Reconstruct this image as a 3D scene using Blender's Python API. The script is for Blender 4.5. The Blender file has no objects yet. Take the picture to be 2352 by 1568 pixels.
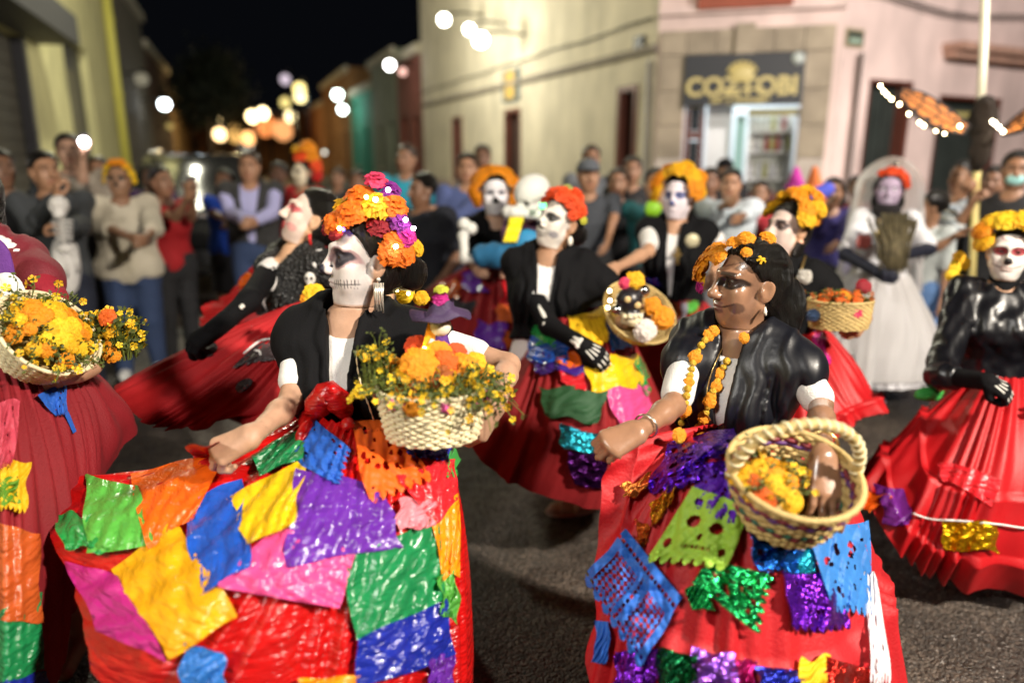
import bpy, bmesh, math, random
import numpy as np
from mathutils import Vector, Matrix
from mathutils.bvhtree import BVHTree
random.seed(7); RNG = np.random.default_rng(7)
SC = bpy.context.scene; COL = SC.collection
# ---------------------------------------------------------------- camera, world, lights
EYE = Vector((0, 0, 1.7)); PITCH = math.radians(14.3); FPX = 1700.0
FW = Vector((0, math.cos(PITCH), -math.sin(PITCH))); UP = Vector((0, math.sin(PITCH), math.cos(PITCH))); RT = Vector((1, 0, 0))
cam = bpy.data.cameras.new('camera'); camo = bpy.data.objects.new('camera', cam); COL.objects.link(camo)
cam.sensor_width = 36; cam.lens = 26.02; cam.clip_end = 600; cam.clip_start = 0.05
camo.location = EYE; camo.rotation_euler = (math.pi/2 - PITCH, 0, 0)
cam.dof.use_dof = True; cam.dof.focus_distance = 1.97; cam.dof.aperture_fstop = 0.98
SC.camera = camo
world = bpy.data.worlds.new('World'); SC.world = world; world.use_nodes = True
wn = world.node_tree.nodes; wl = world.node_tree.links
bgn = wn['Background']
bgn.inputs[0].default_value = (0.10, 0.115, 0.16, 1); bgn.inputs[1].default_value = 0.018
SC.view_settings.view_transform = 'Standard'; SC.view_settings.look = 'None'
SC.view_settings.exposure = 0.25; SC.view_settings.gamma = 1
SC.cycles.use_denoising = True; SC.cycles.max_bounces = 5; SC.cycles.diffuse_bounces = 2; SC.cycles.glossy_bounces = 3
SC.cycles.transparent_max_bounces = 10; SC.cycles.sample_clamp_indirect = 4; SC.cycles.caustics_reflective = False; SC.cycles.caustics_refractive = False

def lamp(loc, power, color, radius=0.12, spot=None, target=None, parent=None, blend=0.5):
    l = bpy.data.lights.new('lamp_light', 'SPOT' if spot else 'POINT')
    l.energy = power; l.color = color; l.shadow_soft_size = radius
    o = bpy.data.objects.new('lamp_light', l); COL.objects.link(o); o.location = loc
    if spot:
        l.spot_size = math.radians(spot); l.spot_blend = blend
        o.rotation_euler = (Vector(target) - Vector(loc)).to_track_quat('-Z', 'Y').to_euler()
    if parent:
        o.parent = parent; o.matrix_parent_inverse = Matrix.Translation(-parent.location)
    return o
WARM = (1.0, 0.90, 0.76); WHITE = (1.0, 0.96, 0.90)

def W(u, v, d):
    """point seen at (u, v) of the 2352 x 1568 picture, d metres in front of the lens"""
    return EYE + d * (FW + RT * ((u - 1176) / FPX) - UP * ((v - 784) / FPX))
def ray(u, v):
    return (FW + RT * ((u - 1176) / FPX) - UP * ((v - 784) / FPX)).normalized()
def uv_of(p):
    q = Vector(p) - EYE; d = q.dot(FW)
    return 1176 + FPX * q.dot(RT) / d, 784 - FPX * q.dot(UP) / d, d
# ---------------------------------------------------------------- materials
MATS = {}
def mat(name, col, rough=0.6, metal=0.0, bump=0.0, bscale=60.0, sheen=0.0, var=0.0, vscale=6.0, coat=0.0, emit=None, estr=0.0,
        alpha=1.0, trans=0.0, attr=False, btype='noise', stretch=(1, 1, 1), spec=0.5, rvar=0.0, detail=4.0):
    if name in MATS: return MATS[name]
    m = bpy.data.materials.new(name); m.use_nodes = True; MATS[name] = m
    nt = m.node_tree; n = nt.nodes; L = nt.links; b = n['Principled BSDF']
    c = (col[0], col[1], col[2], 1)
    b.inputs['Base Color'].default_value = c; b.inputs['Roughness'].default_value = rough; b.inputs['Metallic'].default_value = metal
    b.inputs['Specular IOR Level'].default_value = spec
    if sheen: b.inputs['Sheen Weight'].default_value = sheen
    if coat: b.inputs['Coat Weight'].default_value = coat; b.inputs['Coat Roughness'].default_value = 0.15
    if alpha < 1: b.inputs['Alpha'].default_value = alpha
    if emit: b.inputs['Emission Color'].default_value = (*emit, 1); b.inputs['Emission Strength'].default_value = estr
    src = None
    if attr:
        a = n.new('ShaderNodeAttribute'); a.attribute_name = 'Col'; src = a.outputs['Color']
    tc = n.new('ShaderNodeTexCoord'); mp = n.new('ShaderNodeMapping'); mp.inputs['Scale'].default_value = stretch
    L.new(tc.outputs['Object'], mp.inputs['Vector'])
    if var:
        nz = n.new('ShaderNodeTexNoise'); nz.inputs['Scale'].default_value = vscale; nz.inputs['Detail'].default_value = 5
        L.new(mp.outputs[0], nz.inputs['Vector'])
        mr = n.new('ShaderNodeMapRange'); mr.inputs[1].default_value = 0.3; mr.inputs[2].default_value = 0.7
        mr.inputs[3].default_value = 1 - var; mr.inputs[4].default_value = 1 + var
        L.new(nz.outputs[0], mr.inputs[0])
        mx = n.new('ShaderNodeMix'); mx.data_type = 'RGBA'; mx.blend_type = 'MULTIPLY'; mx.inputs[0].default_value = 1
        if src: L.new(src, mx.inputs[6])
        else: mx.inputs[6].default_value = c
        L.new(mr.outputs[0], mx.inputs[7]); src = mx.outputs[2]
        if rvar:
            m2 = n.new('ShaderNodeMapRange'); m2.inputs[1].default_value = .35; m2.inputs[2].default_value = .65
            m2.inputs[3].default_value = max(rough - rvar, .05); m2.inputs[4].default_value = rough + rvar
            L.new(nz.outputs[0], m2.inputs[0]); L.new(m2.outputs[0], b.inputs['Roughness'])
    if src: L.new(src, b.inputs['Base Color'])
    if bump:
        if btype == 'voronoi':
            t = n.new('ShaderNodeTexVoronoi'); t.inputs['Scale'].default_value = bscale; o = t.outputs['Distance']
        elif btype == 'wave':
            t = n.new('ShaderNodeTexWave'); t.inputs['Scale'].default_value = bscale; t.inputs['Distortion'].default_value = 3; o = t.outputs['Fac']
        else:
            t = n.new('ShaderNodeTexNoise'); t.inputs['Scale'].default_value = bscale; t.inputs['Detail'].default_value = detail; o = t.outputs[0]
        L.new(mp.outputs[0], t.inputs['Vector'])
        bp = n.new('ShaderNodeBump'); bp.inputs['Strength'].default_value = min(bump, 1.0); bp.inputs['Distance'].default_value = 0.01 * max(1.0, bump)
        L.new(o, bp.inputs['Height']); L.new(bp.outputs[0], b.inputs['Normal'])
    if trans:
        tr = n.new('ShaderNodeBsdfTranslucent'); ms = n.new('ShaderNodeMixShader'); ms.inputs[0].default_value = trans
        if src: L.new(src, tr.inputs[0])
        else: tr.inputs[0].default_value = c
        L.new(b.outputs[0], ms.inputs[1]); L.new(tr.outputs[0], ms.inputs[2]); L.new(ms.outputs[0], n['Material Output'].inputs[0])
    return m
def emis(name, col, s):
    return mat(name, (0, 0, 0), emit=col, estr=s)
def skinmat(name='skin', rough=0.45, coat=0.0):
    return mat(name, (1, 1, 1), rough, attr=True, bump=0.09, bscale=260, coat=coat, var=.06, vscale=60)
# ---------------------------------------------------------------- objects
def props(o, label=None, cat=None, group=None, kind=None):
    if label: o['label'] = label
    if cat: o['category'] = cat
    if group: o['group'] = group
    if kind: o['kind'] = kind
    return o
def thing(name, loc, label, cat, group=None):
    o = bpy.data.objects.new(name, None); COL.objects.link(o); o.location = loc; o.empty_display_size = .1
    return props(o, label, cat, group)
def adopt(o, parent):
    o.parent = parent
    def wl_(p):
        m = Matrix.Identity(4)
        chain = []
        while p is not None: chain.append(p); p = p.parent
        for q in reversed(chain): m = m @ q.matrix_parent_inverse @ q.matrix_basis
        return m
    o.matrix_parent_inverse = wl_(parent).inverted()
    return o
def link(name, me, m=None, parent=None, **kw):
    o = bpy.data.objects.new(name, me); COL.objects.link(o)
    if m is not None:
        for x in (m if isinstance(m, (list, tuple)) else [m]): me.materials.append(x)
    if parent is not None: adopt(o, parent)
    return props(o, **kw)
def np_mesh(V, F, smooth=True, cols=None, mi=None):
    """V (n,3), F (m,3|4) arrays -> mesh"""
    V = np.asarray(V, np.float32); F = np.asarray(F, np.int32)
    me = bpy.data.meshes.new('m'); k = F.shape[1]
    me.vertices.add(len(V)); me.vertices.foreach_set('co', V.ravel())
    me.loops.add(F.size); me.loops.foreach_set('vertex_index', F.ravel())
    me.polygons.add(len(F)); me.polygons.foreach_set('loop_start', np.arange(0, F.size, k, dtype=np.int32))
    if mi is not None: me.polygons.foreach_set('material_index', np.asarray(mi, np.int32))
    me.polygons.foreach_set('use_smooth', np.full(len(F), smooth))
    me.update(calc_edges=True)
    if cols is not None:
        a = me.color_attributes.new('Col', 'FLOAT_COLOR', 'POINT')
        c = np.ones((len(V), 4), np.float32); c[:, :3] = cols; a.data.foreach_set('color', c.ravel())
    return me
class MB:
    def __init__(s): s.v = []; s.f = []; s.m = []
    def quad(s, a, b, c, d, m=0):
        i = len(s.v); s.v += [tuple(a), tuple(b), tuple(c), tuple(d)]; s.f.append((i, i+1, i+2, i+3)); s.m.append(m)
    def box(s, c, size, R=None, m=0):
        c = Vector(c); i = len(s.v)
        for z in (-.5, .5):
            for y in (-.5, .5):
                for x in (-.5, .5):
                    p = Vector((x*size[0], y*size[1], z*size[2]))
                    if R is not None: p = R @ p
                    s.v.append(tuple(c + p))
        for q in ((0, 2, 3, 1), (4, 5, 7, 6), (0, 1, 5, 4), (2, 6, 7, 3), (0, 4, 6, 2), (1, 3, 7, 5)):
            s.f.append(tuple(i + k for k in q)); s.m.append(m)
    def tube(s, pts, r, n=8, m=0, closed=False, caps=True):
        pts = [Vector(p) for p in pts]; N = len(pts); base = len(s.v)
        rs = [float(x) for x in r] if isinstance(r, (list, tuple)) else [float(r)]*N
        ref = None
        for i, p in enumerate(pts):
            t = (pts[(i+1) % N] - pts[i-1]) if closed else (pts[min(i+1, N-1)] - pts[max(i-1, 0)])
            if t.length < 1e-9: t = Vector((0, 0, 1))
            t.normalize()
            if ref is None: ref = t.orthogonal().normalized()
            a = (ref - t * ref.dot(t)); a = a.normalized() if a.length > 1e-6 else t.orthogonal().normalized()
            ref = a; b = t.cross(a)
            for k in range(n):
                w = 2*math.pi*k/n
                s.v.append(tuple(p + rs[i]*(a*math.cos(w) + b*math.sin(w))))
        for i in range(N if closed else N-1):
            j = (i+1) % N
            for k in range(n):
                s.f.append((base+i*n+k, base+i*n+(k+1) % n, base+j*n+(k+1) % n, base+j*n+k)); s.m.append(m)
        if caps and not closed:
            s.f.append(tuple(base+k for k in reversed(range(n)))); s.m.append(m)
            s.f.append(tuple(base+(N-1)*n+k for k in range(n))); s.m.append(m)
    def ball(s, c, r, R=None, nu=12, nv=8, m=0):
        c = Vector(c); r = (r, r, r) if not isinstance(r, (list, tuple)) else r; base = len(s.v)
        for j in range(nv+1):
            th = math.pi*j/nv
            for i in range(nu):
                ph = 2*math.pi*i/nu
                p = Vector((r[0]*math.sin(th)*math.cos(ph), r[1]*math.sin(th)*math.sin(ph), r[2]*math.cos(th)))
                if R is not None: p = R @ p
                s.v.append(tuple(c+p))
        for j in range(nv):
            for i in range(nu):
                s.f.append((base+j*nu+i, base+(j+1)*nu+i, base+(j+1)*nu+(i+1) % nu, base+j*nu+(i+1) % nu)); s.m.append(m)
    def lathe(s, prof, c=(0, 0, 0), R=None, n=24, m=0, sx=1.0, sy=1.0):
        c = Vector(c); base = len(s.v)
        for (r, z) in prof:
            for k in range(n):
                w = 2*math.pi*k/n; p = Vector((r*math.cos(w)*sx, r*math.sin(w)*sy, z))
                if R is not None: p = R @ p
                s.v.append(tuple(c+p))
        for j in range(len(prof)-1):
            for k in range(n):
                s.f.append((base+j*n+k, base+j*n+(k+1) % n, base+(j+1)*n+(k+1) % n, base+(j+1)*n+k)); s.m.append(m)
    def mesh(s, smooth=True):
        me = bpy.data.meshes.new('m'); me.from_pydata(s.v, [], s.f)
        me.polygons.foreach_set('material_index', s.m)
        me.polygons.foreach_set('use_smooth', [smooth]*len(s.f)); me.update(); return me
    def build(s, name, m=None, parent=None, smooth=True, **kw):
        return link(name, s.mesh(smooth), m, parent, **kw)
def axes(fwd, up=(0, 0, 1)):
    """matrix with columns right, fwd, up"""
    f = Vector(fwd).normalized(); r = f.cross(Vector(up))
    if r.length < 1e-4: r = f.orthogonal()
    r.normalize(); return Matrix((r, f, r.cross(f))).transposed()
# ---------------------------------------------------------------- implicit bodies
def _np(v): return np.array(v, np.float32)
class Field:
    """smooth union of round cones, ellipsoids and lofts, meshed with surface nets"""
    def __init__(s): s.p = []
    def cap(s, a, b, ra, rb=None, k=.02, op=1):
        a = _np(a); b = _np(b); rb = ra if rb is None else rb
        r = max(ra, rb); s.p.append(('c', np.minimum(a, b)-r, np.maximum(a, b)+r, k, op, (a, b, ra, rb))); return s
    def ell(s, c, r, R=None, k=.02, op=1):
        c = _np(c); r = _np(r if hasattr(r, '__len__') else (r, r, r)); R = np.eye(3, dtype=np.float32) if R is None else _np(R)
        e = float(r.max()); s.p.append(('e', c-e, c+e, k, op, (c, r, R))); return s
    def loft(s, o, R, zs, rx, ry, k=.03, op=1, yo=None):
        o = _np(o); R = _np(R); L = max(max(abs(z) for z in zs), max(rx), max(ry)) + .05
        cs = [o + R @ np.array([x, y, z], np.float32) for z in (min(zs), max(zs)) for x in (-max(rx), max(rx)) for y in (-max(ry)-.05, max(ry)+.05)]
        s.p.append(('l', np.min(cs, 0), np.max(cs, 0), k, op, (o, R, np.array(zs), np.array(rx), np.array(ry), np.array(yo if yo is not None else [0]*len(zs))))); return s
    def grow(s, other): s.p += other.p; return s
    def mesh(s, h, lo=None, hi=None, clips=(), cuts=(), disp=None, inflate=0.0, post=None):
        pl = [p for p in s.p if p[4] > 0]
        mlo = np.min([p[1] for p in pl], 0) - inflate - 3*h - .01; mhi = np.max([p[2] for p in pl], 0) + inflate + 3*h + .01
        if lo is not None: mlo = np.maximum(mlo, _np(lo))
        if hi is not None: mhi = np.minimum(mhi, _np(hi))
        n = np.maximum(((mhi-mlo)/h).astype(int)+1, 4)
        ax = [mlo[i] + h*np.arange(n[i], dtype=np.float32) for i in range(3)]
        D = np.full(tuple(n), .08, np.float32)
        for typ, a, b, k, op, q in s.p:
            mg = .045 + k + inflate
            i0 = np.clip(((a-mg-mlo)/h).astype(int), 0, n); i1 = np.clip(((b+mg-mlo)/h).astype(int)+2, 0, n)
            if np.any(i1 <= i0): continue
            sl = tuple(slice(i0[i], i1[i]) for i in range(3))
            X = ax[0][sl[0]][:, None, None]; Y = ax[1][sl[1]][None, :, None]; Z = ax[2][sl[2]][None, None, :]
            if typ == 'c':
                A, B, ra, rb = q; v = B-A; L2 = float(v @ v)+1e-12
                t = np.clip(((X-A[0])*v[0] + (Y-A[1])*v[1] + (Z-A[2])*v[2])/L2, 0, 1)
                d = np.sqrt((X-A[0]-t*v[0])**2 + (Y-A[1]-t*v[1])**2 + (Z-A[2]-t*v[2])**2) - (ra + (rb-ra)*t)
            elif typ == 'e':
                c, r, R = q; x, y, z = X-c[0], Y-c[1], Z-c[2]
                l = [x*R[0, i] + y*R[1, i] + z*R[2, i] for i in range(3)]
                k0 = np.sqrt(sum((l[i]/r[i])**2 for i in range(3))); k1 = np.sqrt(sum((l[i]/r[i]**2)**2 for i in range(3)))+1e-6
                d = k0*(k0-1)/k1
            else:
                o, R, zs, rx, ry, yo = q; x, y, z = X-o[0], Y-o[1], Z-o[2]
                l = [x*R[0, i] + y*R[1, i] + z*R[2, i] for i in range(3)]
                a_ = np.interp(l[2], zs, rx); b_ = np.interp(l[2], zs, ry); yy = l[1]-np.interp(l[2], zs, yo)
                k0 = np.sqrt((l[0]/a_)**2 + (yy/b_)**2); k1 = np.sqrt((l[0]/a_**2)**2 + (yy/b_**2)**2)+1e-6
                d = np.maximum(np.minimum(k0*(k0-1)/k1, (k0-1)*np.maximum(a_, b_)), np.maximum(zs[0]-l[2], l[2]-zs[-1]))
            d = d.astype(np.float32) - (inflate if op > 0 else 0); E = D[sl]
            if op > 0:
                w = np.maximum(k-np.abs(E-d), 0); D[sl] = np.minimum(E, d) - w*w/(4*k)
            else:
                w = np.maximum(k-np.abs(E+d), 0); D[sl] = np.maximum(E, -d) + w*w/(4*k)
        X = ax[0][:, None, None]; Y = ax[1][None, :, None]; Z = ax[2][None, None, :]
        if disp is not None: D = D + disp(X, Y, Z)
        for p, nn in clips:
            D = np.maximum(D, (X-p[0])*nn[0] + (Y-p[1])*nn[1] + (Z-p[2])*nn[2])
        if post is not None: D = post(D, X, Y, Z)
        D[0] = D[-1] = .01; D[:, 0] = D[:, -1] = .01; D[:, :, 0] = D[:, :, -1] = .01
        return nets(D, h, mlo)
EDG = [(0, 1), (2, 3), (4, 5), (6, 7), (0, 2), (1, 3), (4, 6), (5, 7), (0, 4), (1, 5), (2, 6), (3, 7)]
def nets(D, h, org):
    I = D < 0; n = D.shape
    c = np.zeros(tuple(k-1 for k in n), np.uint8); sl = (slice(0, -1), slice(1, None))
    for a in (0, 1):
        for b in (0, 1):
            for e in (0, 1): c += I[sl[a], sl[b], sl[e]]
    act = np.argwhere((c > 0) & (c < 8))
    if len(act) == 0: return np.zeros((0, 3), np.float32), np.zeros((0, 4), np.int32)
    idx = np.full(c.shape, -1, np.int32); idx[tuple(act.T)] = np.arange(len(act))
    offs = [(a, b, e) for a in (0, 1) for b in (0, 1) for e in (0, 1)]
    vals = np.stack([D[act[:, 0]+o[0], act[:, 1]+o[1], act[:, 2]+o[2]] for o in offs], 1)
    P = np.zeros((len(act), 3), np.float32); cnt = np.zeros(len(act), np.float32)
    of = np.array(offs, np.float32)
    for a, b in EDG:
        da, db = vals[:, a], vals[:, b]; x = (da < 0) != (db < 0)
        t = np.where(x, da/(da-db+1e-12), 0)[:, None]
        P += np.where(x[:, None], of[a] + t*(of[b]-of[a]), 0); cnt += x
    V = org + h*(act + P/cnt[:, None])
    F = []
    for axn in range(3):
        s0 = [slice(None)]*3; s1 = [slice(None)]*3; s0[axn] = slice(0, -1); s1[axn] = slice(1, None)
        A = I[tuple(s0)]; B = I[tuple(s1)]
        e = np.argwhere(A != B); o1, o2 = [(1, 2), (2, 0), (0, 1)][axn]
        e = e[(e[:, o1] > 0) & (e[:, o2] > 0) & (e[:, o1] < n[o1]-1) & (e[:, o2] < n[o2]-1)]
        if len(e) == 0: continue
        flip = A[tuple(e.T)]
        q = []
        for d1, d2 in ((-1, -1), (0, -1), (0, 0), (-1, 0)):
            f = e.copy(); f[:, o1] += d1; f[:, o2] += d2; q.append(idx[tuple(f.T)])
        q = np.stack(q, 1); q[~flip] = q[~flip][:, ::-1]; F.append(q)
    return V.astype(np.float32), np.concatenate(F).astype(np.int32)
def join(parts):
    V = []; F = []; o = 0
    for v, f in parts:
        if len(v) == 0: continue
        V.append(v); F.append(f+o); o += len(v)
    return np.concatenate(V), np.concatenate(F)
def wrinkle(amp, freq, seed=0, dirs=4, stretch=(1, 1, .5)):
    r = np.random.default_rng(seed); K = r.normal(size=(dirs, 3))*np.array(stretch)*freq; ph = r.uniform(0, 6.28, dirs); K2 = r.normal(size=(dirs, 3))*freq*.6
    def f(X, Y, Z):
        s = 0
        for i in range(dirs):
            s = s + np.sin(K[i, 0]*X + K[i, 1]*Y + K[i, 2]*Z + ph[i] + 1.5*np.sin(K2[i, 0]*X + K2[i, 1]*Y + K2[i, 2]*Z))
        return (amp*s/dirs).astype(np.float32)
    return f
# ================================================================ setting
SDIR = Vector((-0.342, 0.940, 0)); SNR = Vector((0.940, 0.342, 0))      # side street: along, and to its right
ASPH = mat('asphalt', (0.13, 0.112, 0.10), 0.55)
def _asphalt():
    nt = ASPH.node_tree; n = nt.nodes; L = nt.links; b = n['Principled BSDF']; tc = n.new('ShaderNodeTexCoord')
    v = n.new('ShaderNodeTexVoronoi'); v.inputs['Scale'].default_value = 105; v2 = n.new('ShaderNodeTexVoronoi'); v2.inputs['Scale'].default_value = 48
    nz = n.new('ShaderNodeTexNoise'); nz.inputs['Scale'].default_value = 1.1; nz.inputs['Detail'].default_value = 6; n3 = n.new('ShaderNodeTexNoise'); n3.inputs['Scale'].default_value = 14; n3.inputs['Detail'].default_value = 8
    for t in (v, v2, nz, n3): L.new(tc.outputs['Object'], t.inputs['Vector'])
    sp = n.new('ShaderNodeSeparateColor'); L.new(v.outputs['Color'], sp.inputs[0])
    r = n.new('ShaderNodeValToRGB'); e = r.color_ramp.elements; e[0].position = .0; e[0].color = (.04, .035, .032, 1); e[1].position = 1; e[1].color = (.17, .14, .118, 1)
    m_ = r.color_ramp.elements.new(.55); m_.color = (.068, .056, .048, 1); L.new(sp.outputs[0], r.inputs[0])
    r2 = n.new('ShaderNodeValToRGB'); e = r2.color_ramp.elements; e[0].position = .38; e[0].color = (.36, .35, .35, 1); e[1].position = .60; e[1].color = (1.25, 1.18, 1.1, 1); L.new(nz.outputs[0], r2.inputs[0])
    mx = n.new('ShaderNodeMix'); mx.data_type = 'RGBA'; mx.blend_type = 'MULTIPLY'; mx.inputs[0].default_value = 1; L.new(r.outputs[0], mx.inputs[6]); L.new(r2.outputs[0], mx.inputs[7]); L.new(mx.outputs[2], b.inputs['Base Color'])
    mr = n.new('ShaderNodeMapRange'); mr.inputs[1].default_value = .35; mr.inputs[2].default_value = .65; mr.inputs[3].default_value = .36; mr.inputs[4].default_value = .75; L.new(n3.outputs[0], mr.inputs[0]); L.new(mr.outputs[0], b.inputs['Roughness'])
    ad = n.new('ShaderNodeMath'); ad.operation = 'ADD'; L.new(v.outputs['Distance'], ad.inputs[0]); a2 = n.new('ShaderNodeMath'); a2.operation = 'ADD'; L.new(v2.outputs['Distance'], a2.inputs[0]); L.new(n3.outputs[0], a2.inputs[1]); L.new(a2.outputs[0], ad.inputs[1])
    bp = n.new('ShaderNodeBump'); bp.inputs['Strength'].default_value = .75; bp.inputs['Distance'].default_value = .012; bp.invert = True; L.new(ad.outputs[0], bp.inputs['Height']); L.new(bp.outputs[0], b.inputs['Normal'])
_asphalt()
CONC = mat('pavement_concrete', (0.20, 0.19, 0.175), 0.8, bump=.3, bscale=40, var=.2, vscale=3)
def sheet(name, pts, z, m, kind='structure', sub=1):
    mb = MB(); i = len(mb.v); mb.v += [(p[0], p[1], z) for p in pts]; mb.f.append(tuple(range(len(pts)))); mb.m.append(0)
    return mb.build(name, m, smooth=False, kind=kind)
sheet('road', [(-90, -60), (90, -60), (90, 140), (-90, 140)], 0, ASPH)
# the sky is the world: a dark night
# loose grit on the asphalt in front of the lens
def grit():
    mb = MB(); r = random.Random(3)
    for i in range(5200):
        y = 1.4 + 4.2*r.random()**1.6; x = r.uniform(-.9, 1.0)*y*.75 + .35; s = r.uniform(.0022, .0065)
        z = s*.25; b = len(mb.v)
        for k in range(4):
            w = k*1.571 + r.random(); mb.v.append((x+s*math.cos(w), y+s*math.sin(w)*.8, 0.001))
        mb.v.append((x, y, z*2.4))
        for k in range(4): mb.f.append((b+k, b+(k+1) % 4, b+4)); mb.m.append(0)
    mb.build('gravel', mat('grit', (.24, .21, .19), .42, var=.5, vscale=40), smooth=False, kind='stuff')
grit()

class Facade:
    """a vertical wall plane seen in the picture; s runs along it, z is height"""
    def __init__(s, p0, direction, side):
        s.p = Vector((p0[0], p0[1], 0)); s.d = Vector((direction[0], direction[1], 0)).normalized()
        s.n = Vector((s.d.y, -s.d.x, 0)) * side          # towards the street
    def at(s, a, z, o=0): return s.p + s.d*a + s.n*o + Vector((0, 0, z))
    def px(s, u, v):
        r = ray(u, v); t = (s.p-EYE).dot(s.n)/r.dot(s.n); q = EYE + r*t
        return (q-s.p).dot(s.d), q.z
    def R(s): return Matrix((s.d, -s.n, Vector((0, 0, 1)))).transposed()
    def box(s, mb, a0, a1, z0, z1, o0, o1, m=0):
        mb.box(s.at((a0+a1)/2, (z0+z1)/2, (o0+o1)/2), (a1-a0, abs(o1-o0), z1-z0), s.R(), m)
    def wall(s, mb, a0, a1, z0, z1, holes, depth=.22):
        A = sorted({a0, a1, *[h[0] for h in holes], *[h[1] for h in holes]}); Z = sorted({z0, z1, *[h[2] for h in holes], *[h[3] for h in holes]})
        for i in range(len(A)-1):
            for j in range(len(Z)-1):
                ca, cz = (A[i]+A[i+1])/2, (Z[j]+Z[j+1])/2
                if ca < a0 or ca > a1 or cz < z0 or cz > z1: continue
                if any(h[0] < ca < h[1] and h[2] < cz < h[3] for h in holes): continue
                s.quad(mb, A[i], A[i+1], Z[j], Z[j+1], 0)
        for h in holes:
            for (x0, y0, x1, y1) in ((h[0], h[2], h[0], h[3]), (h[1], h[3], h[1], h[2]), (h[0], h[3], h[1], h[3])):
                mb.quad(s.at(x0, y0), s.at(x1, y1), s.at(x1, y1, -depth), s.at(x0, y0, -depth))
        mb.quad(s.at(a0, z1), s.at(a1, z1), s.at(a1, z1, -3), s.at(a0, z1, -3))
    def quad(s, mb, a0, a1, z0, z1, o, m=0):
        mb.quad(s.at(a0, z0, o), s.at(a1, z0, o), s.at(a1, z1, o), s.at(a0, z1, o), m)
STUCCO = lambda n, c: mat(n, c, .85, bump=.35, bscale=9, var=.2, vscale=1.9, stretch=(1, 1, .55))
PINK = STUCCO('pink_stucco', (0.70, 0.55, 0.51)); GREYW = STUCCO('grey_green_stucco', (0.50, 0.445, 0.345)); MAUVE = STUCCO('mauve_plaster', (.36, .28, .25))
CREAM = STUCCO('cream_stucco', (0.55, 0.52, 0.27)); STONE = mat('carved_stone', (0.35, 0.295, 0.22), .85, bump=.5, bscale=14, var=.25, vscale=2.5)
DGREEN = mat('dark_green_door', (0.028, 0.036, 0.032), .55, var=.2, vscale=3); BROWND = mat('brown_door_wood', (0.12, 0.035, 0.022), .5, var=.25, vscale=4, stretch=(6, 6, 1))
DARKIN = mat('dark_interior', (0.02, 0.018, 0.016), .8); CABLE = mat('black_cable', (0.012, 0.012, 0.012), .6)
IRON = mat('black_iron', (0.02, 0.02, 0.02), .45, metal=.6); GLASSM = mat('window_glass', (.03, .035, .04), .08, spec=.8)
def planks(fc, parent, a0, a1, z0, z1, o, n, m, name='plank', th=.03, gap=.012):
    w = (a1-a0)/n; me = None
    for i in range(n):
        mb = MB(); fc.box(mb, a0+i*w+gap/2, a0+(i+1)*w-gap/2, z0, z1, o-th, o)
        mb.build(name, m, parent, smooth=False)
# ------------------------------------------------ corner building (chamfer, pink wing, grey-green wing)
P0 = W(1500, 350, 11.6); P1 = W(1912, 350, 10.9)
FCH = Facade(P0, P1-P0, 1); LCH = (Vector((P1.x, P1.y, 0))-Vector((P0.x, P0.y, 0))).length
FPK = Facade(P1, (.866, .5), 1); FGR = Facade(P0, SDIR, -1)
if FCH.n.y > 0: FCH.n *= -1
if FPK.n.y > 0: FPK.n *= -1
if FGR.n.x > 0: FGR.n *= -1
bld = thing('corner_building', (P0.x, P0.y, 0), 'pink corner building with stone framed shop doorway and long grey-green side wall', 'building')
TOP = 7.6
# chamfer with the shop portal
sx = lambda u, v, f=FCH: f.px(u, v)[0]
sz = lambda u, v, f=FCH: f.px(u, v)[1]
pa0, pa1 = sx(1575, 200), sx(1842, 200); zt = sz(1700, 125)
mb = MB(); FCH.wall(mb, 0, LCH, 0, TOP, [(pa0, pa1, 0, sz(1700, 128))]); mb.build('wall', PINK, bld, smooth=False)
mb = MB()
l0, l1 = sx(1512, 200), sx(1908, 200); zl0, zl1 = sz(1700, 124), sz(1700, 66)
# stone blocks of pilasters and lintel
def block(fc, a0, a1, z0, z1, o, m, name='stone_block'):
    mb = MB(); fc.box(mb, a0+.006, a1-.006, z0+.006, z1-.006, -.05, o); mb.build(name, m, bld, smooth=False)
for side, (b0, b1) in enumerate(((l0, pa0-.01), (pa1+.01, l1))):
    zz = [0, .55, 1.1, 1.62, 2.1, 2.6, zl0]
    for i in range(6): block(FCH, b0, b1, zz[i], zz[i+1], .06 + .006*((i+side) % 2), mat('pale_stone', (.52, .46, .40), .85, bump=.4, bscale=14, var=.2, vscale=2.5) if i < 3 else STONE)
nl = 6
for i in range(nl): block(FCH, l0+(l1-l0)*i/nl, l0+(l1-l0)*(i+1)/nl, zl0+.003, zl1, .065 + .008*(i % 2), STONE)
block(FCH, (l0+l1)/2-.14, (l0+l1)/2+.14, zl0-.03, zl1+.06, .13, STONE)
mb = MB(); FCH.box(mb, 0, LCH, sz(1700, 30), sz(1700, 12), -.05, .10); mb.build('string_course', PINK, bld, smooth=False)
mb = MB(); FCH.box(mb, sx(1605, 10), sx(1820, 10), sz(1700, 22), sz(1700, 22)+1.3, -.05, .16); mb.build('balcony_panel', mat('terracotta_panel', (.30, .075, .04), .7, var=.15), bld, smooth=False)
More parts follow.
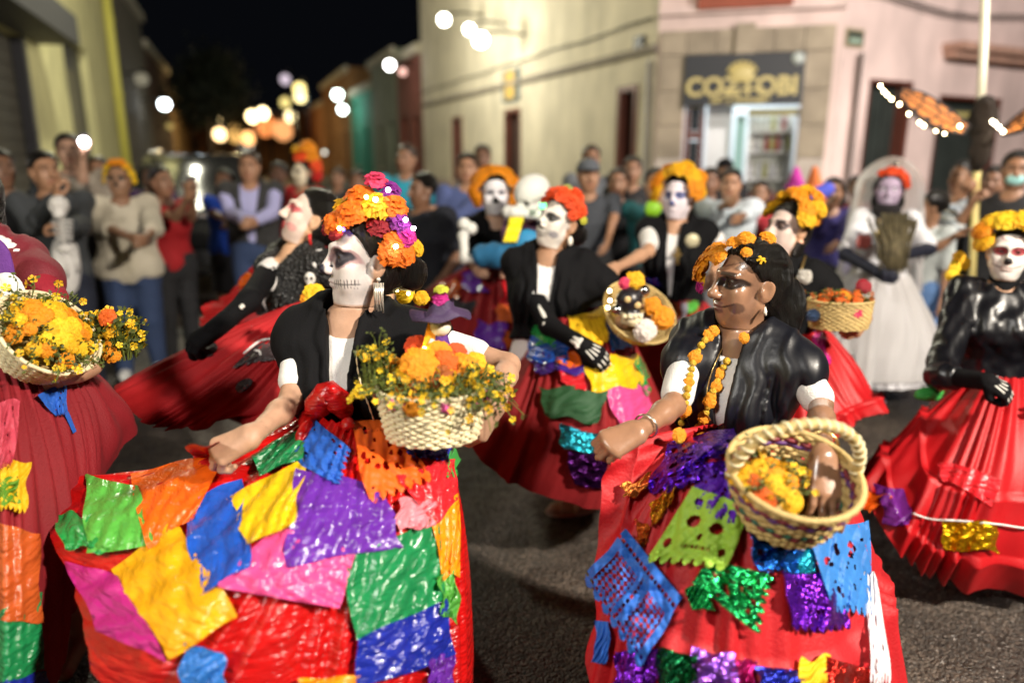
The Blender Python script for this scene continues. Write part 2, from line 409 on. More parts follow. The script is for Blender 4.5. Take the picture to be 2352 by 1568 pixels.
# shop interior, seen through the door
shop_z = sz(1700, 248)
shopin = MAT = mat('shop_wall_white', (.78, .82, .84), .7)
DEEP = -2.6
mb = MB(); FCH.quad(mb, pa0-.6, pa1+.8, 0, 3.1, DEEP); mb.quad(FCH.at(pa0-.6, 0, -.05), FCH.at(pa0-.6, 0, DEEP), FCH.at(pa0-.6, 3.1, DEEP), FCH.at(pa0-.6, 3.1, -.05))
mb.quad(FCH.at(pa1+.8, 0, -.05), FCH.at(pa1+.8, 0, DEEP), FCH.at(pa1+.8, 3.1, DEEP), FCH.at(pa1+.8, 3.1, -.05)); mb.quad(FCH.at(pa0-.6, 3.1, -.25), FCH.at(pa1+.8, 3.1, -.25), FCH.at(pa1+.8, 3.1, DEEP), FCH.at(pa0-.6, 3.1, DEEP))
mb.build('shop_interior', shopin, bld, smooth=False)
tl = thing('ceiling_light', FCH.at((pa0+pa1)/2, 3.0, -1.1), 'lit white ceiling tube inside the corner shop', 'ceiling light')
mb = MB(); FCH.box(mb, (pa0+pa1)/2-.5, (pa0+pa1)/2+.5, 2.99, 3.03, -1.2, -1.0); mb.build('tube', emis('tube_light', (.93, .98, 1), 9), tl, smooth=False)
mb = MB(); FCH.box(mb, (pa0+pa1)/2-.53, (pa0+pa1)/2+.53, 3.032, 3.07, -1.24, -.96); mb.build('housing', mat('white_metal', (.8, .8, .8), .4), tl, smooth=False)
lamp(FCH.at((pa0+pa1)/2, 2.75, -1.1), 85, (.90, .97, 1), .3, parent=tl)
# door furniture: open wooden leaf at left, white panel, teal frame, bottle shelf at the right
dl = thing('door_leaf', FCH.at(pa0+.1, 0, -.1), 'open brown glazed door leaf at the left of the shop entrance', 'door')
a0, a1 = sx(1572, 300), sx(1616, 300)
for i, z in enumerate((.05, .75, 1.35, 1.95)):
    mb = MB(); FCH.box(mb, a0+.075, a1-.075, z+.08, z+.52, -.17, -.15); mb.build('pane', GLASSM, dl, smooth=False)
    mb = MB(); FCH.box(mb, a0, a1, z-.05, z+.07, -.19, -.13); mb.build('rail', BROWND, dl, smooth=False)
for q in (a0, a1-.07):
    mb = MB(); FCH.box(mb, q, q+.07, 0, 2.55, -.195, -.125); mb.build('stile', BROWND, dl, smooth=False)
mb = MB(); FCH.box(mb, a0+.02, a1-.05, sz(1590, 246), sz(1590, 236)+.06, -.10, -.04); tagm = mb.build('sign', mat('mustard_plate', (.55, .38, .03), .5), smooth=False); props(tagm, 'small mustard yellow plate above the brown shop door', 'sign')
a0, a1 = sx(1620, 300), sx(1680, 300)
mb = MB(); FCH.box(mb, a0, a1, 0, 2.42, -.62, -.50); props(mb.build('white_screen', mat('white_panel', (.85, .88, .9), .5), smooth=False), 'tall plain white panel standing inside the shop doorway', 'panel')
mb = MB(); a0, a1 = sx(1690, 300), sx(1712, 300); FCH.box(mb, a0, a1, 0, 2.25, -.45, -.33); props(mb.build('door_post', mat('teal_post', (.28, .50, .47), .5), smooth=False), 'pale teal post between white panel and shop shelves', 'post')
fr = thing('display_shelf', FCH.at(sx(1775, 300), 0, -.6), 'lit white shop shelving with rows of coloured bottles', 'shelf')
a0, a1 = sx(1720, 300), sx(1832, 300)
mb = MB(); FCH.box(mb, a0, a1, 0, 2.3, -1.0, -.95); mb.build('back', mat('shelf_back', (.62, .63, .58), .6), fr, smooth=False)
rb = random.Random(5)
btl = MB(); btl.lathe([(0, 0), (.035, 0), (.035, .16), (.014, .2), (.014, .26), (0, .26)], n=8); btl = btl.mesh()
bc = [(.75, .62, .12), (.5, .12, .12), (.85, .85, .8), (.6, .6, .25), (.25, .12, .06), (.8, .8, .85)]
bottles = []
for z in (.4, .85, 1.3, 1.72, 2.03):
    mb = MB(); FCH.box(mb, a0, a1, z-.03, z, -.95, -.62); mb.build('board', mat('white_metal', (.8, .8, .8), .4), fr, smooth=False)
    for k in range(8):
        bt = btl.copy(); o = link('bottle', bt, mat('bottle%d' % rb.randrange(6), bc[rb.randrange(6)], .2)); o.location = FCH.at(a0+.07+k*(a1-a0-.12)/7.3, z, -.78)
        props(o, 'coloured bottle standing on the lit shelves inside the corner shop', 'bottle', 'bottles on the shop shelves')
for q in (a0, a1-.03):
    mb = MB(); FCH.box(mb, q, q+.03, 0, 2.3, -.95, -.60); mb.build('upright', mat('white_metal', (.8, .8, .8), .4), fr, smooth=False)
mb = MB(); FCH.box(mb, sx(1718, 270), sx(1838, 270), sz(1780, 264), sz(1780, 249), -.22, -.14); props(mb.build('awning_rail', mat('yellow_rail', (.5, .44, .16), .5), smooth=False), 'pale yellow rail under the black shop sign', 'rail')
# the shop sign
sg = thing('shop_sign', FCH.at((pa0+pa1)/2, sz(1700, 240), .08), 'black shop sign with gold lettering and emblem over the corner door', 'sign')
g0, g1, h0, h1 = sx(1573, 180), sx(1845, 180), sz(1700, 243), sz(1700, 126)
mb = MB(); FCH.box(mb, g0, g1, h0, h1, .06, .13); mb.build('board', mat('charcoal_sign', (.022, .025, .032), .5), sg, smooth=False)
GOLD = mat('gold_letter', (.60, .50, .20), .45)
def text(body, fc, a, z, size, o, m, parent, name='lettering', ext=.012, align='CENTER', bold=.0):
    c = bpy.data.curves.new('t', 'FONT'); c.body = body; c.size = size; c.extrude = ext; c.align_x = align; c.offset = bold
    t = bpy.data.objects.new('t', c); COL.objects.link(t); bpy.context.view_layer.update()
    me = bpy.data.meshes.new_from_object(t.evaluated_get(bpy.context.evaluated_depsgraph_get())); bpy.data.objects.remove(t)
    M = Matrix.Translation(fc.at(a, z, o)) @ Matrix((fc.d, Vector((0, 0, 1)), fc.n)).transposed().to_4x4()
    me.transform(M); me.update(); return link(name, me, m, parent)
gm = (g0+g1)/2-.02
text('COZTOBI', FCH, gm, sz(1700, 220), .36, .14, GOLD, sg, bold=.012)
text('cafe y chocolate', FCH, gm, sz(1700, 237), .13, .14, GOLD, sg, 'sub_lettering', bold=.004)
mb = MB(); mb.ball(FCH.at(gm+.0, sz(1700, 172), .14), (.17, .03, .13), FCH.R())
for k in range(7):
    w = math.radians(20+k*23.3); mb.ball(FCH.at(gm+.19*math.cos(w), sz(1700, 172)+.15*math.sin(w), .14), .035)
mb.build('emblem', GOLD, sg)
mb = MB(); FCH.box(mb, gm-.34, gm+.34, sz(1700, 205)-.03, sz(1700, 205), .13, .15); mb.build('ribbon', GOLD, sg, smooth=False)
mb = MB(); mb.lathe([(0, .02), (.085, .02), (.085, 0)], FCH.at(sx(1832, 137), sz(1832, 137), .13), Matrix((FCH.d, Vector((0, 0, 1)), FCH.n)).transposed(), 16); mb.build('badge', mat('silver_badge', (.5, .55, .52), .4), sg)
# pink wing with two dark doors
holes = []
def dr(fc, u0, u1, v, um=None): return (fc.px(u0, 300)[0], fc.px(u1, 300)[0], 0.12, fc.px((u0+u1)/2, v)[1])
d1 = dr(FPK, 1985, 2082, 184); d2 = dr(FPK, 2148, 2288, 222)
mb = MB(); FPK.wall(mb, 0, 16, 0, TOP, [d1, d2]); mb.build('wall', PINK, bld, smooth=False)
for k, d in enumerate((d1, d2)):
    dd = link('door', (lambda b: (FPK.box(b, d[0], d[1], .12, d[3], -.26, -.2), b.mesh(False))[1])(MB()), DGREEN, bld)
    n = 5 if k == 0 else 8; w = (d[1]-d[0])/n
    for i in range(n):
        b = MB(); FPK.box(b, d[0]+i*w+.012, d[0]+(i+1)*w-.012, .3, d[3]-.12, -.2, -.175); b.build('plank', DGREEN, dd, smooth=False)
    fm = MB(); FPK.box(fm, d[1]-.10, d[1], .12, d[3], -.2, .02); FPK.box(fm, d[0], d[0]+.03, .12, d[3], -.2, .015); FPK.box(fm, d[0]+.03, d[1]-.1, d[3]-.05, d[3], -.2, .015); fm.build('door_frame', BROWND, bld, smooth=False)
b = MB(); FPK.box(b, d2[0]+.03, d2[1]-.2, d2[3]-.32, d2[3]-.24, -.19, -.12); b.build('transom_bar', mat('yellow_rail', (.5, .44, .16), .5), bld, smooth=False)
b = MB(); q0 = FPK.px(2165, 100)[0]; FPK.box(b, q0, q0+6, FPK.px(2165, 118)[1], FPK.px(2165, 100)[1], 0, .34); FPK.box(b, q0+.05, q0+6, FPK.px(2165, 134)[1], FPK.px(2165, 119)[1], 0, .22); b.build('cornice', mat('peach_cornice', (.45, .27, .2), .8, var=.2), bld, smooth=False)
# enamel plaque
pq = thing('wall_plaque', FPK.at(FPK.px(1960, 88)[0], FPK.px(1960, 88)[1], .02), 'small dark street-name plaque with pale gold rim on pink wall', 'plaque')
a0, a1 = FPK.px(1940, 88)[0], FPK.px(1982, 88)[0]; z0, z1 = FPK.px(1960, 110)[1], FPK.px(1960, 66)[1]
b = MB(); FPK.box(b, a0, a1, z0, z1, .0, .02); b.build('rim', mat('plaque_rim', (.40, .33, .2), .6), pq, smooth=False)
b = MB(); FPK.box(b, a0+.03, a1-.03, z0+.03, z1-.03, .02, .03); b.build('plate', mat('plaque_plate', (.07, .08, .06), .4), pq, smooth=False)
b = MB(); FPK.box(b, a0+.07, a1-.07, z0+.06, (z0+z1)/2-.01, .03, .034); b.build('inset', mat('plaque_inset', (.35, .48, .38), .4), pq, smooth=False)
# grey-green wing down the side street
g1_ = dr(FGR, 1462, 1418, 198); g2_ = dr(FGR, 1196, 1160, 250); g3_ = dr(FGR, 1062, 1040, 268)
gl = FGR.px(972, 300)[0]
mb = MB(); FGR.wall(mb, 0, gl, 0, TOP-.6, [g1_, g2_, g3_]); mb.build('wall', GREYW, bld, smooth=False)
for d in (g1_, g2_, g3_):
    b = MB(); FGR.box(b, d[0], d[1], .12, d[3], -.27, -.2); dd = b.build('door', DARKIN if d is not g1_ else DGREEN, bld, smooth=False)
    b = MB(); FGR.box(b, d[0]+.0, d[0]+.09, .12, d[3], -.19, .03); FGR.box(b, d[1]-.09, d[1], .12, d[3], -.19, .03); FGR.box(b, d[0]+.09, d[1]-.09, d[3]-.09, d[3], -.19, .03); b.build('door_frame', BROWND, bld, smooth=False)
zc = FGR.px(1500, 112)[1]
b = MB(); FGR.box(b, .0, gl, zc-.05, zc+.05, 0, .07); b.build('string_course', STUCCO('dusty_moulding', (.20, .17, .14)), bld, smooth=False)
b = MB(); FGR.box(b, .02, gl, 0, .9, 0, .03); b.build('dado', MAUVE, bld, smooth=False)
b = MB(); a = FGR.px(1472, 100)[0]; FGR.box(b, a-.14, a+.14, FGR.px(1472, 118)[1], FGR.px(1472, 84)[1], 0, .05); props(b.build('meter_box', IRON, smooth=False), 'small black box fixed high on wall left of the shop corner', 'box')
hs = thing('hanging_sign', FGR.at(FGR.px(1176, 190)[0], 0, .02), 'small orange and blue painted sign above the middle side street doorway', 'sign')
a0, a1 = FGR.px(1194, 190)[0], FGR.px(1158, 190)[0]
b = MB(); FGR.box(b, a0, a1, FGR.px(1176, 234)[1], FGR.px(1176, 160)[1], .0, .05); b.build('board', mat('sign_blue', (.08, .12, .15), .5), hs, smooth=False)
b = MB(); FGR.box(b, a0+.2, a1-.2, FGR.px(1176, 228)[1], FGR.px(1176, 164)[1], .05, .06); b.build('panel', mat('sign_ochre', (.50, .33, .08), .5), hs, smooth=False)
# overhead cables fixed to the corner building
for (va, vb, sag) in ((24, 5, .12), (14, 36, .2)):
    pts = [FPK.at(-LCH*.5 + t*.8, FPK.px(1960, 20)[1]+.25 - va*.004 + .08*math.sin(t), .12) for t in np.linspace(1.5, 14, 14)]
    b = MB(); b.tube(pts, .012, 6); props(b.build('cable', CABLE), 'black electric cable sagging along pink wall above the doors' if va == 24 else 'second thin black cable strung below the first on pink wall', 'cable')
b = MB(); b.tube([FGR.at(t, zc+.42+.02*math.sin(t*2), .05) for t in np.linspace(.1, gl-.1, 20)], .014, 6); props(b.build('cable', CABLE), 'black cable running along the grey-green side wall', 'cable')
# pavements with kerbs
def pave(pts, name='pavement'):
    mb = MB(); n = len(pts); b = len(mb.v); mb.v += [(p.x, p.y, .13) for p in pts] + [(p.x, p.y, -.05) for p in pts]
    mb.f.append(tuple(range(n))); mb.m.append(0)
    for i in range(n): j = (i+1) % n; mb.f.append((b+i, b+n+i, b+n+j, b+j)); mb.m.append(0)
    mb.build(name, CONC, smooth=False, kind='structure')
o = 1.5
pave([P1+FPK.d*18+FPK.n*.0, P1+FPK.d*18+FPK.n*o, P1+FPK.n*o+FCH.d*.2, P0+FCH.n*o-FCH.d*.2, P0+FGR.d*.6+FGR.n*o, P0+FGR.d*60+FGR.n*o, P0+FGR.d*60, P0.copy(), P1.copy()][::-1])
# ------------------------------------------------ left side building
LQ = -3.4
FL = Facade(SNR*LQ, SDIR, 1)
if FL.n.dot(SNR) < 0: FL.n *= -1
lf = lambda u, v=300: FL.px(u, v)
pave([FL.at(-4, 0, 1.3), FL.at(70, 0, 1.3), FL.at(70, 0, 0), FL.at(-4, 0, 0)], 'pavement')
lb = thing('cream_building', FL.at(10, 0), 'pale yellow building with dark garage door and steel canopy at left', 'building')
a_gar = (3.5, lf(84)[0]); a_d = (lf(170)[0], lf(222)[0]); aend = lf(292)[0]
zg = lf(60, 92)[1]
mb = MB(); FL.wall(mb, -4, aend, 0, 8.5, [(a_gar[0], a_gar[1], .13, zg), (a_d[0], a_d[1], .13, lf(195, 118)[1])]); mb.build('wall', CREAM, lb, smooth=False)
GAR = mat('grey_brown_steel', (.055, .048, .036), .6, var=.15); n = 14; w = (zg-.13)/n
gd = thing('garage', FL.at(0, 0), None, None); bpy.data.objects.remove(gd)
b = MB(); FL.box(b, a_gar[0], a_gar[1], .13, zg, -.24, -.2); gdo = b.build('garage_door', GAR, lb, smooth=False)
for i in range(n):
    b = MB(); FL.box(b, a_gar[0]+.03, a_gar[1]-.03, .13+i*w+.012, .13+(i+1)*w-.012, -.2, -.17); b.build('slat', GAR, gdo, smooth=False)
b = MB(); FL.box(b, a_gar[1]-.22, a_gar[1], .13, zg, -.16, .03); b.build('door_post', mat('dark_post', (.03, .03, .035), .5), lb, smooth=False)
b = MB(); FL.box(b, a_gar[0]-1, lf(112)[0], zg+.02, zg+.55, 0, .75); b.build('canopy', mat('dark_canopy', (.05, .05, .05), .6), lb, smooth=False)
b = MB(); FL.box(b, a_d[0], a_d[1], .13, lf(195, 118)[1], -.24, -.2); b.build('door', mat('dark_door', (.035, .032, .03), .5), lb, smooth=False)
b = MB(); FL.box(b, a_d[0]+.5, a_d[1]-.9, .5, lf(195, 118)[1]-.6, -.2, -.17); b.build('door_panel', mat('olive_panel', (.13, .12, .07), .6), lb, smooth=False)
b = MB(); ap = lf(272)[0]; b.tube([FL.at(ap, .2, .12), FL.at(ap, 4.2, .12), FL.at(ap, 8.4, .12)], .13, 10)
for z in (1.2, 3.4, 5.6): b.tube([FL.at(ap, z, .12), FL.at(ap, z+.12, .12)], .16, 10)
props(b.build('drainpipe', mat('yellow_pipe', (.62, .58, .12), .5)), 'yellow downpipe on the left cream building wall', 'pipe')
# ------------------------------------------------ rows of houses down the street
def house(fc, a0, a1, h, col, doors, label, depth=6, win=0, seed=0, trim=(.5, .45, .35)):
    r = random.Random(seed); t = thing('house', fc.at((a0+a1)/2, 0), label, 'house')
    holes = []
    for (c, w, z0, z1) in doors: holes.append((c-w/2, c+w/2, z0, z1))
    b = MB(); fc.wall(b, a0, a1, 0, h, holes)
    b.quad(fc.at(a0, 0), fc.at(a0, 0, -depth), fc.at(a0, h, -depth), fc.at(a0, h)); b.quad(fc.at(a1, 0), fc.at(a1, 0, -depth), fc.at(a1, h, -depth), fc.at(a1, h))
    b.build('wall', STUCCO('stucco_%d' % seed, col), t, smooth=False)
    for i, hl in enumerate(holes):
        b = MB(); fc.box(b, hl[0], hl[1], hl[2], hl[3], -.26, -.2)
        if hl[2] < .3: b.build('door', BROWND if i % 2 else DGREEN, t, smooth=False)
        else:
            wo = b.build('window', GLASSM, t, smooth=False); b = MB(); fc.box(b, hl[0]-.08, hl[1]+.08, hl[2]-.1, hl[2], -.2, .08); b.build('sill', STONE, wo, smooth=False)
    b = MB(); fc.box(b, a0, a1, h-.25, h+.06, 0, .18); b.build('cornice', mat('trim_%d' % seed, trim, .8), t, smooth=False)
    return t
FR2 = Facade(P0, SDIR, -1); FR2.n = FGR.n.copy()
c_ = gl
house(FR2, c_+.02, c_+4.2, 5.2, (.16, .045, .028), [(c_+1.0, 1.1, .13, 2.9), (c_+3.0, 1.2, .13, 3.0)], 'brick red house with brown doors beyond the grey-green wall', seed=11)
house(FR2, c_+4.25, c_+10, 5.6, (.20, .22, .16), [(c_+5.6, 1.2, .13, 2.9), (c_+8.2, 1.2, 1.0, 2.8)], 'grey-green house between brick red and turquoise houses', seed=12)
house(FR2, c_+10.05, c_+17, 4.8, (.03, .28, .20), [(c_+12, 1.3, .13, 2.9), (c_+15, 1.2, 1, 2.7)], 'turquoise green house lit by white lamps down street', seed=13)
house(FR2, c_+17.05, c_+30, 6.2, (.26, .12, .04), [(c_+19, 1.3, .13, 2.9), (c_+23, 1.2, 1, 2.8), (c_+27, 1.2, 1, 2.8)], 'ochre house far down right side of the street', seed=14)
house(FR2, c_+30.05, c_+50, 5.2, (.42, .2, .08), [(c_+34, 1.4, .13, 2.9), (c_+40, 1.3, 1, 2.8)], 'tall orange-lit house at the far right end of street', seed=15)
ap2 = aend
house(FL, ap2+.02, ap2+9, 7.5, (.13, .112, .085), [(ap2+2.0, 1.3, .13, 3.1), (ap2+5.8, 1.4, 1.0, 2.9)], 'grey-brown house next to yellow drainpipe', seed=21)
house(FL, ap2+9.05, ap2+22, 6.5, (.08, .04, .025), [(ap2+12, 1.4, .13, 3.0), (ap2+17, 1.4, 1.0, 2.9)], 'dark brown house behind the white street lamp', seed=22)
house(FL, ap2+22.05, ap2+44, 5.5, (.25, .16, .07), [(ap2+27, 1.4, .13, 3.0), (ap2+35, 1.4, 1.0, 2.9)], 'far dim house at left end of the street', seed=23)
# street end: a cross facade and a dark tree
FE = Facade(SDIR*78 - SNR*9, SNR, 1)
if FE.n.dot(SDIR) > 0: FE.n *= -1
house(FE, -2, 24, 5.5, (.45, .22, .08), [(5, 1.6, .13, 3), (10, 1.5, 1, 2.8), (15, 1.5, .13, 3)], 'orange lit house closing the far street end', seed=31)
def tree(base, h, r, label, seed):
    rr = random.Random(seed); t = thing('street_tree', base, label, 'tree')
    b = MB(); b.tube([base, base+Vector((.1, 0, h*.4)), base+Vector((0, .1, h*.7))], [.22, .16, .07], 8)
    for k in range(6):
        w = k*1.05; s = base+Vector((0, 0, h*(.38+.05*k))); b.tube([s, s+Vector((math.cos(w)*r*.6, math.sin(w)*r*.6, h*.18))], [.08, .02], 6)
    b.build('trunk', mat('bark', (.08, .06, .04), .9), t)
    n = 5000; V = np.zeros((n*4, 3)); rg = np.random.default_rng(seed)
    cc = rg.normal(size=(26, 3)); cc /= np.linalg.norm(cc, axis=1)[:, None]; cc *= rg.uniform(.3, 1, (26, 1)); cc = cc*np.array([r, r, h*.3]) + np.array([base.x, base.y, h*.72])
    c = cc[rg.integers(0, 26, n)] + rg.normal(size=(n, 3))*r*.2
    d1 = rg.normal(size=(n, 3)); d1 /= np.linalg.norm(d1, axis=1)[:, None]; d2 = np.cross(d1, rg.normal(size=(n, 3))); d2 /= np.linalg.norm(d2, axis=1)[:, None]
    s = rg.uniform(.08, .16, (n, 1))
    for k, (x, y) in enumerate(((-1, -.5), (1, -.5), (1, .5), (-1, .5))): V[k::4] = c + d1*s*x + d2*s*y
    link('crown', np_mesh(V, np.arange(n*4).reshape(n, 4), False), mat('leaf_green', (.012, .016, .006), .7), t)
tree(FL.at(ap2+16, 0, 2.2), 7, 2.2, 'dark leafy street tree on left pavement behind white lamp', 4)
tree(FL.at(ap2+34, 0, 2.4), 7.5, 2.6, 'farther dark tree above the orange lights', 5)
# ------------------------------------------------ lamps in the street
def wall_lamp(p, to, r, col, s, label, power=0, name='wall_lamp', group=None):
    t = thing(name, to, label, 'lamp', group)
    b = MB(); b.tube([to, (to+p)/2+Vector((0, 0, .12)), p+Vector((0, 0, r*.8))], .03, 6); b.build('bracket', IRON, t)
    b = MB(); b.ball(p, r*.95, nu=14, nv=10); b.build('globe', emis('globe_%d_%d_%d_%.1f' % (int(col[0]*99), int(col[1]*99), int(col[2]*99), s), col, s*.5), t)
    b = MB(); b.lathe([(0, r*1.25), (r*.5, r*1.15), (r*1.05, r*.75)], p, n=14); b.build('shade', IRON, t)
    if power: lamp(p + (Vector((p.x-to.x, p.y-to.y, 0))).normalized()*(r+1.0) - Vector((0, 0, .15)), power*.42, col, .15, parent=t)
    return t
def onfc(fc, u, v, o):
    q = Facade(fc.at(0, 0, o), fc.d, 1); q.n = fc.n.copy(); a, z = q.px(u, v); return fc.at(a, z, o), fc.at(a, z+.15, .0)
YW = (1, .97, .80)
for (u, v, o, r, s, pw, lab) in ((1104, 92, 1.0, .17, 30, 520, 'big bright yellowish flood lamp on the grey-green wall'), (1078, 68, .9, .13, 22, 160, 'smaller lamp just left of the big wall flood lamp'), (1020, 46, 1.0, .15, 26, 420, 'round white-yellow lamp high at the far end of grey-green wall')):
    p, to = onfc(FGR, u, v, o); wall_lamp(p, to, r, YW, s, lab, pw)
for (u, v, o, r, s, col, pw, lab) in ((895, 150, .9, .17, 24, (1, .98, .95), 60, 'round white lamp on brick red house'), (775, 218, .9, .26, 22, (.85, 1, .92), 70, 'upper white-green lamp on turquoise house'), (787, 252, .9, .22, 22, (.85, 1, .95), 70, 'lower white-green lamp on turquoise house'),
                                  (925, 165, .5, .14, 3, (1, .55, .45), 0, 'small pinkish lamp beside the round white lamp'), (745, 350, .6, .12, 5, (1, 1, .85), 0, 'low pale lamp beside turquoise doorway')):
    p, to = onfc(FR2, u, v, o); wall_lamp(p, to, r, col, s, lab, pw)
for (u, v, o, r, s, col, pw, lab) in ((378, 240, .9, .22, 26, (.9, .97, 1), 40, 'bluish white street lamp on left dark house'), (325, 182, .5, .25, .5, (.8, .72, .5), 0, 'dim pale round lamp over grey-brown house'), (390, 290, .5, .16, 1.0, (.9, .65, .2), 0, 'dim amber globe added in place of a yellow pillar below bluish white lamp')):  # last entry: glowing globe added where a yellow pillar stands
    p, to = onfc(FL, u, v, o); wall_lamp(p, to, r, col, s, lab, pw)
def street_lamp(u, v, d, r, s, col, pw, label):
    p = W(u, v, d); t = thing('street_lamp', Vector((p.x, p.y, 0)), label, 'street lamp')
    b = MB(); b.tube([Vector((p.x+.35, p.y, 0)), Vector((p.x+.35, p.y, p.z+.3)), Vector((p.x+.2, p.y, p.z+.55)), p+Vector((0, 0, r))], .06, 6); b.build('post', IRON, t)
    b = MB(); b.ball(p, r*.95, nu=12, nv=8); b.build('globe', emis('sl_%d_%d' % (int(col[1]*99), int(s*10)), col, s*(.4 if s > 6 else .9)), t)
    if pw: lamp(p-Vector((0, 0, r+.2)), pw, col, .2, parent=t)
OR = (1, .55, .16)
for i, (u, v, d, r, s, col, pw) in enumerate(((500, 266, 46, .42, 20, (1, .72, .32), 160), (580, 268, 50, .42, 18, (1, .74, .34), 160), (604, 261, 54, .44, 18, (1, .78, .40), 0), (668, 268, 44, .36, 8, (1, .8, .4), 120), (655, 183, 40, .30, 1.0, (.75, .62, .72), 0),
      (655, 236, 42, .32, 1.2, (.95, .75, .25), 0), (688, 205, 38, .34, 2.5, (1, .78, .28), 0), (690, 222, 39, .34, 3.2, (1, .82, .35), 0), (465, 275, 45, .34, 2.4, (1, .85, .2), 0), (505, 309, 40, .36, 5, (1, .65, .3), 0), (570, 318, 38, .36, 3, (1, .45, .15), 0), (610, 290, 60, .9, 1.4, (1, .30, .08), 0), (650, 300, 56, .8, 1.2, (1, .42, .15), 0), (540, 305, 58, .8, 1.3, (1, .55, .15), 0))):
    street_lamp(u, v, d, r, s, col, pw, ['brightest left orange street lamp far down the road', 'left of the twin cream-orange street lamps', 'right of the twin cream-orange street lamps', 'cream street lamp right of the twin lamps', 'dim mauve lamp, highest of the far lights', 'dim ochre lamp under the mauve one', 'tall amber light on far right house', 'amber light just under the tall one', 'yellow-green lamp left of brightest orange lamp', 'peach lamp low over the parked car', 'orange-red lamp low right of peach lamp', 'big red-orange glow light at far end', 'pinkish orange glow light at far end', 'dull orange glow light at far end'][i])
# lamps of the crossing itself, above and behind the photographer
def tall_lamp(x, y, h, pw, col, tgt, label, rad=.25, spot=120):
    t = thing('tall_street_lamp', (x, y, 0), label, 'street lamp')
    b = MB(); b.tube([(x, y, 0), (x, y, h+.4)], .07, 8); b.tube([(x, y, h+.3), (x*.85, y+.5, h+.35)], .05, 8); b.build('post', IRON, t)
    b = MB(); b.lathe([(0, .2), (.2, .18), (.3, .02), (.28, 0)], (x*.85, y+.5, h+.05), n=16); b.build('hood', IRON, t)
    b = MB(); b.ball((x*.85, y+.5, h+.08), (.2, .2, .08), nu=12, nv=6); b.build('bulb', emis('tall_bulb', (1, .92, .8), 12), t)
    lamp((x*.85, y+.5, h-.12), pw, col, rad, spot=spot, target=tgt, parent=t)
tall_lamp(4.2, -1.5, 4.4, 2350, WARM, (0.3, 3.0, .6), 'street lamp on the kerb behind the photographer, right', .16, 130)
tall_lamp(-3.0, -2.4, 4.6, 720, WHITE, (-1, 3.2, .9), 'street lamp on the kerb behind the photographer, left', .4, 130)
tall_lamp(8.6, 3.4, 5.6, 3300, (1, .90, .83), (5.0, 10.8, 3.2), 'street lamp lighting the pink wall from the right', .3, 120)
p_ = FL.at(15.5, 8.2, 1.6); wl_ = wall_lamp(p_, FL.at(15.5, 8.4, 0), .16, (1, .96, .78), 12, 'unseen wall lamp added above the frame to brighten the cream building', 0)
lamp(FL.at(15.5, 7.9, 2.4), 1500, (1, .96, .74), .2, parent=wl_)  # added light outside the view, brightens the cream wall
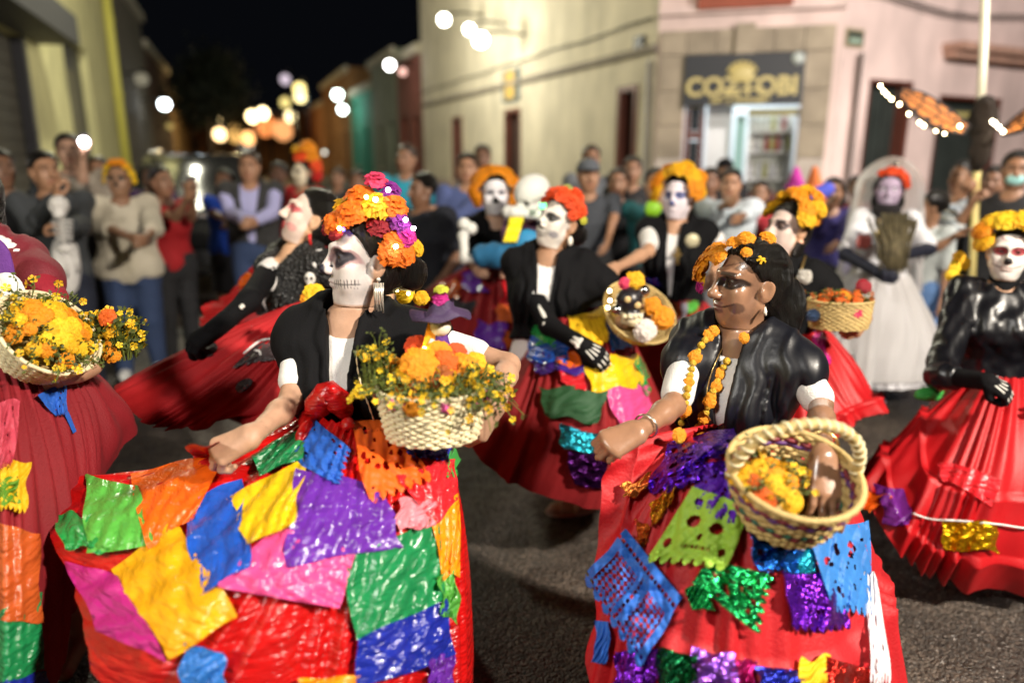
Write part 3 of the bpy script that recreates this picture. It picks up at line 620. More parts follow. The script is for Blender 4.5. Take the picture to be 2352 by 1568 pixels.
# ================================================================ people
SKIN = skinmat('skin', .48); SKINW = skinmat('painted_skin', .55); SKINO = skinmat('oily_skin', .30, .5)
def fabric(name, col, rough=.85, sheen=0, bump=.35, bscale=220, var=.12, **k): return mat(name, col, rough, sheen=sheen, bump=bump, bscale=bscale, var=var, vscale=5, **k)
HAIRM = mat('black_hair', (.012, .010, .009), .38, bump=1.4, bscale=14, stretch=(7, 7, 1.2), btype='wave', var=.3, vscale=30)
BROWNHAIR = mat('brown_hair', (.03, .018, .012), .45, bump=.8, bscale=40)
EYEW = mat('eye_white', (.75, .72, .68), .15); IRIS = mat('eye_iris', (.02, .012, .008), .1)
def sm(x, a, b):
    t = np.clip((x-a)/(b-a), 0, 1); return t*t*(3-2*t)
class Rig:
    def __init__(s, head, yaw=0, lean=0, side=0, hy=None, hp=0, hr=0, R=None, L=None, fat=1.0, H=None, female=True, stance=.1, neckshift=(0, 0, 0), kn=0):
        s.head = W(*head) if not isinstance(head, Vector) else head
        s.F = Vector((-math.sin(math.radians(yaw)), -math.cos(math.radians(yaw)), 0))
        s.M0 = axes(s.F)
        le, si = math.radians(lean), math.radians(side)
        s.M = s.M0 @ Matrix.Rotation(-le, 3, 'X') @ Matrix.Rotation(si, 3, 'Y')   # lean forward, lean to own right
        hd = hy if hy is not None else yaw
        hd = math.radians(hd); hpr = math.radians(hp)
        f = Vector((-math.sin(hd)*math.cos(hpr), -math.cos(hd)*math.cos(hpr), math.sin(hpr)))
        s.HM = axes(f) @ Matrix.Rotation(math.radians(hr), 3, 'Y')
        # height from the head centre when not given
        up = s.M @ Vector((0, 0, 1))
        s.H = H or s.head.z/(.52 + .403*up.z); s.k = s.H/1.6; k = s.k
        s.fat = fat; wd = 1.0 if female else 1.12; s.wd = wd; s.female = female
        s.nb = s.head - s.HM @ Vector((0, -.012, .15))*k*.95 - Vector(neckshift)
        s.hip = s.nb - up*.505*k
        s.sh = {q: s.hip + s.M @ Vector((sx_*(.150 if female else .158)*wd*(.5+.5*fat)*k, -.01*k, .462*k)) for q, sx_ in (('R', 1), ('L', -1))}
        s.arm = {}
        for q, spec in (('R', R), ('L', L)):
            spec = dict(spec or {}); sg = 1 if q == 'R' else -1
            S = s.sh[q]; l1, l2 = .275*k, .235*k
            hand = spec.get('p'); el = spec.get('e')
            hand = W(*hand) if isinstance(hand, tuple) else (hand if hand is not None else S + s.M @ Vector((sg*.09, .06, -.50))*k)
            el = W(*el) if isinstance(el, tuple) else el
            if el is None:
                v = hand-S; dist = min(v.length, (l1+l2)*.999); v.normalize(); hand = S + v*dist
                a = (l1*l1 - l2*l2 + dist*dist)/(2*dist); hh = math.sqrt(max(l1*l1-a*a, 0))
                pole = s.M @ Vector(spec.get('pole', (sg*.5, -.6, -.7))); pole = (pole - v*pole.dot(v)).normalized()
                el = S + v*a + pole*hh
            fd = Vector(spec['f']).normalized() if 'f' in spec else (hand-el).normalized()
            pn = Vector(spec['n']).normalized() if 'n' in spec else (s.M @ Vector((sg, .2, 0)))  # back of the hand
            pn = (pn - fd*pn.dot(fd)).normalized()
            s.arm[q] = dict(S=S, E=el, W=hand, f=fd, n=pn, curl=spec.get('curl', .35), thick=spec.get('thick', 1.0), spread=spec.get('spread', 0))
        s.foot = {}; s.leg = {}
        hz = s.hip.z
        for q, sg in (('R', 1), ('L', -1)):
            hj = s.hip + s.M0 @ Vector((sg*.085*k, 0, -.02*k)); ft = Vector((hj.x, hj.y, 0)) + s.M0 @ Vector((sg*(stance-.07)*k, (.05 if sg > 0 else -.06)*k, .065*k))
            up_ = s.hip - Vector((0, 0, 0)); kn_ = (hj+ft)/2 + s.F*(.02+kn)*k
            s.leg[q] = (hj, kn_, ft)
        s.base = Vector((s.hip.x, s.hip.y, 0))
    TZ = [-.10, -.04, .03, .10, .17, .24, .31, .37, .43, .475, .51]; 
    def torso(s, f, inf=0.0, z0=None):
        k = s.k; ft = s.fat; fm = s.female
        rx = [.12, .165, .168, .145, .128, .136, .150, .158, .145, .10, .055] if fm else [.12, .15, .155, .145, .142, .152, .165, .175, .165, .11, .06]
        ry = [.08, .108, .112, .098, .090, .098, .110, .104, .085, .068, .05] if fm else [.08, .10, .102, .098, .098, .105, .112, .108, .092, .07, .052]
        g = [ft if i < 7 else 1+(ft-1)*.4 for i in range(11)]
        yo = [0, -.005, -.004, .0, .004, .008, .012, .004, -.006, -.012, -.012]
        f.loft(s.hip, s.M, [z*k for z in s.TZ], [r*k*g[i]+inf for i, r in enumerate(rx)], [r*k*g[i]+inf for i, r in enumerate(ry)], k=.04, yo=[y*k for y in yo])
        if fm:
            for sg in (1, -1): f.ell(s.hip + s.M @ Vector((sg*.066, .088, .305))*k, ((.058*k+inf), (.048*k+inf), (.058*k+inf)), s.M, k=.05)
        return f
    def arms(s, f, inf=0.0, to=1.0, k=.03):
        m = s.k
        for q in 'RL':
            a = s.arm[q]; t = a['thick']*(1+(s.fat-1)*.5)
            f.ell(a['S'] + (a['E']-a['S']).normalized()*.01, (.046*m*t+inf,)*3, k=.04)
            if to <= .5:
                f.cap(a['S'], a['S'].lerp(a['E'], to*2), .042*m*t+inf, (.042-.008*to*2)*m*t+inf, k=k)
            else:
                f.cap(a['S'], a['E'], .042*m*t+inf, .032*m*t+inf, k=k)
                u = (to-.5)*2; mid = a['E'].lerp(a['W'], .3*u)
                f.cap(a['E'], mid, .031*m*t+inf, .033*m*t+inf, k=.02); f.cap(mid, a['E'].lerp(a['W'], u), .033*m*t+inf, (.033-.0105*u)*m*t+inf, k=.02)
        return f
    def legs(s, f, inf=0.0, to=1.0):
        k = s.k; g = 1+(s.fat-1)*.6
        for q in 'RL':
            h, n, a = s.leg[q]
            f.cap(h, n, .088*k*g+inf, .054*k*g+inf, k=.03)
            f.cap(n, n.lerp(a, .35), .052*k*g+inf, .055*k*g+inf, k=.02); f.cap(n.lerp(a, .35), a, .055*k*g+inf, .035*k+inf, k=.02)
        return f
    def neckf(s, f, inf=0):
        t = s.head + s.HM @ Vector((0, -.015, -.06))*s.k
        f.cap(s.nb - (s.M @ Vector((0, .0, .03)))*s.k, t, .056*s.k+inf, .050*s.k+inf, k=.03); return f
    def headf(s, f, teeth=False):
        k = s.k*1.02; c = s.head; M = s.HM
        P = lambda x, y, z: c + M @ Vector((x, y, z))*k
        E = lambda x, y, z, r, kk=.02, op=1: f.ell(P(x, y, z), tuple(q*k for q in r), M, k=kk*k, op=op)
        E(0, -.018, .036, (.073, .090, .076)); E(0, .022, -.03, (.056, .062, .086), .03)
        E(0, .052, -.088, (.020, .020, .019), .03)
        for g in (1, -1):
            f.cap(P(g*.055, -.008, -.052), P(g*.014, .052, -.094), .016*k, .014*k, k=.03*k)
            E(g*.042, .052, -.016, (.021, .018, .018), .025); E(g*.034, .050, -.05, (.022, .022, .03), .03)
            f.cap(P(g*.008, .083, .032), P(g*.045, .064, .030), .009*k, .008*k, k=.016*k)
        for g in (1, -1): E(g*.031, .086, .010, (.019, .016, .0125), .014, -1)
        for g in (1, -1):
            E(g*.031, .0625, .010, (.0155, .0155, .0150), .005)
            E(g*.031, .083, .009, (.0135, .016, .0048), .002, -1)
        f.cap(P(0, .080, .022), P(0, .104, -.024), .0085*k, .0115*k, k=.014*k)
        E(0, .104, -.027, (.0125, .011, .0105), .01)
        for g in (1, -1): E(g*.0125, .093, -.030, (.0085, .011, .0085), .01); E(g*.006, .099, -.0395, (.0035, .006, .004), .004, -1)
        E(0, .080, -.056, (.025, .0125, .0075), .008); E(0, .078, -.0665, (.021, .012, .0080), .008); E(0, .092, -.0612, (.028, .008, .0014), .004, -1)
        for g in (1, -1):
            Rr = M @ Matrix.Rotation(g*.35, 3, 'Z') @ Matrix.Rotation(.25, 3, 'X')
            f.ell(P(g*.075, -.018, -.008), (.008*k, .020*k, .033*k), Rr, k=.008*k); f.ell(P(g*.083, -.014, -.002), (.006*k, .011*k, .020*k), Rr, k=.006*k, op=-1)
            f.ell(P(g*.072, -.004, -.012), (.007*k, .006*k, .010*k), Rr, k=.006*k)
        return f
    def handf(s, f, q):
        a = s.arm[q]; k = s.k*1.0; sg = 1 if q == 'R' else -1
        X = a['f']; N = a['n']; T = N.cross(X)*(-sg) if False else X.cross(N)*sg   # thumb side
        M = Matrix((T, X, N)).transposed(); o = a['W']
        P = lambda x, y, z: o + M @ Vector((x, y, z))*k
        fa = (a['E']-o).normalized(); f.cap(o + fa*.05*k, o, .0245*k, .0235*k, k=.02)
        kn = [(.030, .086, 0), (.010, .091, .003), (-.010, .088, .002), (-.028, .079, -.002)]
        for (x, y, z) in kn: f.cap(P(x*.55, .01, 0), P(x, y, z), .0165*k, .0125*k, k=.016*k)
        ln = [.92, 1.0, .94, .76]; c = a['curl']
        for i, (x, y, z) in enumerate(kn):
            p = P(x, y, z); ang = 0; d = X; sp = a['spread']*(1.5-i)*.16
            for j, (L, r) in enumerate(((.042, .0098), (.026, .0088), (.021, .0078))):
                ang += c*(1.15 if j else .95)*(1+.10*math.sin(i*2.1+j))
                d = (X*math.cos(ang) - N*math.sin(ang)) + T*sp; d.normalize(); p2 = p + d*L*ln[i]*k
                f.cap(p, p2, r*k, (r-.0006)*k, k=.004*k); p = p2
        p0 = P(.018, .018, -.006); p1 = P(.042, .052, -.016 - .02*c); p2 = P(.048-.02*c, .080, -.022-.035*c); p3 = P(.046-.035*c, .103, -.026-.045*c)
        f.cap(p0, p1, .0165*k, .0125*k, k=.014*k); f.cap(p1, p2, .0118*k, .0104*k, k=.006*k); f.cap(p2, p3, .0102*k, .0085*k, k=.005*k)
        return f
def face_coords(rig, V):
    Mi = np.array(rig.HM.transposed()); return ((V - np.array(rig.head)) @ Mi.T)/(rig.k*1.02)
def noise1(p, f, seed=0):
    r = np.random.default_rng(seed); s = 0
    for i in range(5):
        kk = r.normal(size=3)*f; s = s + np.sin(p @ kk + r.uniform(0, 6.28) + np.sin(p @ (r.normal(size=3)*f*.7)))
    return s/5
def paint(rig, V, skin, style):
    p = face_coords(rig, V); x, y, z = p.T; ax = np.abs(x)
    col = np.empty((len(V), 3), np.float32); col[:] = skin
    n1 = noise1(p, 90, 1); n2 = noise1(p, 260, 2)
    col *= (1 + .05*n1 + .04*n2)[:, None]
    def mix(m, c):
        m = np.clip(m, 0, 1)[:, None]; col[:] = col*(1-m) + np.array(c, np.float32)*m
    onhead = (z > -.16)
    head = onhead & (y > -.12)
    front = y > .01
    # natural features: lips, brows, lashes
    lips = (sm(.027-ax, 0, .006)*sm(y, .066, .072)*sm(-.0455-z, -.001, .002)*sm(z+.076, -.001, .003))
    brow = sm(.0058-np.abs(z-(.034-.10*np.maximum(ax-.035, 0))), -.002, .002)*sm(ax, .010, .014)*sm(.055-ax, 0, .006)*front
    eye = sm(1-np.sqrt(((ax-.031)/.017)**2+((z-.009)/.0075)**2), -.2, .1)*front
    if style is None:
        mix(lips*.5, (skin[0]*.75, skin[1]*.42, skin[2]*.42)); mix(brow*.8, (.02, .015, .012)); mix(eye*.5, (.04, .02, .015)); return col
    st = style
    mask = onhead*sm(y + .10*(z+.02) + .004*n1, st.get('edge', -.004), st.get('edge', -.004)+.012)*sm(st.get('top', .115)-z+.003*n1, 0, .012)*sm(z+.118+.003*n1, 0, .01)
    mix(mask*st.get('op', .95)*(1 - .10*np.clip(n1, 0, 1)), st['base'])
    if st.get('shade'):   # smoky grey at the temples and under the cheekbones (paint)
        mix(mask*sm(.035 - np.abs(y-.012+.15*z), 0, .03)*sm(ax, .05, .06)*.4, st['shade'])
    ew, eh = st.get('eye', (.026, .021)); ez = st.get('ez', .012)
    e = np.sqrt(((ax-st.get('ex', .033))/ew)**2 + ((z-ez)/eh)**2) + .06*n2
    if st.get('rim'): mix(sm(1.16-e+.05*n1, 0, .10)*front*mask*.85, st['rim'])
    if st.get('eyec'): mix(sm(1-e, -.02, .14)*front*.97, st['eyec'])
    if st.get('inner'): mix(sm(.55-e, 0, .15)*front, st['inner'])
    if st.get('nose', True):
        w = .014*sm(-.006-z, -.006, .02)+.002
        mix(sm(w-ax, -.001, .002)*sm(y, .080, .086)*sm(z+.044, 0, .003)*sm(-.010-z, 0, .004), st.get('nosec', (.012, .01, .012)))
    arc = np.arctan2(x, y-.02)*.062
    if st.get('teeth'):
        tz = -.0612 + .010*np.abs(arc)/.04*st.get('curve', .4); per = st.get('per', .0105)
        m = sm(np.cos(arc/per*6.283), .45, .8)*sm(st.get('th', .017)-np.abs(z-tz)+.003*n2, 0, .005)*sm(st.get('tw', .066)-np.abs(arc), 0, .01)*(y > .0)
        m = np.maximum(m, sm(.0022-np.abs(z-tz), 0, .0015)*sm(st.get('tw', .066)+.004-np.abs(arc), 0, .008)*(y > .0))
        mix(m*mask*st['teeth'], st.get('toothc', (.03, .028, .03)))
    if st.get('smile'):
        tz = -.0612 + 5.5*arc**2
        mix(sm(.0035-np.abs(z-tz), 0, .002)*sm(.060-np.abs(arc), 0, .008)*front, st['smile'])
    if st.get('cheek'):
        c = np.sqrt(((z+.058)/.018)**2 + ((np.abs(arc)-.062)/.022)**2); mix(sm(1-c+.2*n2, 0, .3)*st.get('cheekop', .8), st['cheek'])
    if st.get('lipc'): mix(lips, st['lipc'])
    if st.get('petal'):
        for k in range(9):
            w = k*.7; px_, pz = .030*math.cos(w), .075 + .02*math.sin(w)
            mix(sm(.0065-np.hypot(ax-abs(px_)*1.2, z-pz), 0, .003)*front*.6, st['petal'])
    if st.get('lines'):
        m = sm(.0035-np.abs(z-(.058+.35*(ax-.02))+.004*n2), 0, .003)*front*(ax < .06); mix(m*.7, st['lines'])
    mix(brow*st.get('brow', 0), (.02, .015, .015))
    mix(sm(.0035-np.abs(e-1.0)*ew, 0, .003)*front*st.get('ring', 0), (.02, .015, .015))
    return col
def make_body(rig, name_parent, skin=(.30, .16, .095), style=None, h=(.011, .005, .005), m=None, legs=True, bare=None):
    """one continuous skin: trunk, arms and legs, with head and hands meshed finer"""
    k = rig.k
    up = rig.HM @ Vector((0, 0, 1)); ncut = rig.head + rig.HM @ Vector((0, -.01, -.118))*k
    f = Field(); rig.torso(f); rig.neckf(f); rig.arms(f, to=1.0)
    if legs:
        rig.legs(f)
        for q in 'RL':
            a = rig.leg[q][2]; f.cap(a + Vector((0, 0, -.02))*k - rig.F*.015*k, a + rig.F*.15*k + Vector((0, 0, -.042))*k, .036*k, .024*k, k=.03)
    n = (up.x, up.y, up.z)
    rad = .17*k
    def trunkclip(D, X, Y, Z):
        d = (X-ncut.x)*n[0] + (Y-ncut.y)*n[1] + (Z-ncut.z)*n[2]
        near = np.sqrt((X-rig.head.x)**2+(Y-rig.head.y)**2+(Z-rig.head.z)**2) < rad*1.25
        return np.where(near, np.maximum(D, d), D)
    parts = [f.mesh(h[0], post=trunkclip)]
    g = Field(); rig.headf(g); rig.neckf(g)
    c = rig.head; e = .16*k
    parts.append(g.mesh(h[1], lo=tuple(c[i]-e-.03 for i in range(3)), hi=tuple(c[i]+e for i in range(3)), clips=[(ncut - up*.004, (-n[0], -n[1], -n[2]))]))
    for q in 'RL':
        a = rig.arm[q]; hf = Field(); rig.handf(hf, q)
        parts.append(hf.mesh(h[2], clips=[(a['W'] + (a['E']-a['W']).normalized()*.03*k, tuple((a['E']-a['W']).normalized()))]))
    V, F = join(parts)
    col = paint(rig, V, skin, style)
    if bare is not None: bare(rig, V, col)
    return link('body', np_mesh(V, F, True, col), m or SKIN, name_parent)
def cloth(name, f, parent, m, h=.012, inf=0, clips=(), disp=None, post=None, **kw):
    V, F = f.mesh(h, clips=clips, disp=disp, inflate=inf, post=post)
    if len(V) == 0: return None
    return link(name, np_mesh(V, F), m, parent, **kw)
def shirt(rig, parent, m, sleeve=.4, folds=None, sl=None, hem=-.06, loose=.016, neck=.085, vneck=0, wr=.006, h=.012, name='shirt', slack=0, seed=0):
    k = rig.k; f = Field(); rig.torso(f, loose+slack); 
    if sleeve > 0: rig.arms(f, sl or loose*.9, sleeve)
    M = rig.M; dn = M @ Vector((0, 0, -1))
    clips = [(rig.hip + M @ Vector((0, 0, hem*k)), tuple(dn))]
    f.cap(rig.nb + M @ Vector((0, .03, .0))*k, rig.nb + M @ Vector((0, .05, .12))*k, neck*k*.8, neck*k, k=.012, op=-1)
    if vneck: f.cap(rig.nb + M @ Vector((0, .12, -.02))*k, rig.nb + M @ Vector((0, .16, -vneck))*k, .05*k, .006, k=.012, op=-1)
    # hands below the hem line stay untouched: clip only the trunk
    hp = rig.hip; Mi = M.transposed()
    def post(D, X, Y, Z):
        lz = (X-hp.x)*dn.x + (Y-hp.y)*dn.y + (Z-hp.z)*dn.z + hem*k
        lx = (X-hp.x)*M[0][0] + (Y-hp.y)*M[1][0] + (Z-hp.z)*M[2][0]
        return np.where(np.abs(lx) < .24*k*rig.fat+slack, np.maximum(D, lz), D)
    return cloth(name, f, parent, m, h, clips=() , disp=folds or (wrinkle(wr, 26, seed) if wr else None), post=post)
def trousers(rig, parent, m, h=.012, wr=.005, seed=1, to=1.0, name='trousers', loose=.014):
    k = rig.k; f = Field(); g = rig.fat
    f.loft(rig.hip, rig.M, [-.12*k, -.04*k, .03*k, .09*k], [.13*k*g+loose, .162*k*g+loose, .165*k*g+loose, .148*k*g+loose], [.09*k*g+loose, .107*k*g+loose, .110*k*g+loose, .10*k*g+loose], k=.04)
    for q in 'RL':
        a, n, t = rig.leg[q]; t2 = n.lerp(t, (to-.5)*2) if to > .5 else n
        f.cap(a, n, .088*k*g+loose, .058*k*g+loose, k=.03); f.cap(n, t2, .058*k*g+loose, .048*k+loose, k=.02)
    return cloth(name, f, parent, m, h, disp=wrinkle(wr, 24, seed))
def shoes(rig, parent, m, h=.009):
    k = rig.k
    for q in 'RL':
        a = rig.leg[q][2]; f = Field(); b = Vector((a.x, a.y, 0)); M = rig.M0
        f.ell(b + M @ Vector((0, .055, .042))*k, (.046*k, .135*k, .042*k), M, k=.02); f.ell(b + M @ Vector((0, -.02, .06))*k, (.042*k, .055*k, .055*k), M, k=.03)
        cloth('shoe', f, parent, m, h, clips=[((0, 0, .004), (0, 0, -1))])
def hair(rig, parent, m=None, style='short', h=.006, bun=None, extra=None):
    m = m or HAIRM; k = rig.k*1.02; c = rig.head; M = rig.HM
    P = lambda x, y, z: c + M @ Vector((x, y, z))*k
    f = Field(); t = .010 if style != 'short' else .014
    f.ell(P(0, -.022, .042), ((.073+t)*k, (.090+t)*k, (.076+t)*k), M, k=.02)
    if style in ('long', 'bob', 'pony', 'bun', 'braid'):
        f.ell(P(0, -.045, -.01), ((.072+t)*k, (.066+t)*k, (.085)*k), M, k=.03)
    if style == 'long': f.cap(P(0, -.075, -.02), P(0, -.09, -.30), .075*k, .055*k, k=.04)
    if style == 'bob':
        for g in (1, -1): f.cap(P(g*.072, -.02, .02), P(g*.078, -.01, -.10), .030*k, .022*k, k=.03)
    if style in ('bun', 'braid'): f.ell(P(0, -.125, -.035), (.05*k, .045*k, .05*k), M, k=.02)
    if style == 'braid':
        for i in range(7): f.ell(P(.012*(-1)**i, -.13-.004*i, -.08-.04*i), (.030*k, .026*k, .030*k), M, k=.012)
    if style == 'pony': f.cap(P(0, -.11, .03), P(0, -.15, -.16), .035*k, .02*k, k=.02)
    if extra: extra(f, P, k)
    # carve the face opening
    f.ell(P(0, .094, -.018), (.126*k, .112*k, .106*k), M, k=.02*k, op=-1)
    if style != 'short' or True:
        for g in (1, -1): f.ell(P(g*.088, -.010, -.012), (.028*k, .024*k, .036*k), M, k=.012*k, op=-1)
    return cloth('hair', f, parent, m, h, disp=wrinkle(.0025, 120, 3, stretch=(1, 1, .4)))
def eyes(rig, parent, iris=None):
    k = rig.k*1.02
    for g in (1, -1):
        b = MB(); c = rig.head + rig.HM @ Vector((g*.031, .0625, .0098))*k
        b.ball(c, .0138*k, rig.HM @ Matrix.Rotation(-math.pi/2, 3, 'X'), 16, 12)
        for i, fc_ in enumerate(b.f):
            j = i//16
            if j < 3 : b.m[i] = 1
        b.build('eye', [EYEW, iris or IRIS], parent)
def face_part(rig, x, y, z): return rig.head + rig.HM @ Vector((x, y, z))*rig.k*1.02
# ---------------------------------------------------------------- flowers
def bloom(seed, layers=5, ruf=.25, petals=9, flat=.75, pw=.34):
    r = random.Random(seed); b = MB()
    for L in range(layers):
        el = 1.45 - L*(1.5/(layers-1)) ; n = max(4, int(petals*(1.0 if L else .6)*(1+.15*L))); rad = .55+.45*(L/(layers-1))
        for i in range(n):
            w = 2*math.pi*(i+.5*(L % 2))/n + r.uniform(-.15, .15); e = el + r.uniform(-.12, .12)
            d = Vector((math.cos(w)*math.cos(e), math.sin(w)*math.cos(e), math.sin(e)*flat)); s = d.cross(Vector((0, 0, 1))); s = s.normalized() if s.length > .01 else Vector((1, 0, 0))
            n_ = s.cross(d).normalized(); wd = pw*r.uniform(.75, 1.2)
            base = d*.15; mid = d*rad*.7 + n_*.12; tip = d*rad*(1+r.uniform(-.1, .12)); k0 = len(b.v)
            for (c, ww, bend) in ((base, wd*.4, 0), (mid, wd*.9, .05), (tip, wd, -.10*r.random()-.04)):
                for q in (-1, 0, 1):
                    b.v.append(tuple(c + s*ww*q*.9 + n_*(bend + ruf*.35*(r.random()-.5)*(1 if ww > .3 else .3) - .07*abs(q))))
            for j in range(2):
                for q in range(2): b.f.append((k0+j*3+q, k0+j*3+q+1, k0+j*3+q+4, k0+j*3+q+3)); b.m.append(0)
    b.ball((0, 0, 0), (.5, .5, .36), nu=8, nv=5)
    return b.mesh(False)
BLOOMS = [bloom(s, 7, .55, 15, .8, .19) for s in (1, 2, 3)]; PAPERF = [bloom(s, 5, .9, 9, .9, .29) for s in (4, 5, 6)]; SMALLF = [bloom(s, 2, .4, 5, .5) for s in (8, 9)]
def petal(name, c): return mat(name, c, .6, trans=.25, var=.22, vscale=40, bump=.3, bscale=90)
ORANGE = petal('marigold_orange', (.86, .32, .008)); YELLOW = petal('marigold_yellow', (.90, .50, .012)); DEEP = petal('marigold_deep', (.75, .13, .008)); RUST = petal('rust_petal', (.40, .10, .012))
RED = petal('red_petal', (.62, .02, .015)); PINKP = petal('pink_petal', (.75, .05, .14)); PURP = petal('purple_petal', (.22, .02, .24)); WHITEP = petal('white_petal', (.85, .78, .72)); LEMON = petal('lemon_petal', (.92, .62, .02)); CRIMSON = petal('crimson_petal', (.30, .008, .02)); MAGP = petal('magenta_petal', (.55, .02, .25))
ORRED = petal('orange_red_petal', (.88, .09, .015))
STEMG = mat('stem_green', (.10, .13, .02), .6, var=.3); LEAFG = mat('leaf_dark', (.07, .09, .012), .6, trans=.2, var=.4, vscale=30)
_bl = {}
def blossom(p, r, m, parent=None, kind=None, normal=None, name='blossom', rnd=random, **kw):
    lib = {'paper': PAPERF, 'small': SMALLF}.get(kind, BLOOMS); key = (id(lib), rnd.randrange(len(lib)), m.name)
    if key not in _bl:
        me = lib[key[1]].copy(); me.materials.append(m); _bl[key] = me
    o = bpy.data.objects.new(name, _bl[key]); COL.objects.link(o)
    nrm = Vector(normal) if normal is not None else Vector((rnd.uniform(-.5, .5), -.8, .7))
    q = nrm.to_track_quat('Z', 'Y'); o.location = p; o.rotation_mode = 'QUATERNION'
    o.rotation_quaternion = q @ Vector((0, 0, 1)).rotation_difference(Vector((0, 0, 1))) ; o.rotation_quaternion.rotate(Matrix.Rotation(rnd.uniform(-.3, .3), 3, nrm.normalized()))
    o.scale = (r, r, r)
    if parent is not None: adopt(o, parent)
    return props(o, **kw)
def leds(pts, parent, name='bulb', r=.008, col=(1, .85, .6), s=25):
    for p in pts:
        b = MB(); b.ball(p, r, nu=8, nv=6); b.build(name, emis('led_%d_%d_%d' % (int(col[0]*99), int(col[1]*99), int(col[2]*99)), col, s), parent)
def headdress(rig, parent, spec, name='flower_headdress'):
    """spec: (x, y, z, radius, material, kind) in head coordinates"""
    hd = bpy.data.objects.new(name, None); COL.objects.link(hd); hd.location = rig.head; adopt(hd, parent); hd.empty_display_size = .05
    rr = random.Random(len(spec))
    for (x, y, z, r, m, kd) in spec:
        p = face_part(rig, x, y, z); blossom(p, r*rig.k, m, hd, kd, normal=(p-rig.head).normalized()*1.0 + Vector((0, -.35, .1)), rnd=rr)
    return hd
def halo(n, r, m, rad=.105, y=-.01, z=.06, a0=10, a1=170, kind=None, jit=.012, seed=0, rows=1, fx=1.0):
    rr = random.Random(seed); out = []
    for k in range(n):
        for w_ in range(rows):
            a = math.radians(a0 + (a1-a0)*(k+.5*(w_ % 2))/(max(n-1, 1)))
            out.append((rad*fx*math.cos(a) + rr.uniform(-jit, jit), y - w_*r*1.1 + rr.uniform(-jit, jit), z + rad*.8*math.sin(a) - .02 + rr.uniform(-jit, jit) + .02*w_, r*rr.uniform(.85, 1.15), m if not isinstance(m, list) else rr.choice(m), kind))
    return out
# ---------------------------------------------------------------- skirts and paper
def cr(P, t, closed):
    n = len(P); i = int(math.floor(t)); u = t-i
    g = (lambda j: P[j % n]) if closed else (lambda j: P[min(max(j, 0), n-1)])
    a, b, c, d = g(i-1), g(i), g(i+1), g(i+2)
    return .5*((2*b) + (c-a)*u + (2*a-5*b+4*c-d)*u*u + (3*b-a-3*c+d)*u**3)
def skirt(name, ribs, parent, m, folds=22, amp=.022, nu=220, nv=46, seed=0, closed=True, flare=1.0, tiers=(), hemr=0):
    """ribs: list of (waist, mid, hem) points; loft with gathered folds"""
    ribs = [tuple(W(*p) if isinstance(p, tuple) else p for p in r) for r in ribs]; n = len(ribs)
    A = [[np.array(r[j]) for r in ribs] for j in range(3)]
    rg = np.random.default_rng(seed); V = np.zeros((nv, nu, 3))
    for i in range(nu):
        t = i*n/nu if closed else i*(n-1)/(nu-1)*.99999
        w, md, h = (cr(A[j], t, closed) for j in range(3))
        for j in range(nv):
            u = j/(nv-1); c = md*2-.5*(w+h)
            V[j, i] = (1-u)**2*w + 2*u*(1-u)*c + u*u*h
    du = np.roll(V, -1, 1)-np.roll(V, 1, 1) if closed else np.gradient(V, axis=1); dv = np.gradient(V, axis=0)
    N = np.cross(du, dv); N /= np.linalg.norm(N, axis=2)[:, :, None]+1e-9
    cen = V.mean((0, 1)); out = np.sign(((V-cen)*N).sum()); N *= out if out != 0 else 1
    s = np.linspace(0, 1, nu, endpoint=not closed)[None, :]; u = np.linspace(0, 1, nv)[:, None]
    ph = s*folds*2*math.pi
    wob = sum(rg.uniform(.5, 1.5)*np.sin(2*math.pi*(k*s + rg.uniform())+u*rg.uniform(-2, 2)) for k in (1, 2, 3, 5))
    am_ = .75+.45*np.sin(ph*.37+wob*1.7+1.0)
    fold = u*am_*(np.sin(ph*.55 + wob*1.6) + .35*np.sin(ph*1.2+wob*2.3+u*2)) + (1-u)*1.3*np.sin(ph*1.6+wob*2) + .28*np.sin(ph*2.1+wob*2.6+u*3)*(1-.4*u)
    am = amp*(.18 + .82*u**.8)
    if tiers:
        for t0 in tiers:
            am = am*(1 + .0*u); fold = fold + np.where(u > t0, .55*np.sin(ph*1.9+3*wob), 0); V = V + N*np.where(u > t0, .018*np.exp(-(u-t0)*18) + .01, 0)[:, :, None]
    fine = .0009*np.sin(s*folds*31+u*40+3*wob)*u
    V = V + N*((fold*am) + fine)[:, :, None]
    idx = np.arange(nv*nu).reshape(nv, nu)
    nx = np.roll(idx, -1, 1) if closed else None
    if closed: F = np.stack([idx[:-1], nx[:-1], nx[1:], idx[1:]], -1).reshape(-1, 4)
    else: F = np.stack([idx[:-1, :-1], idx[:-1, 1:], idx[1:, 1:], idx[1:, :-1]], -1).reshape(-1, 4)
    o = link(name, np_mesh(V.reshape(-1, 3), F), m, parent)
    o['_bvh'] = 0; BV[o.name] = BVHTree.FromPolygons([tuple(p) for p in V.reshape(-1, 3)], [tuple(f) for f in F.tolist()])
    del o['_bvh']; return o
BV = {}
def ring_ribs(c, waist, hem, z1, z0, n=10, bulge=.5, dx=0, dy=0):
    out = []
    for i in range(n):
        w = 2*math.pi*i/n; cx, sy = math.cos(w), math.sin(w)
        a = Vector((c[0]+waist[0]*cx, c[1]+waist[1]*sy, z1)); h = Vector((c[0]+dx+hem[0]*cx, c[1]+dy+hem[1]*sy, z0))
        m_ = a.lerp(h, bulge) ; m_ = Vector((m_.x, m_.y, (z1+z0)/2)); out.append((a, m_, h))
    return out
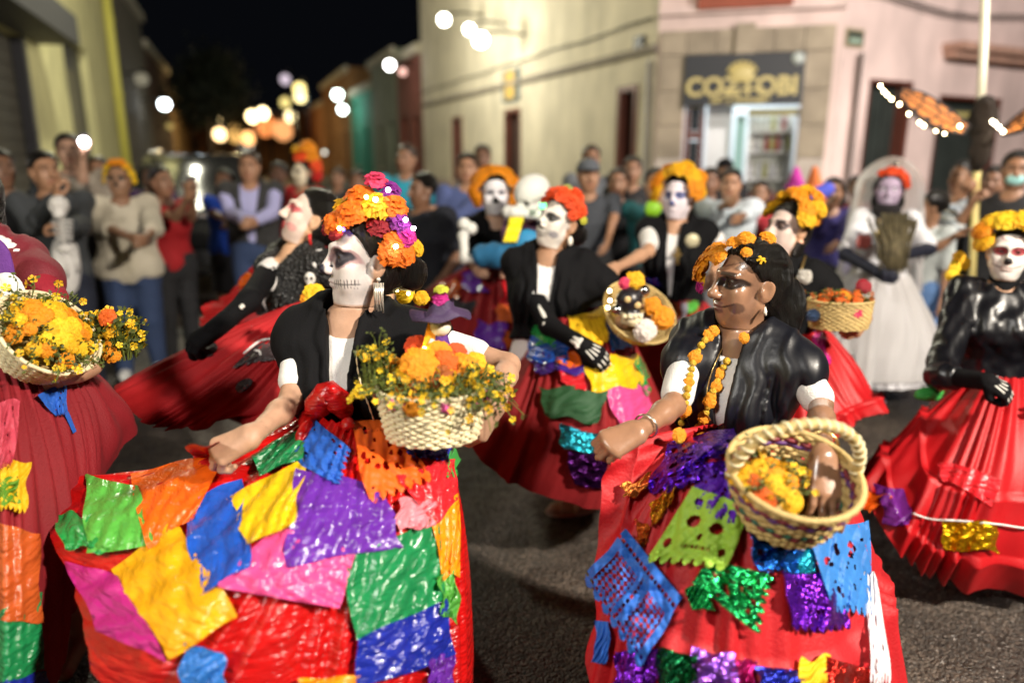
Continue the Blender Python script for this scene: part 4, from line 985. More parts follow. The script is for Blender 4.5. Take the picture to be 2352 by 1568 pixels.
def hole_mask(kind, a, b, r):
    """True where paper is kept; a across, b down, both 0..1"""
    if kind == 'plain': return np.ones_like(a, bool)
    keep = np.ones_like(a, bool)
    if kind in ('lattice', 'skull', 'dots', 'tissue'):
        keep &= ~((b > .90) & (b-.90 > .10*np.abs(np.sin(a*math.pi*7))))       # scalloped lower edge
    if kind == 'lattice':
        ga, gb = (a*15) % 1, (b*15) % 1; cell = (np.abs(ga-.5)+np.abs(gb-.5)) < .52
        inner = ((np.abs(a-.26) < .17) | (np.abs(a-.76) < .15)) & (b > .3) & (b < .82) & (np.abs(a-.5) > .08)
        keep &= ~(cell & inner)
        ed = ((np.abs(b-.14) < .025) & ((a*16) % 1 < .6)) | ((np.abs(a-.5) < .02) & (b > .25) & (b < .85) & ((b*14) % 1 < .65)); keep &= ~ed
        keep &= ~((np.abs(b-.87) < .022) & ((a*13) % 1 < .55))
    if kind == 'skull':
        for (x, y, rx, ry) in ((.30, .40, .10, .085), (.66, .44, .10, .085), (.49, .60, .035, .05), (.22, .15, .07, .05), (.78, .16, .07, .05), (.12, .72, .05, .06), (.86, .74, .05, .06)):
            keep &= ((a-x)/rx)**2 + ((b-y)/ry)**2 > 1
        keep &= ~((np.abs(b-.74) < .025) & (np.abs(a-.5) < .2) & ((a*22) % 1 < .6))
    if kind in ('dots', 'tissue'):
        nn = 9 if kind == 'dots' else 24
        for k in range(nn):
            x, y, q = r.uniform(.08, .92), r.uniform(.1, .85), r.uniform(.018, .045 if kind == 'dots' else .05); keep &= ((a-x)/q)**2 + ((b-y)/(q*r.uniform(.5, 1.3)))**2 > 1
    return keep
def panel(sk, px, m, parent, kind='plain', n=30, lift=.010, wav=.008, seed=0, name='paper_square', label=None, edge=0.0, grow=1.06):
    """a sheet of paper lying on the skirt: corners TL TR BR BL as seen in the picture"""
    bv = BV[sk.name]; r = np.random.default_rng(seed+3); rr = random.Random(seed)
    a = np.linspace(0, 1, n+1); A, B = np.meshgrid(a, a)
    q = [np.array(p, float) for p in px]; qc = sum(q)/4; q = [qc+(x-qc)*grow for x in q]
    U = [(1-A)*(1-B)*q[0][i] + A*(1-B)*q[1][i] + A*B*q[2][i] + (1-A)*B*q[3][i] for i in (0, 1)]
    jx = sum(r.normal()*np.sin(B*math.pi*k+r.uniform(0, 6)) for k in (1, 2, 3))*3.0; jy = sum(r.normal()*np.sin(A*math.pi*k+r.uniform(0, 6)) for k in (1, 2, 3))*3.0
    U[0] = U[0]+jx; U[1] = U[1]+jy
    step = 3; D = np.full(A.shape, np.nan); 
    for j in range(n+1):
        for i in range(n+1):
            dr_ = ray(U[0][j, i], U[1][j, i]); hit = bv.ray_cast(EYE, dr_)
            if hit[0] is not None: D[j, i] = hit[3]
    ok = ~np.isnan(D)
    if ok.sum() < 8: return None
    med = np.nanmedian(D); D = np.where(np.abs(D-med) > .35, np.nan, D)
    # smooth the depths so the paper bridges folds instead of following each of them
    fill = np.where(np.isnan(D), med, D)
    pb = np.linspace(-1, 1, n+1); PA, PB = np.meshgrid(pb, pb); okk = ~np.isnan(D)
    X = np.stack([np.ones_like(PA), PA, PB, PA*PB, PA**2, PB**2, PA**3, PB**3], -1)
    co, *_ = np.linalg.lstsq(X[okk], D[okk], rcond=None); fit = X @ co
    fill = np.where(okk, .62*fill+.38*fit, fit)
    fill = np.minimum(fill, fit+.012)
    over = np.where(okk, np.maximum(fill - D, 0), 0)
    lf_ = lift + .85*min(float(np.percentile(over, 90)), .03)
    fill = fill - lf_
    wv = sum(r.normal()*np.sin(A*r.uniform(3, 14)+B*r.uniform(3, 14)+r.uniform(0, 6)) for _ in range(6))*wav*.4
    cr_ = sum(np.abs(np.sin(A*r.uniform(8, 30)*r.choice([-1, 1])+B*r.uniform(8, 30)+r.uniform(0, 6))) for _ in range(4))*wav*.28
    fill = fill - np.abs(wv) - cr_*(.3+B)
    V = np.zeros((n+1, n+1, 3))
    for j in range(n+1):
        for i in range(n+1): V[j, i] = EYE + ray(U[0][j, i], U[1][j, i])*fill[j, i]
    c = (a[:-1]+a[1:])/2; CA, CB = np.meshgrid(c, c); keep = hole_mask(kind, CA, CB, r)
    if edge: keep &= (np.minimum(np.minimum(CA, 1-CA), np.minimum(CB, 1-CB)) > edge*r.random((n, n)))
    idx = np.arange((n+1)**2).reshape(n+1, n+1); F = np.stack([idx[1:, :-1], idx[1:, 1:], idx[:-1, 1:], idx[:-1, :-1]], -1)[keep]
    used = np.unique(F); mp = np.full((n+1)**2, -1); mp[used] = np.arange(len(used))
    o = link(name, np_mesh(V.reshape(-1, 3)[used], mp[F]), m, parent)
    if label: o['label'] = label
    return o
def paper(n, c, rough=.6): return mat('paper_'+n, c, rough, trans=.2, bump=.2, bscale=30, var=.10, vscale=14)
def plastic(n, c): return mat('plastic_'+n, c, .25, bump=1.15, bscale=24, var=.14, vscale=14, coat=.25, stretch=(.7, .7, 3.2), detail=3, trans=.12)
def foil(n, c): return mat('foil_'+n, c, .24, metal=.9, bump=2.6, bscale=34, var=.15, vscale=20, detail=3)
# ---------------------------------------------------------------- baskets
STRAW = mat('straw', (.50, .36, .14), .65, var=.22, vscale=22, bump=.3, bscale=120); STRAWD = mat('straw_dark', (.42, .28, .10), .65, var=.25, vscale=22); STRAWL = mat('pale_straw', (.72, .63, .40), .6, var=.16, vscale=20, bump=.25, bscale=120)
RIBBON = [mat('ribbon_maroon', (.18, .02, .03), .6), mat('ribbon_green', (.02, .10, .06), .6), mat('ribbon_violet', (.10, .03, .14), .6)]
def basket(loc, M, r0, r1, hgt, n, m, label, sx_=1.0, sy_=1.0, stripes=None, handle=None, cat='basket', group=None):
    """woven reeds over upright stakes; M is the tilt"""
    t = thing('woven_basket', loc, label, cat, group); loc = Vector(loc); ns = 22
    mb = MB(); mb.lathe([(0, .004), (r0*.99, .004), (r0*1.0, .010), (0, .012)], loc, M, 40, sx=sx_, sy=sy_); mb.build('bottom', STRAWD, t)
    for i in range(n):
        z = hgt*(i+.5)/n; r = r0 + (r1-r0)*(z/hgt)**.8; pts = []
        for k in range(ns*4):
            w = 2*math.pi*k/(ns*4); rr = r + .0035*math.cos(k*math.pi/2 + math.pi*(i % 2)) + .001*math.sin(k*1.7+i*2); pts.append(loc + M @ Vector((rr*math.cos(w)*sx_, rr*math.sin(w)*sy_, z+.0012*math.sin(k*.9+i))))
        mb = MB(); mb.tube(pts, hgt/n*.60, 6, closed=True); mm = m
        if stripes and i in stripes: mm = stripes[i]
        mb.build('reed', mm, t)
    for k in range(ns):
        w = 2*math.pi*k/ns; mb = MB(); mb.tube([loc + M @ Vector((math.cos(w)*sx_*(r0+(r1-r0)*u**.8), math.sin(w)*sy_*(r0+(r1-r0)*u**.8), hgt*u)) for u in (.02, .5, .99)], .0032, 5); mb.build('stake', STRAWD, t)
    pts = [loc + M @ Vector((r1*1.01*math.cos(w)*sx_, r1*1.01*math.sin(w)*sy_, hgt)) for w in np.linspace(0, 2*math.pi, 41)[:-1]]
    mb = MB(); mb.tube(pts, hgt/n*.75, 7, closed=True); mb.build('rim', m, t)
    if handle:
        hh, a_ = handle; pts = []
        for w in np.linspace(0, math.pi, 25):
            q = Vector((r1*1.0*math.cos(w)*math.cos(a_)*sx_, r1*math.cos(w)*math.sin(a_)*sy_, hgt*.85 + hh*math.sin(w)**.8)); pts.append(loc + M @ q)
        mb = MB(); mb.tube(pts, .0105, 8); hd = mb.build('handle', m, t)
        tp = []
        for k in range(150):
            i = k*24/150; j = min(int(i), 23); c = pts[j].lerp(pts[j+1], i-j); tg = (pts[j+1]-pts[j]).normalized(); u_ = tg.orthogonal().normalized(); v_ = tg.cross(u_); w = k*.9
            tp.append(c + (u_*math.cos(w)+v_*math.sin(w))*.0105)
        mb = MB(); mb.tube(tp, .0035, 5); mb.build('wrapping', STRAWL, hd)
    return t
def sprigs(name, n, center, R, spread, hgt, label, seed=0, cat='flower sprigs', out=1.0, size=1.0, dens=1.0, mats=None):
    """a tangle of thin stems with leaflets and small yellow flowers: stuff filling the basket"""
    r = random.Random(seed); b = MB(); center = Vector(center); ms = mats or [STEMG, LEAFG, LEMON, YELLOW]
    for i in range(n):
        w = r.uniform(0, 6.283); q = math.sqrt(r.random()); bx = Vector((math.cos(w)*q*spread[0], math.sin(w)*q*spread[1], 0)); h_ = hgt*r.uniform(.35, 1.1)
        tip = bx*(1+out*r.uniform(.1, .7)) + Vector((r.uniform(-.02, .02), r.uniform(-.02, .02), h_ - q*q*hgt*.55*out)); mid = bx.lerp(tip, .5) + Vector((0, 0, h_*.35))
        pts = [center + R @ p for p in (bx, mid, tip)]; b.tube(pts, .0012*size, 3, 0, caps=False)
        for k in range(int(4*dens)):
            c = pts[1].lerp(pts[2], r.random()) + Vector((r.uniform(-1, 1), r.uniform(-1, 1), r.uniform(-1, 1)))*.008*size; d = Vector((r.uniform(-1, 1), r.uniform(-1, 1), r.uniform(-.5, 1))).normalized(); e = d.orthogonal().normalized(); L = r.uniform(.007, .016)*size
            b.quad(c - e*L*.18, c + d*L*.5 - e*L*.3, c + d*L, c + d*L*.5 + e*L*.3, 1)
        c = pts[2]; k = r.random()
        if k < .5:
            fm = 2 if r.random() < .6 else 3; s = r.uniform(.005, .0105)*size; ax_ = Vector((r.uniform(-1, 1), -1, r.uniform(-.3, 1))).normalized(); u_ = ax_.orthogonal().normalized(); v_ = ax_.cross(u_)
            for p in range(5):
                a1, a2 = p*1.2566, p*1.2566+.5; p1 = u_*math.cos(a1)+v_*math.sin(a1); p2 = u_*math.cos(a1+1.0)+v_*math.sin(a1+1.0)
                b.quad(c, c + (p1+ax_*.3)*s, c + ((p1+p2).normalized()*1.15+ax_*.45)*s, c + (p2+ax_*.3)*s, fm)
    return props(b.build(name, ms, smooth=False), label, cat, kind='stuff')
def pile(center, R, spread, n, size, mats, label, group, hgt=.03, seed=0, kind=None, name='marigold'):
    r = random.Random(seed); center = Vector(center)
    for i in range(n):
        q = math.sqrt((i+.5)/n)*.92; w = i*2.39996 + r.uniform(-.2, .2)
        p = center + R @ Vector((math.cos(w)*q*spread[0], math.sin(w)*q*spread[1], hgt*(1-q*q) + r.uniform(-.006, .006)))
        nm = R @ Vector((math.cos(w)*q*.9, math.sin(w)*q*.9 - .25, .8))
        blossom(p, size*r.uniform(.8, 1.25), r.choice(mats), None, kind, nm, name, r, label=label, cat='flower', group=group)
# ================================================================ the dancers
def RMV(rig, x, y, z): return rig.M @ Vector((x, y, z))
def rebozo(rig, parent, m, loose=.018, w0=.062, ztop=.50, zbot=.10, hem=-.02, sleeve=.24, h=.008, fold=.0105, freq=95, shift=0, seed=0, name='shawl', coll=.012, slope=.55, bulk=.0, wkl=.003, ainf=None):
    k = rig.k; f = Field(); rig.torso(f, loose); rig.arms(f, ainf or loose*.6, sleeve, k=.03)
    f.cap(rig.nb + rig.M @ Vector((.05, -.03, -.01))*k, rig.nb + rig.M @ Vector((-.05, -.03, -.01))*k, (.060+coll)*k, k=.04)
    for q_ in 'RL':
        g = 1 if q_ == 'R' else -1; a_ = rig.arm[q_]; e_ = a_['S'].lerp(a_['E'], min(sleeve*2, 1)*.85)
        f.cap(rig.hip + RMV(rig, g*.085, .045, .30)*k, e_, .062*k, (.036+(ainf or loose*.5)/k)*k, k=.05); f.cap(rig.hip + RMV(rig, g*.05, .05, .42)*k, e_, .050*k, (.036+(ainf or loose*.5)/k)*k, k=.05)
    if bulk:
        for g in (1, -1): f.cap(rig.nb + rig.M @ Vector((g*.09, .0, -.01))*k, rig.nb + rig.M @ Vector((g*.07, .10, -.22))*k, (.045+bulk)*k, (.03+bulk)*k, k=.05)
    M = rig.M; hp = rig.hip; wk = wrinkle(wkl, 34, seed)
    def post(D, X, Y, Z):
        l = [(X-hp.x)*M[0][i] + (Y-hp.y)*M[1][i] + (Z-hp.z)*M[2][i] for i in range(3)]
        lx, ly, lz = l[0]/k, l[1]/k, l[2]/k
        a = np.abs(lx-shift); zz = lz - slope*a
        edge = np.clip((lz-zbot)/(ztop-zbot), -.6, 1.2)*w0
        q = (a-edge)*np.where(a > .12, .8, 1.0) + .012*np.sin(lz*19+seed+lx*4) + .006*np.sin(lz*47+lx*21)
        rdg = 1-2*np.abs(np.sin(q*freq*.72)); fade = np.clip((.24-np.abs(a-.10))*9, .45, 1)*np.clip((.475-lz)*9, .2, 1)*(.7+.5*np.sin(q*freq*.31+seed))
        D = D - fold*(rdg*fade + .35*np.sin(q*freq*2.9+2*np.sin(lz*13))*fade)
        D = D + wk(X, Y, Z)
        w = np.clip((lz-zbot)/(ztop-zbot), 0, 1.2)*w0 - np.where(lz < zbot, .2, 0)
        cut = np.where(ly > -.035, (w-a)*k, -1)
        D = np.maximum(D, cut)
        D = np.maximum(D, (hem + .05*np.sin(lx*9+1) - lz)*k*np.where(a < .30, 1, .2))
        return D
    f.cap(rig.nb, rig.head + rig.HM @ Vector((0, -.0, -.06))*k, .066*k, .07*k, k=.012, op=-1)
    return cloth(name, f, parent, m, h, post=post)
def bvh_of(*objs):
    V = []; F = []
    for o in objs:
        b = len(V); V += [tuple(v.co) for v in o.data.vertices]; F += [tuple(i+b for i in p.vertices) for p in o.data.polygons]
    return BVHTree.FromPolygons(V, F)
def onsurf(bv, u, v, lift=.008, d=None):
    h = bv.ray_cast(EYE, ray(u, v))
    if h[0] is None: return W(u, v, d) if d else None
    return EYE + ray(u, v)*(h[3]-lift)
def smooth_px(pts, n):
    P = [np.array(p, float) for p in pts]; out = []
    for i in range(n):
        t = i*(len(P)-1)/(n-1)*.99999; out.append(cr(P, t, False))
    return out
def person(name_label, rig, group=None): return thing('person', rig.base, name_label, 'person', group)
BLK = fabric('black_cotton', (.005, .005, .006), .85, bump=.25, bscale=260, spec=.15); SATIN = mat('black_satin', (.004, .0045, .008), .40, bump=.05, bscale=260, var=.2, spec=.5)
WHT = fabric('white_cotton', (.74, .72, .70), .8); REDC = fabric('red_cotton', (.40, .003, .006), .75, bump=.3); DRED = fabric('dark_red_cotton', (.25, .003, .006), .8); CRIM = fabric('crimson_cotton', (.26, .005, .018), .8)
REDP = plastic('red_skirt', (.52, .006, .006))
GOLDM = mat('gold_metal', (.75, .55, .22), .3, metal=1); SILV = mat('silver_metal', (.75, .73, .68), .25, metal=1); SILT = mat('silver_tinsel', (.80, .76, .68), .3, metal=.6)
# ---------------------------------------------------------------- A : the skull-faced dancer in front
rA = Rig((838, 596, 1.92), yaw=2, lean=-2, hy=67, hp=4, fat=.82, R=dict(e=(668, 925, 1.84), p=(580, 1000, 1.66), f=(-.85, -.20, -.38), n=(-.35, -.65, .65), curl=1.0), L=dict(e=(1168, 838, 1.90), p=(1142, 922, 1.70), f=(-.50, -.42, -.72), n=(.80, -.55, -.15), curl=.75, spread=.4), neckshift=(.030, 0, 0))
pA = person('dancer with white skull face and glowing orange flower crown, black shawl, holding pale woven basket', rA)
stA = dict(base=(.66, .60, .58), op=.97, eyec=(.012, .011, .02), eye=(.0255, .027), ex=.036, rim=(.30, .16, .17), inner=(.05, .045, .06), ez=.007, teeth=.9, th=.014, per=.0080, curve=.25, tw=.094, top=.105, edge=-.012, shade=(.25, .23, .24), nosec=(.015, .015, .03), lipc=(.58, .50, .50))
make_body(rA, pA, (.44, .255, .165), stA, (.0085, .0026, .0032), SKINW)
hair(rA, pA, style='bun', h=.0045); eyes(rA, pA)
blA = shirt(rA, pA, WHT, sl=.006, sleeve=.36, hem=.0, loose=.005, h=.008, wr=.004, name='blouse')
shA = rebozo(rA, pA, BLK, hem=.0, zbot=.12, w0=.040, ztop=.48, ainf=.015, sleeve=.15, h=.0065, seed=2, loose=.026, bulk=.0)
CROWN = petal('crown_orange', (.88, .19, .008))
sp = [(.055, .075, .095, .036, CROWN, 'paper'), (-.03, .078, .098, .040, CROWN, 'paper'), (-.055, .045, .125, .042, CROWN, 'paper'), (-.02, .02, .165, .040, CROWN, 'paper'), (-.02, -.02, .205, .034, PINKP, 'paper'), (.02, .05, .135, .038, YELLOW, 'paper'), (-.03, -.055, .185, .032, PURP, 'paper'),
      (-.06, -.01, .145, .042, YELLOW, 'paper'), (-.06, -.06, .145, .040, CROWN, 'paper'), (-.07, -.025, .095, .035, CRIMSON, 'paper'), (-.08, -.07, .105, .034, PURP, 'paper'), (-.085, -.06, .065, .036, CROWN, 'paper'), (-.085, -.085, .075, .033, MAGP, 'paper'), (-.09, -.045, .030, .036, CROWN, 'paper'), (-.085, -.085, .025, .034, CROWN, 'paper'), (-.06, -.125, .04, .024, YELLOW, None),
      (.03, .088, .078, .026, CRIMSON, 'paper'), (-.045, .085, .070, .02, CRIMSON, 'paper'), (.05, -.03, .15, .04, CROWN, 'paper'), (.06, .02, .12, .04, CROWN, 'paper')]
hdA = headdress(rA, pA, sp)
leds([face_part(rA, *q) for q in ((-.085, -.005, .160), (-.09, -.035, .185))], hdA, r=.006, col=(1, .75, 1), s=30)
leds([face_part(rA, *q) for q in ((-.075, .035, .122), (-.095, .02, .165), (-.07, .08, .085))], hdA, r=.0055, col=(1, .72, .2), s=30)
leds([face_part(rA, *q) for q in ((-.115, -.075, .115), (-.118, -.095, .095), (-.115, -.052, .048))], hdA, r=.006, col=(1, .80, 1), s=30)
leds([face_part(rA, -.055, .068, .082)], hdA, r=.006, col=(.12, .12, 1), s=7)
for (u, v, r, m) in ((930, 676, .026, LEMON), (968, 684, .022, YELLOW), (915, 664, .016, LEMON)): blossom(W(u, v, 2.04), r, m, pA, 'paper', (0, -1, .3), 'shoulder_flower', random.Random(u))
leds([W(938, 674, 1.99), W(912, 666, 1.99)], pA, r=.005, col=(1, .8, .3), s=30)
# tassel earring
eb = MB(); e0 = face_part(rA, -.083, -.018, -.040); rr = random.Random(1)
eb.ball(e0, .006, nu=8, nv=6)
for i in range(12):
    q = e0 + Vector((rr.uniform(-.012, .012), rr.uniform(-.008, .0), -.008)); eb.tube([q, q+Vector((rr.uniform(-.002, .002), -.003, -.03)), q+Vector((rr.uniform(-.006, .006), -.004, -.062-.02*rr.random()))], .0016, 4)
eb.build('earring', SILT, pA)
bvA = bvh_of(shA, blA)
pts = [onsurf(bvA, u, v, .010, 1.72) for (u, v) in [tuple(q) for q in smooth_px([(818, 806), (822, 850), (832, 892), (846, 928), (860, 968)], 26)]]
b = MB(); b.tube(pts, [.0022+.0012*math.sin(i*2.2) for i in range(26)], 6); b.build('necklace', mat('gold_cord', (.70, .55, .33), .45, metal=.3), pA)
ribsA = [((712, 955, 1.96), (480, 1058, 1.98), (203, 1106, 1.92)), ((716, 952, 1.90), (430, 1095, 1.76), (125, 1178, 1.78)), ((738, 960, 1.80), (450, 1270, 1.52), (188, 1440, 1.52)), ((780, 970, 1.76), (600, 1330, 1.42), (330, 1720, 1.42)),
         ((835, 985, 1.74), (760, 1400, 1.46), (620, 2050, 1.50)), ((900, 990, 1.76), (915, 1400, 1.52), (870, 2100, 1.58)), ((965, 985, 1.82), (1045, 1330, 1.68), (1035, 2020, 1.72)), ((985, 965, 1.92), (1060, 1250, 1.90), (1060, 1800, 2.0)),
         ((940, 950, 2.02), (960, 1200, 2.15), (960, 1650, 2.3)), ((860, 945, 2.06), (800, 1150, 2.3), (780, 1560, 2.45)), ((780, 950, 2.04), (620, 1130, 2.2), (480, 1380, 2.3))]
skA = skirt('skirt', ribsA, pA, REDP, folds=20, amp=.016, nu=300, nv=70, seed=3)
pl = [([(205, 1095), (315, 1118), (335, 1240), (195, 1262)], plastic('lime', (.10, .42, .06)), 'plain', 'lime green plastic square at the lifted skirt tip'),
      ([(128, 1180), (200, 1185), (240, 1260), (150, 1255)], plastic('green', (.02, .28, .06)), 'plain', None),
      ([(308, 1090), (515, 1052), (440, 1185), (345, 1250)], plastic('orange', (.85, .13, .008)), 'plain', 'shiny orange plastic square'),
      ([(425, 1165), (548, 1105), (565, 1290), (462, 1352)], plastic('blue', (.015, .09, .50)), 'plain', 'blue plastic square with dark centre'),
      ([(530, 1145), (690, 1060), (672, 1195), (572, 1242)], plastic('yellow', (.85, .52, .01)), 'plain', None),
      ([(688, 1078), (872, 1125), (915, 1250), (668, 1285)], plastic('purple', (.13, .025, .34)), 'plain', 'large purple plastic square'),
      ([(508, 1345), (640, 1215), (805, 1268), (770, 1390)], plastic('pink', (.78, .08, .28)), 'plain', 'large pink plastic square with crinkled highlights'),
      ([(268, 1312), (402, 1208), (532, 1412), (388, 1502)], plastic('gold_yellow', (.85, .40, .008)), 'plain', 'golden yellow plastic square low on the lifted skirt'),
      ([(160, 1300), (272, 1325), (372, 1505), (225, 1445)], plastic('magenta', (.50, .02, .22)), 'plain', None),
      ([(428, 1482), (512, 1500), (520, 1590), (415, 1590)], plastic('sky_blue', (.03, .18, .58)), 'plain', None),
      ([(795, 1292), (1000, 1198), (1012, 1372), (826, 1452)], plastic('leaf_green', (.012, .22, .07)), 'plain', 'dark green plastic square at right of skirt'),
      ([(826, 1452), (1012, 1372), (1040, 1500), (835, 1575)], plastic('navy', (.012, .025, .32)), 'plain', 'navy blue plastic square low on the skirt'),
      ([(995, 1200), (1052, 1132), (1056, 1310), (1020, 1322)], plastic('amber', (.86, .30, .006)), 'plain', None),
      ([(1018, 1322), (1056, 1312), (1046, 1425), (1012, 1405)], plastic('lime', (.10, .42, .06)), 'plain', None),
      ([(812, 975), (925, 955), (985, 1095), (855, 1150)], paper('orange', (.88, .13, .006)), 'tissue', 'orange cut-paper sheet with small holes at the waist'),
      ([(660, 1050), (722, 968), (805, 1030), (780, 1112)], paper('blue', (.02, .12, .55)), 'dots', 'bright blue cut-paper flag near the waist'),
      ([(583, 1042), (692, 985), (692, 1050), (600, 1085)], plastic('leaf_green', (.012, .22, .07)), 'plain', None),
      ([(925, 1012), (1036, 1012), (1032, 1056), (955, 1052)], paper('royal', (.02, .03, .42)), 'dots', 'royal blue cut paper just under the basket'),
      ([(1030, 1025), (1058, 1050), (1046, 1092), (1026, 1085)], paper('grass', (.05, .40, .07)), 'plain', None),
      ([(918, 1098), (1042, 1058), (1052, 1140), (1000, 1202)], plastic('scarlet', (.72, .02, .03)), 'plain', None),
      ([(922, 1150), (1000, 1150), (992, 1202), (915, 1218)], plastic('pale_pink', (.80, .25, .30)), 'plain', None),
      ([(700, 1560), (830, 1552), (835, 1600), (700, 1600)], plastic('amber', (.86, .30, .006)), 'plain', None),
      ([(985, 1520), (1038, 1500), (1036, 1590), (985, 1590)], plastic('purple', (.13, .025, .34)), 'plain', None),
      ([(432, 1028), (505, 1018), (515, 1062), (450, 1070)], plastic('red_skirt2', (.55, .012, .012)), 'plain', None)]
for i, (q, m, kd, lab) in enumerate(pl): panel(skA, q, m, skA, kd, grow=1.10, n=26 if kd == 'plain' else 44, seed=i+10, label=lab, wav=.010)
# sash of red plastic over the hip
b = MB(); pts = [onsurf(BV[skA.name], u, v, .02, 1.8) for (u, v) in [tuple(q) for q in smooth_px([(690, 1015), (718, 955), (752, 905), (790, 940), (800, 985)], 16)]]
b.tube(pts, [.012+.022*math.sin(math.pi*i/15)+.004*math.sin(i*2.7) for i in range(16)], 10); b.build('sash', REDP, pA)
# the basket she carries
I3 = Matrix.Identity(3)
bA = W(994, 1000, 1.66)
tk = basket(bA, I3, .098, .119, .114, 16, STRAWL, 'pale straw basket heaped with marigolds, held by skull-faced dancer', sx_=1.0, sy_=.80)
rr = random.Random(6)
for k in range(9):
    w = -math.pi*(.08+.105*k) ; mb = MB(); q = [bA + Vector((math.cos(w+t*.02)*.122, math.sin(w+t*.02)*.80*.122, .098+.012*math.sin(t*1.9+k))) for t in range(-3, 4)]
    if k in (0, 1, 3, 5, 6, 8): mb.tube(q, [.002, .006, .008, .006, .008, .005, .002], 6); mb.build('ribbon', mat('pink_ribbon', (.75, .10, .34), .6), tk)
cA = bA + Vector((0, 0, .10))
for (u, v, d, r, m) in ((965, 845, 1.60, .040, ORANGE), (905, 855, 1.64, .030, ORANGE), (870, 890, 1.66, .022, YELLOW), (1020, 840, 1.63, .032, DEEP), (1010, 872, 1.60, .030, RUST), (1060, 850, 1.65, .034, ORANGE), (1005, 815, 1.68, .032, ORANGE), (1045, 815, 1.70, .028, ORRED), (1090, 835, 1.68, .024, YELLOW), (1105, 868, 1.65, .022, ORANGE), (955, 880, 1.59, .022, RUST), (960, 800, 1.72, .028, ORRED), (1070, 882, 1.62, .020, YELLOW), (920, 885, 1.61, .020, ORANGE)):
    blossom(W(u, v, d+.01), r*1.12, m, None, None, (rr.uniform(-.4, .4), -1, .5), 'marigold', rr, label='orange marigold bloom heaped in pale basket of the skull-faced dancer', cat='flower', group='marigolds in the pale basket')
for (u, v, d, r) in ((948, 934, 1.545, .022), (985, 925, 1.56, .014)):
    blossom(W(u, v, d), r, ORANGE if r > .02 else RUST, None, None, (0, -1, .1), 'marigold', rr, label='orange marigold stuck flat on the outside of pale basket' if r > .02 else 'small rust bloom beside the marigold on pale basket front', cat='flower')
sprigs('flower_sprigs', 300, cA, I3, (.118, .092), .055, 'green sprigs with tiny yellow flowers spilling from pale basket', 4, out=.9)
sprigs('flower_sprigs', 120, cA + Vector((.095, -.01, 0)), I3, (.045, .05), .075, 'yellow flower sprigs drooping over right rim of pale basket', 5, out=2.2)
sprigs('flower_sprigs', 46, cA + Vector((-.12, .0, .02)), I3, (.03, .03), .12, 'tall thin sprigs at the left of pale basket', 6, out=.9)
# little catrina doll in the basket
dlm = thing('catrina_doll', W(1018, 830, 1.74), 'small doll in purple dress and wide hat standing in flower basket', 'doll')
c = W(1012, 748, 1.70); b = MB(); b.ball(c, (.0245, .024, .025), nu=18, nv=12); b.build('head', mat('doll_white', (.85, .78, .62), .5), dlm)
c2 = c + Vector((0, .012, .030)); b = MB(); b.lathe([(.028, .022), (.03, .006), (.034, 0), (.072, -.006+.0), (.070, -.009), (.03, -.004)], c2, Matrix.Rotation(.12, 3, 'Y'), 24)
for i, v in enumerate(b.v): b.v[i] = (v[0], v[1], v[2] + .005*math.sin(i*1.3) + .010*math.sin((v[0]-c.x)*40))
b.build('hat', fabric('doll_hat', (.055, .03, .085), .6), dlm)
blossom(c2 + Vector((0, 0, .030)), .020, MAGP, dlm, 'paper', (0, -.5, 1), 'hat_flower', rr); blossom(c2 + Vector((.002, .004, .052)), .018, petal('lime_feather', (.62, .62, .06)), dlm, None, (0, -.2, 1), 'feather', rr)
b = MB(); b.lathe([(.012, -.020), (.020, -.045), (.026, -.07), (.045, -.11), (.05, -.12)], c, I3, 20)
for i, v in enumerate(b.v): w = i*1.7; b.v[i] = (v[0]+.004*math.sin(w), v[1]+.003*math.cos(w), v[2])
b.build('dress', fabric('doll_purple', (.10, .02, .22), .7), dlm)
b = MB(); b.tube([c+Vector((-.015, -.01, -.03)), c+Vector((-.03, -.012, -.06)), c+Vector((-.038, -.01, -.10))], [.008, .010, .012], 8); b.build('sleeve', mat('doll_cream', (.75, .60, .5), .7), dlm)
b = MB(); b.tube([c+Vector((.03, -.012, -.075)), c+Vector((.045, -.012, -.09)), c+Vector((.055, -.012, -.098))], [.010, .014, .008], 8); b.build('ruffle', mat('doll_lilac', (.50, .42, .72), .6), dlm)
b = MB(); p0 = W(972, 815, 1.70); b.quad(p0+Vector((-.012, 0, -.02)), p0+Vector((.03, 0, -.02)), p0+Vector((.028, .01, .05)), p0+Vector((.012, .008, .075))); b.quad(p0+Vector((-.012, .004, -.02)), p0+Vector((.03, .004, -.02)), p0+Vector((.028, .014, .05)), p0+Vector((.012, .012, .075)))
props(b.build('paper_cone', paper('glow_orange', (.92, .36, .01)), smooth=False), 'folded glossy orange paper beside the doll in basket', 'paper')
leds([W(975, 800, 1.68)], dlm, r=.005, col=(1, .72, .1), s=30)
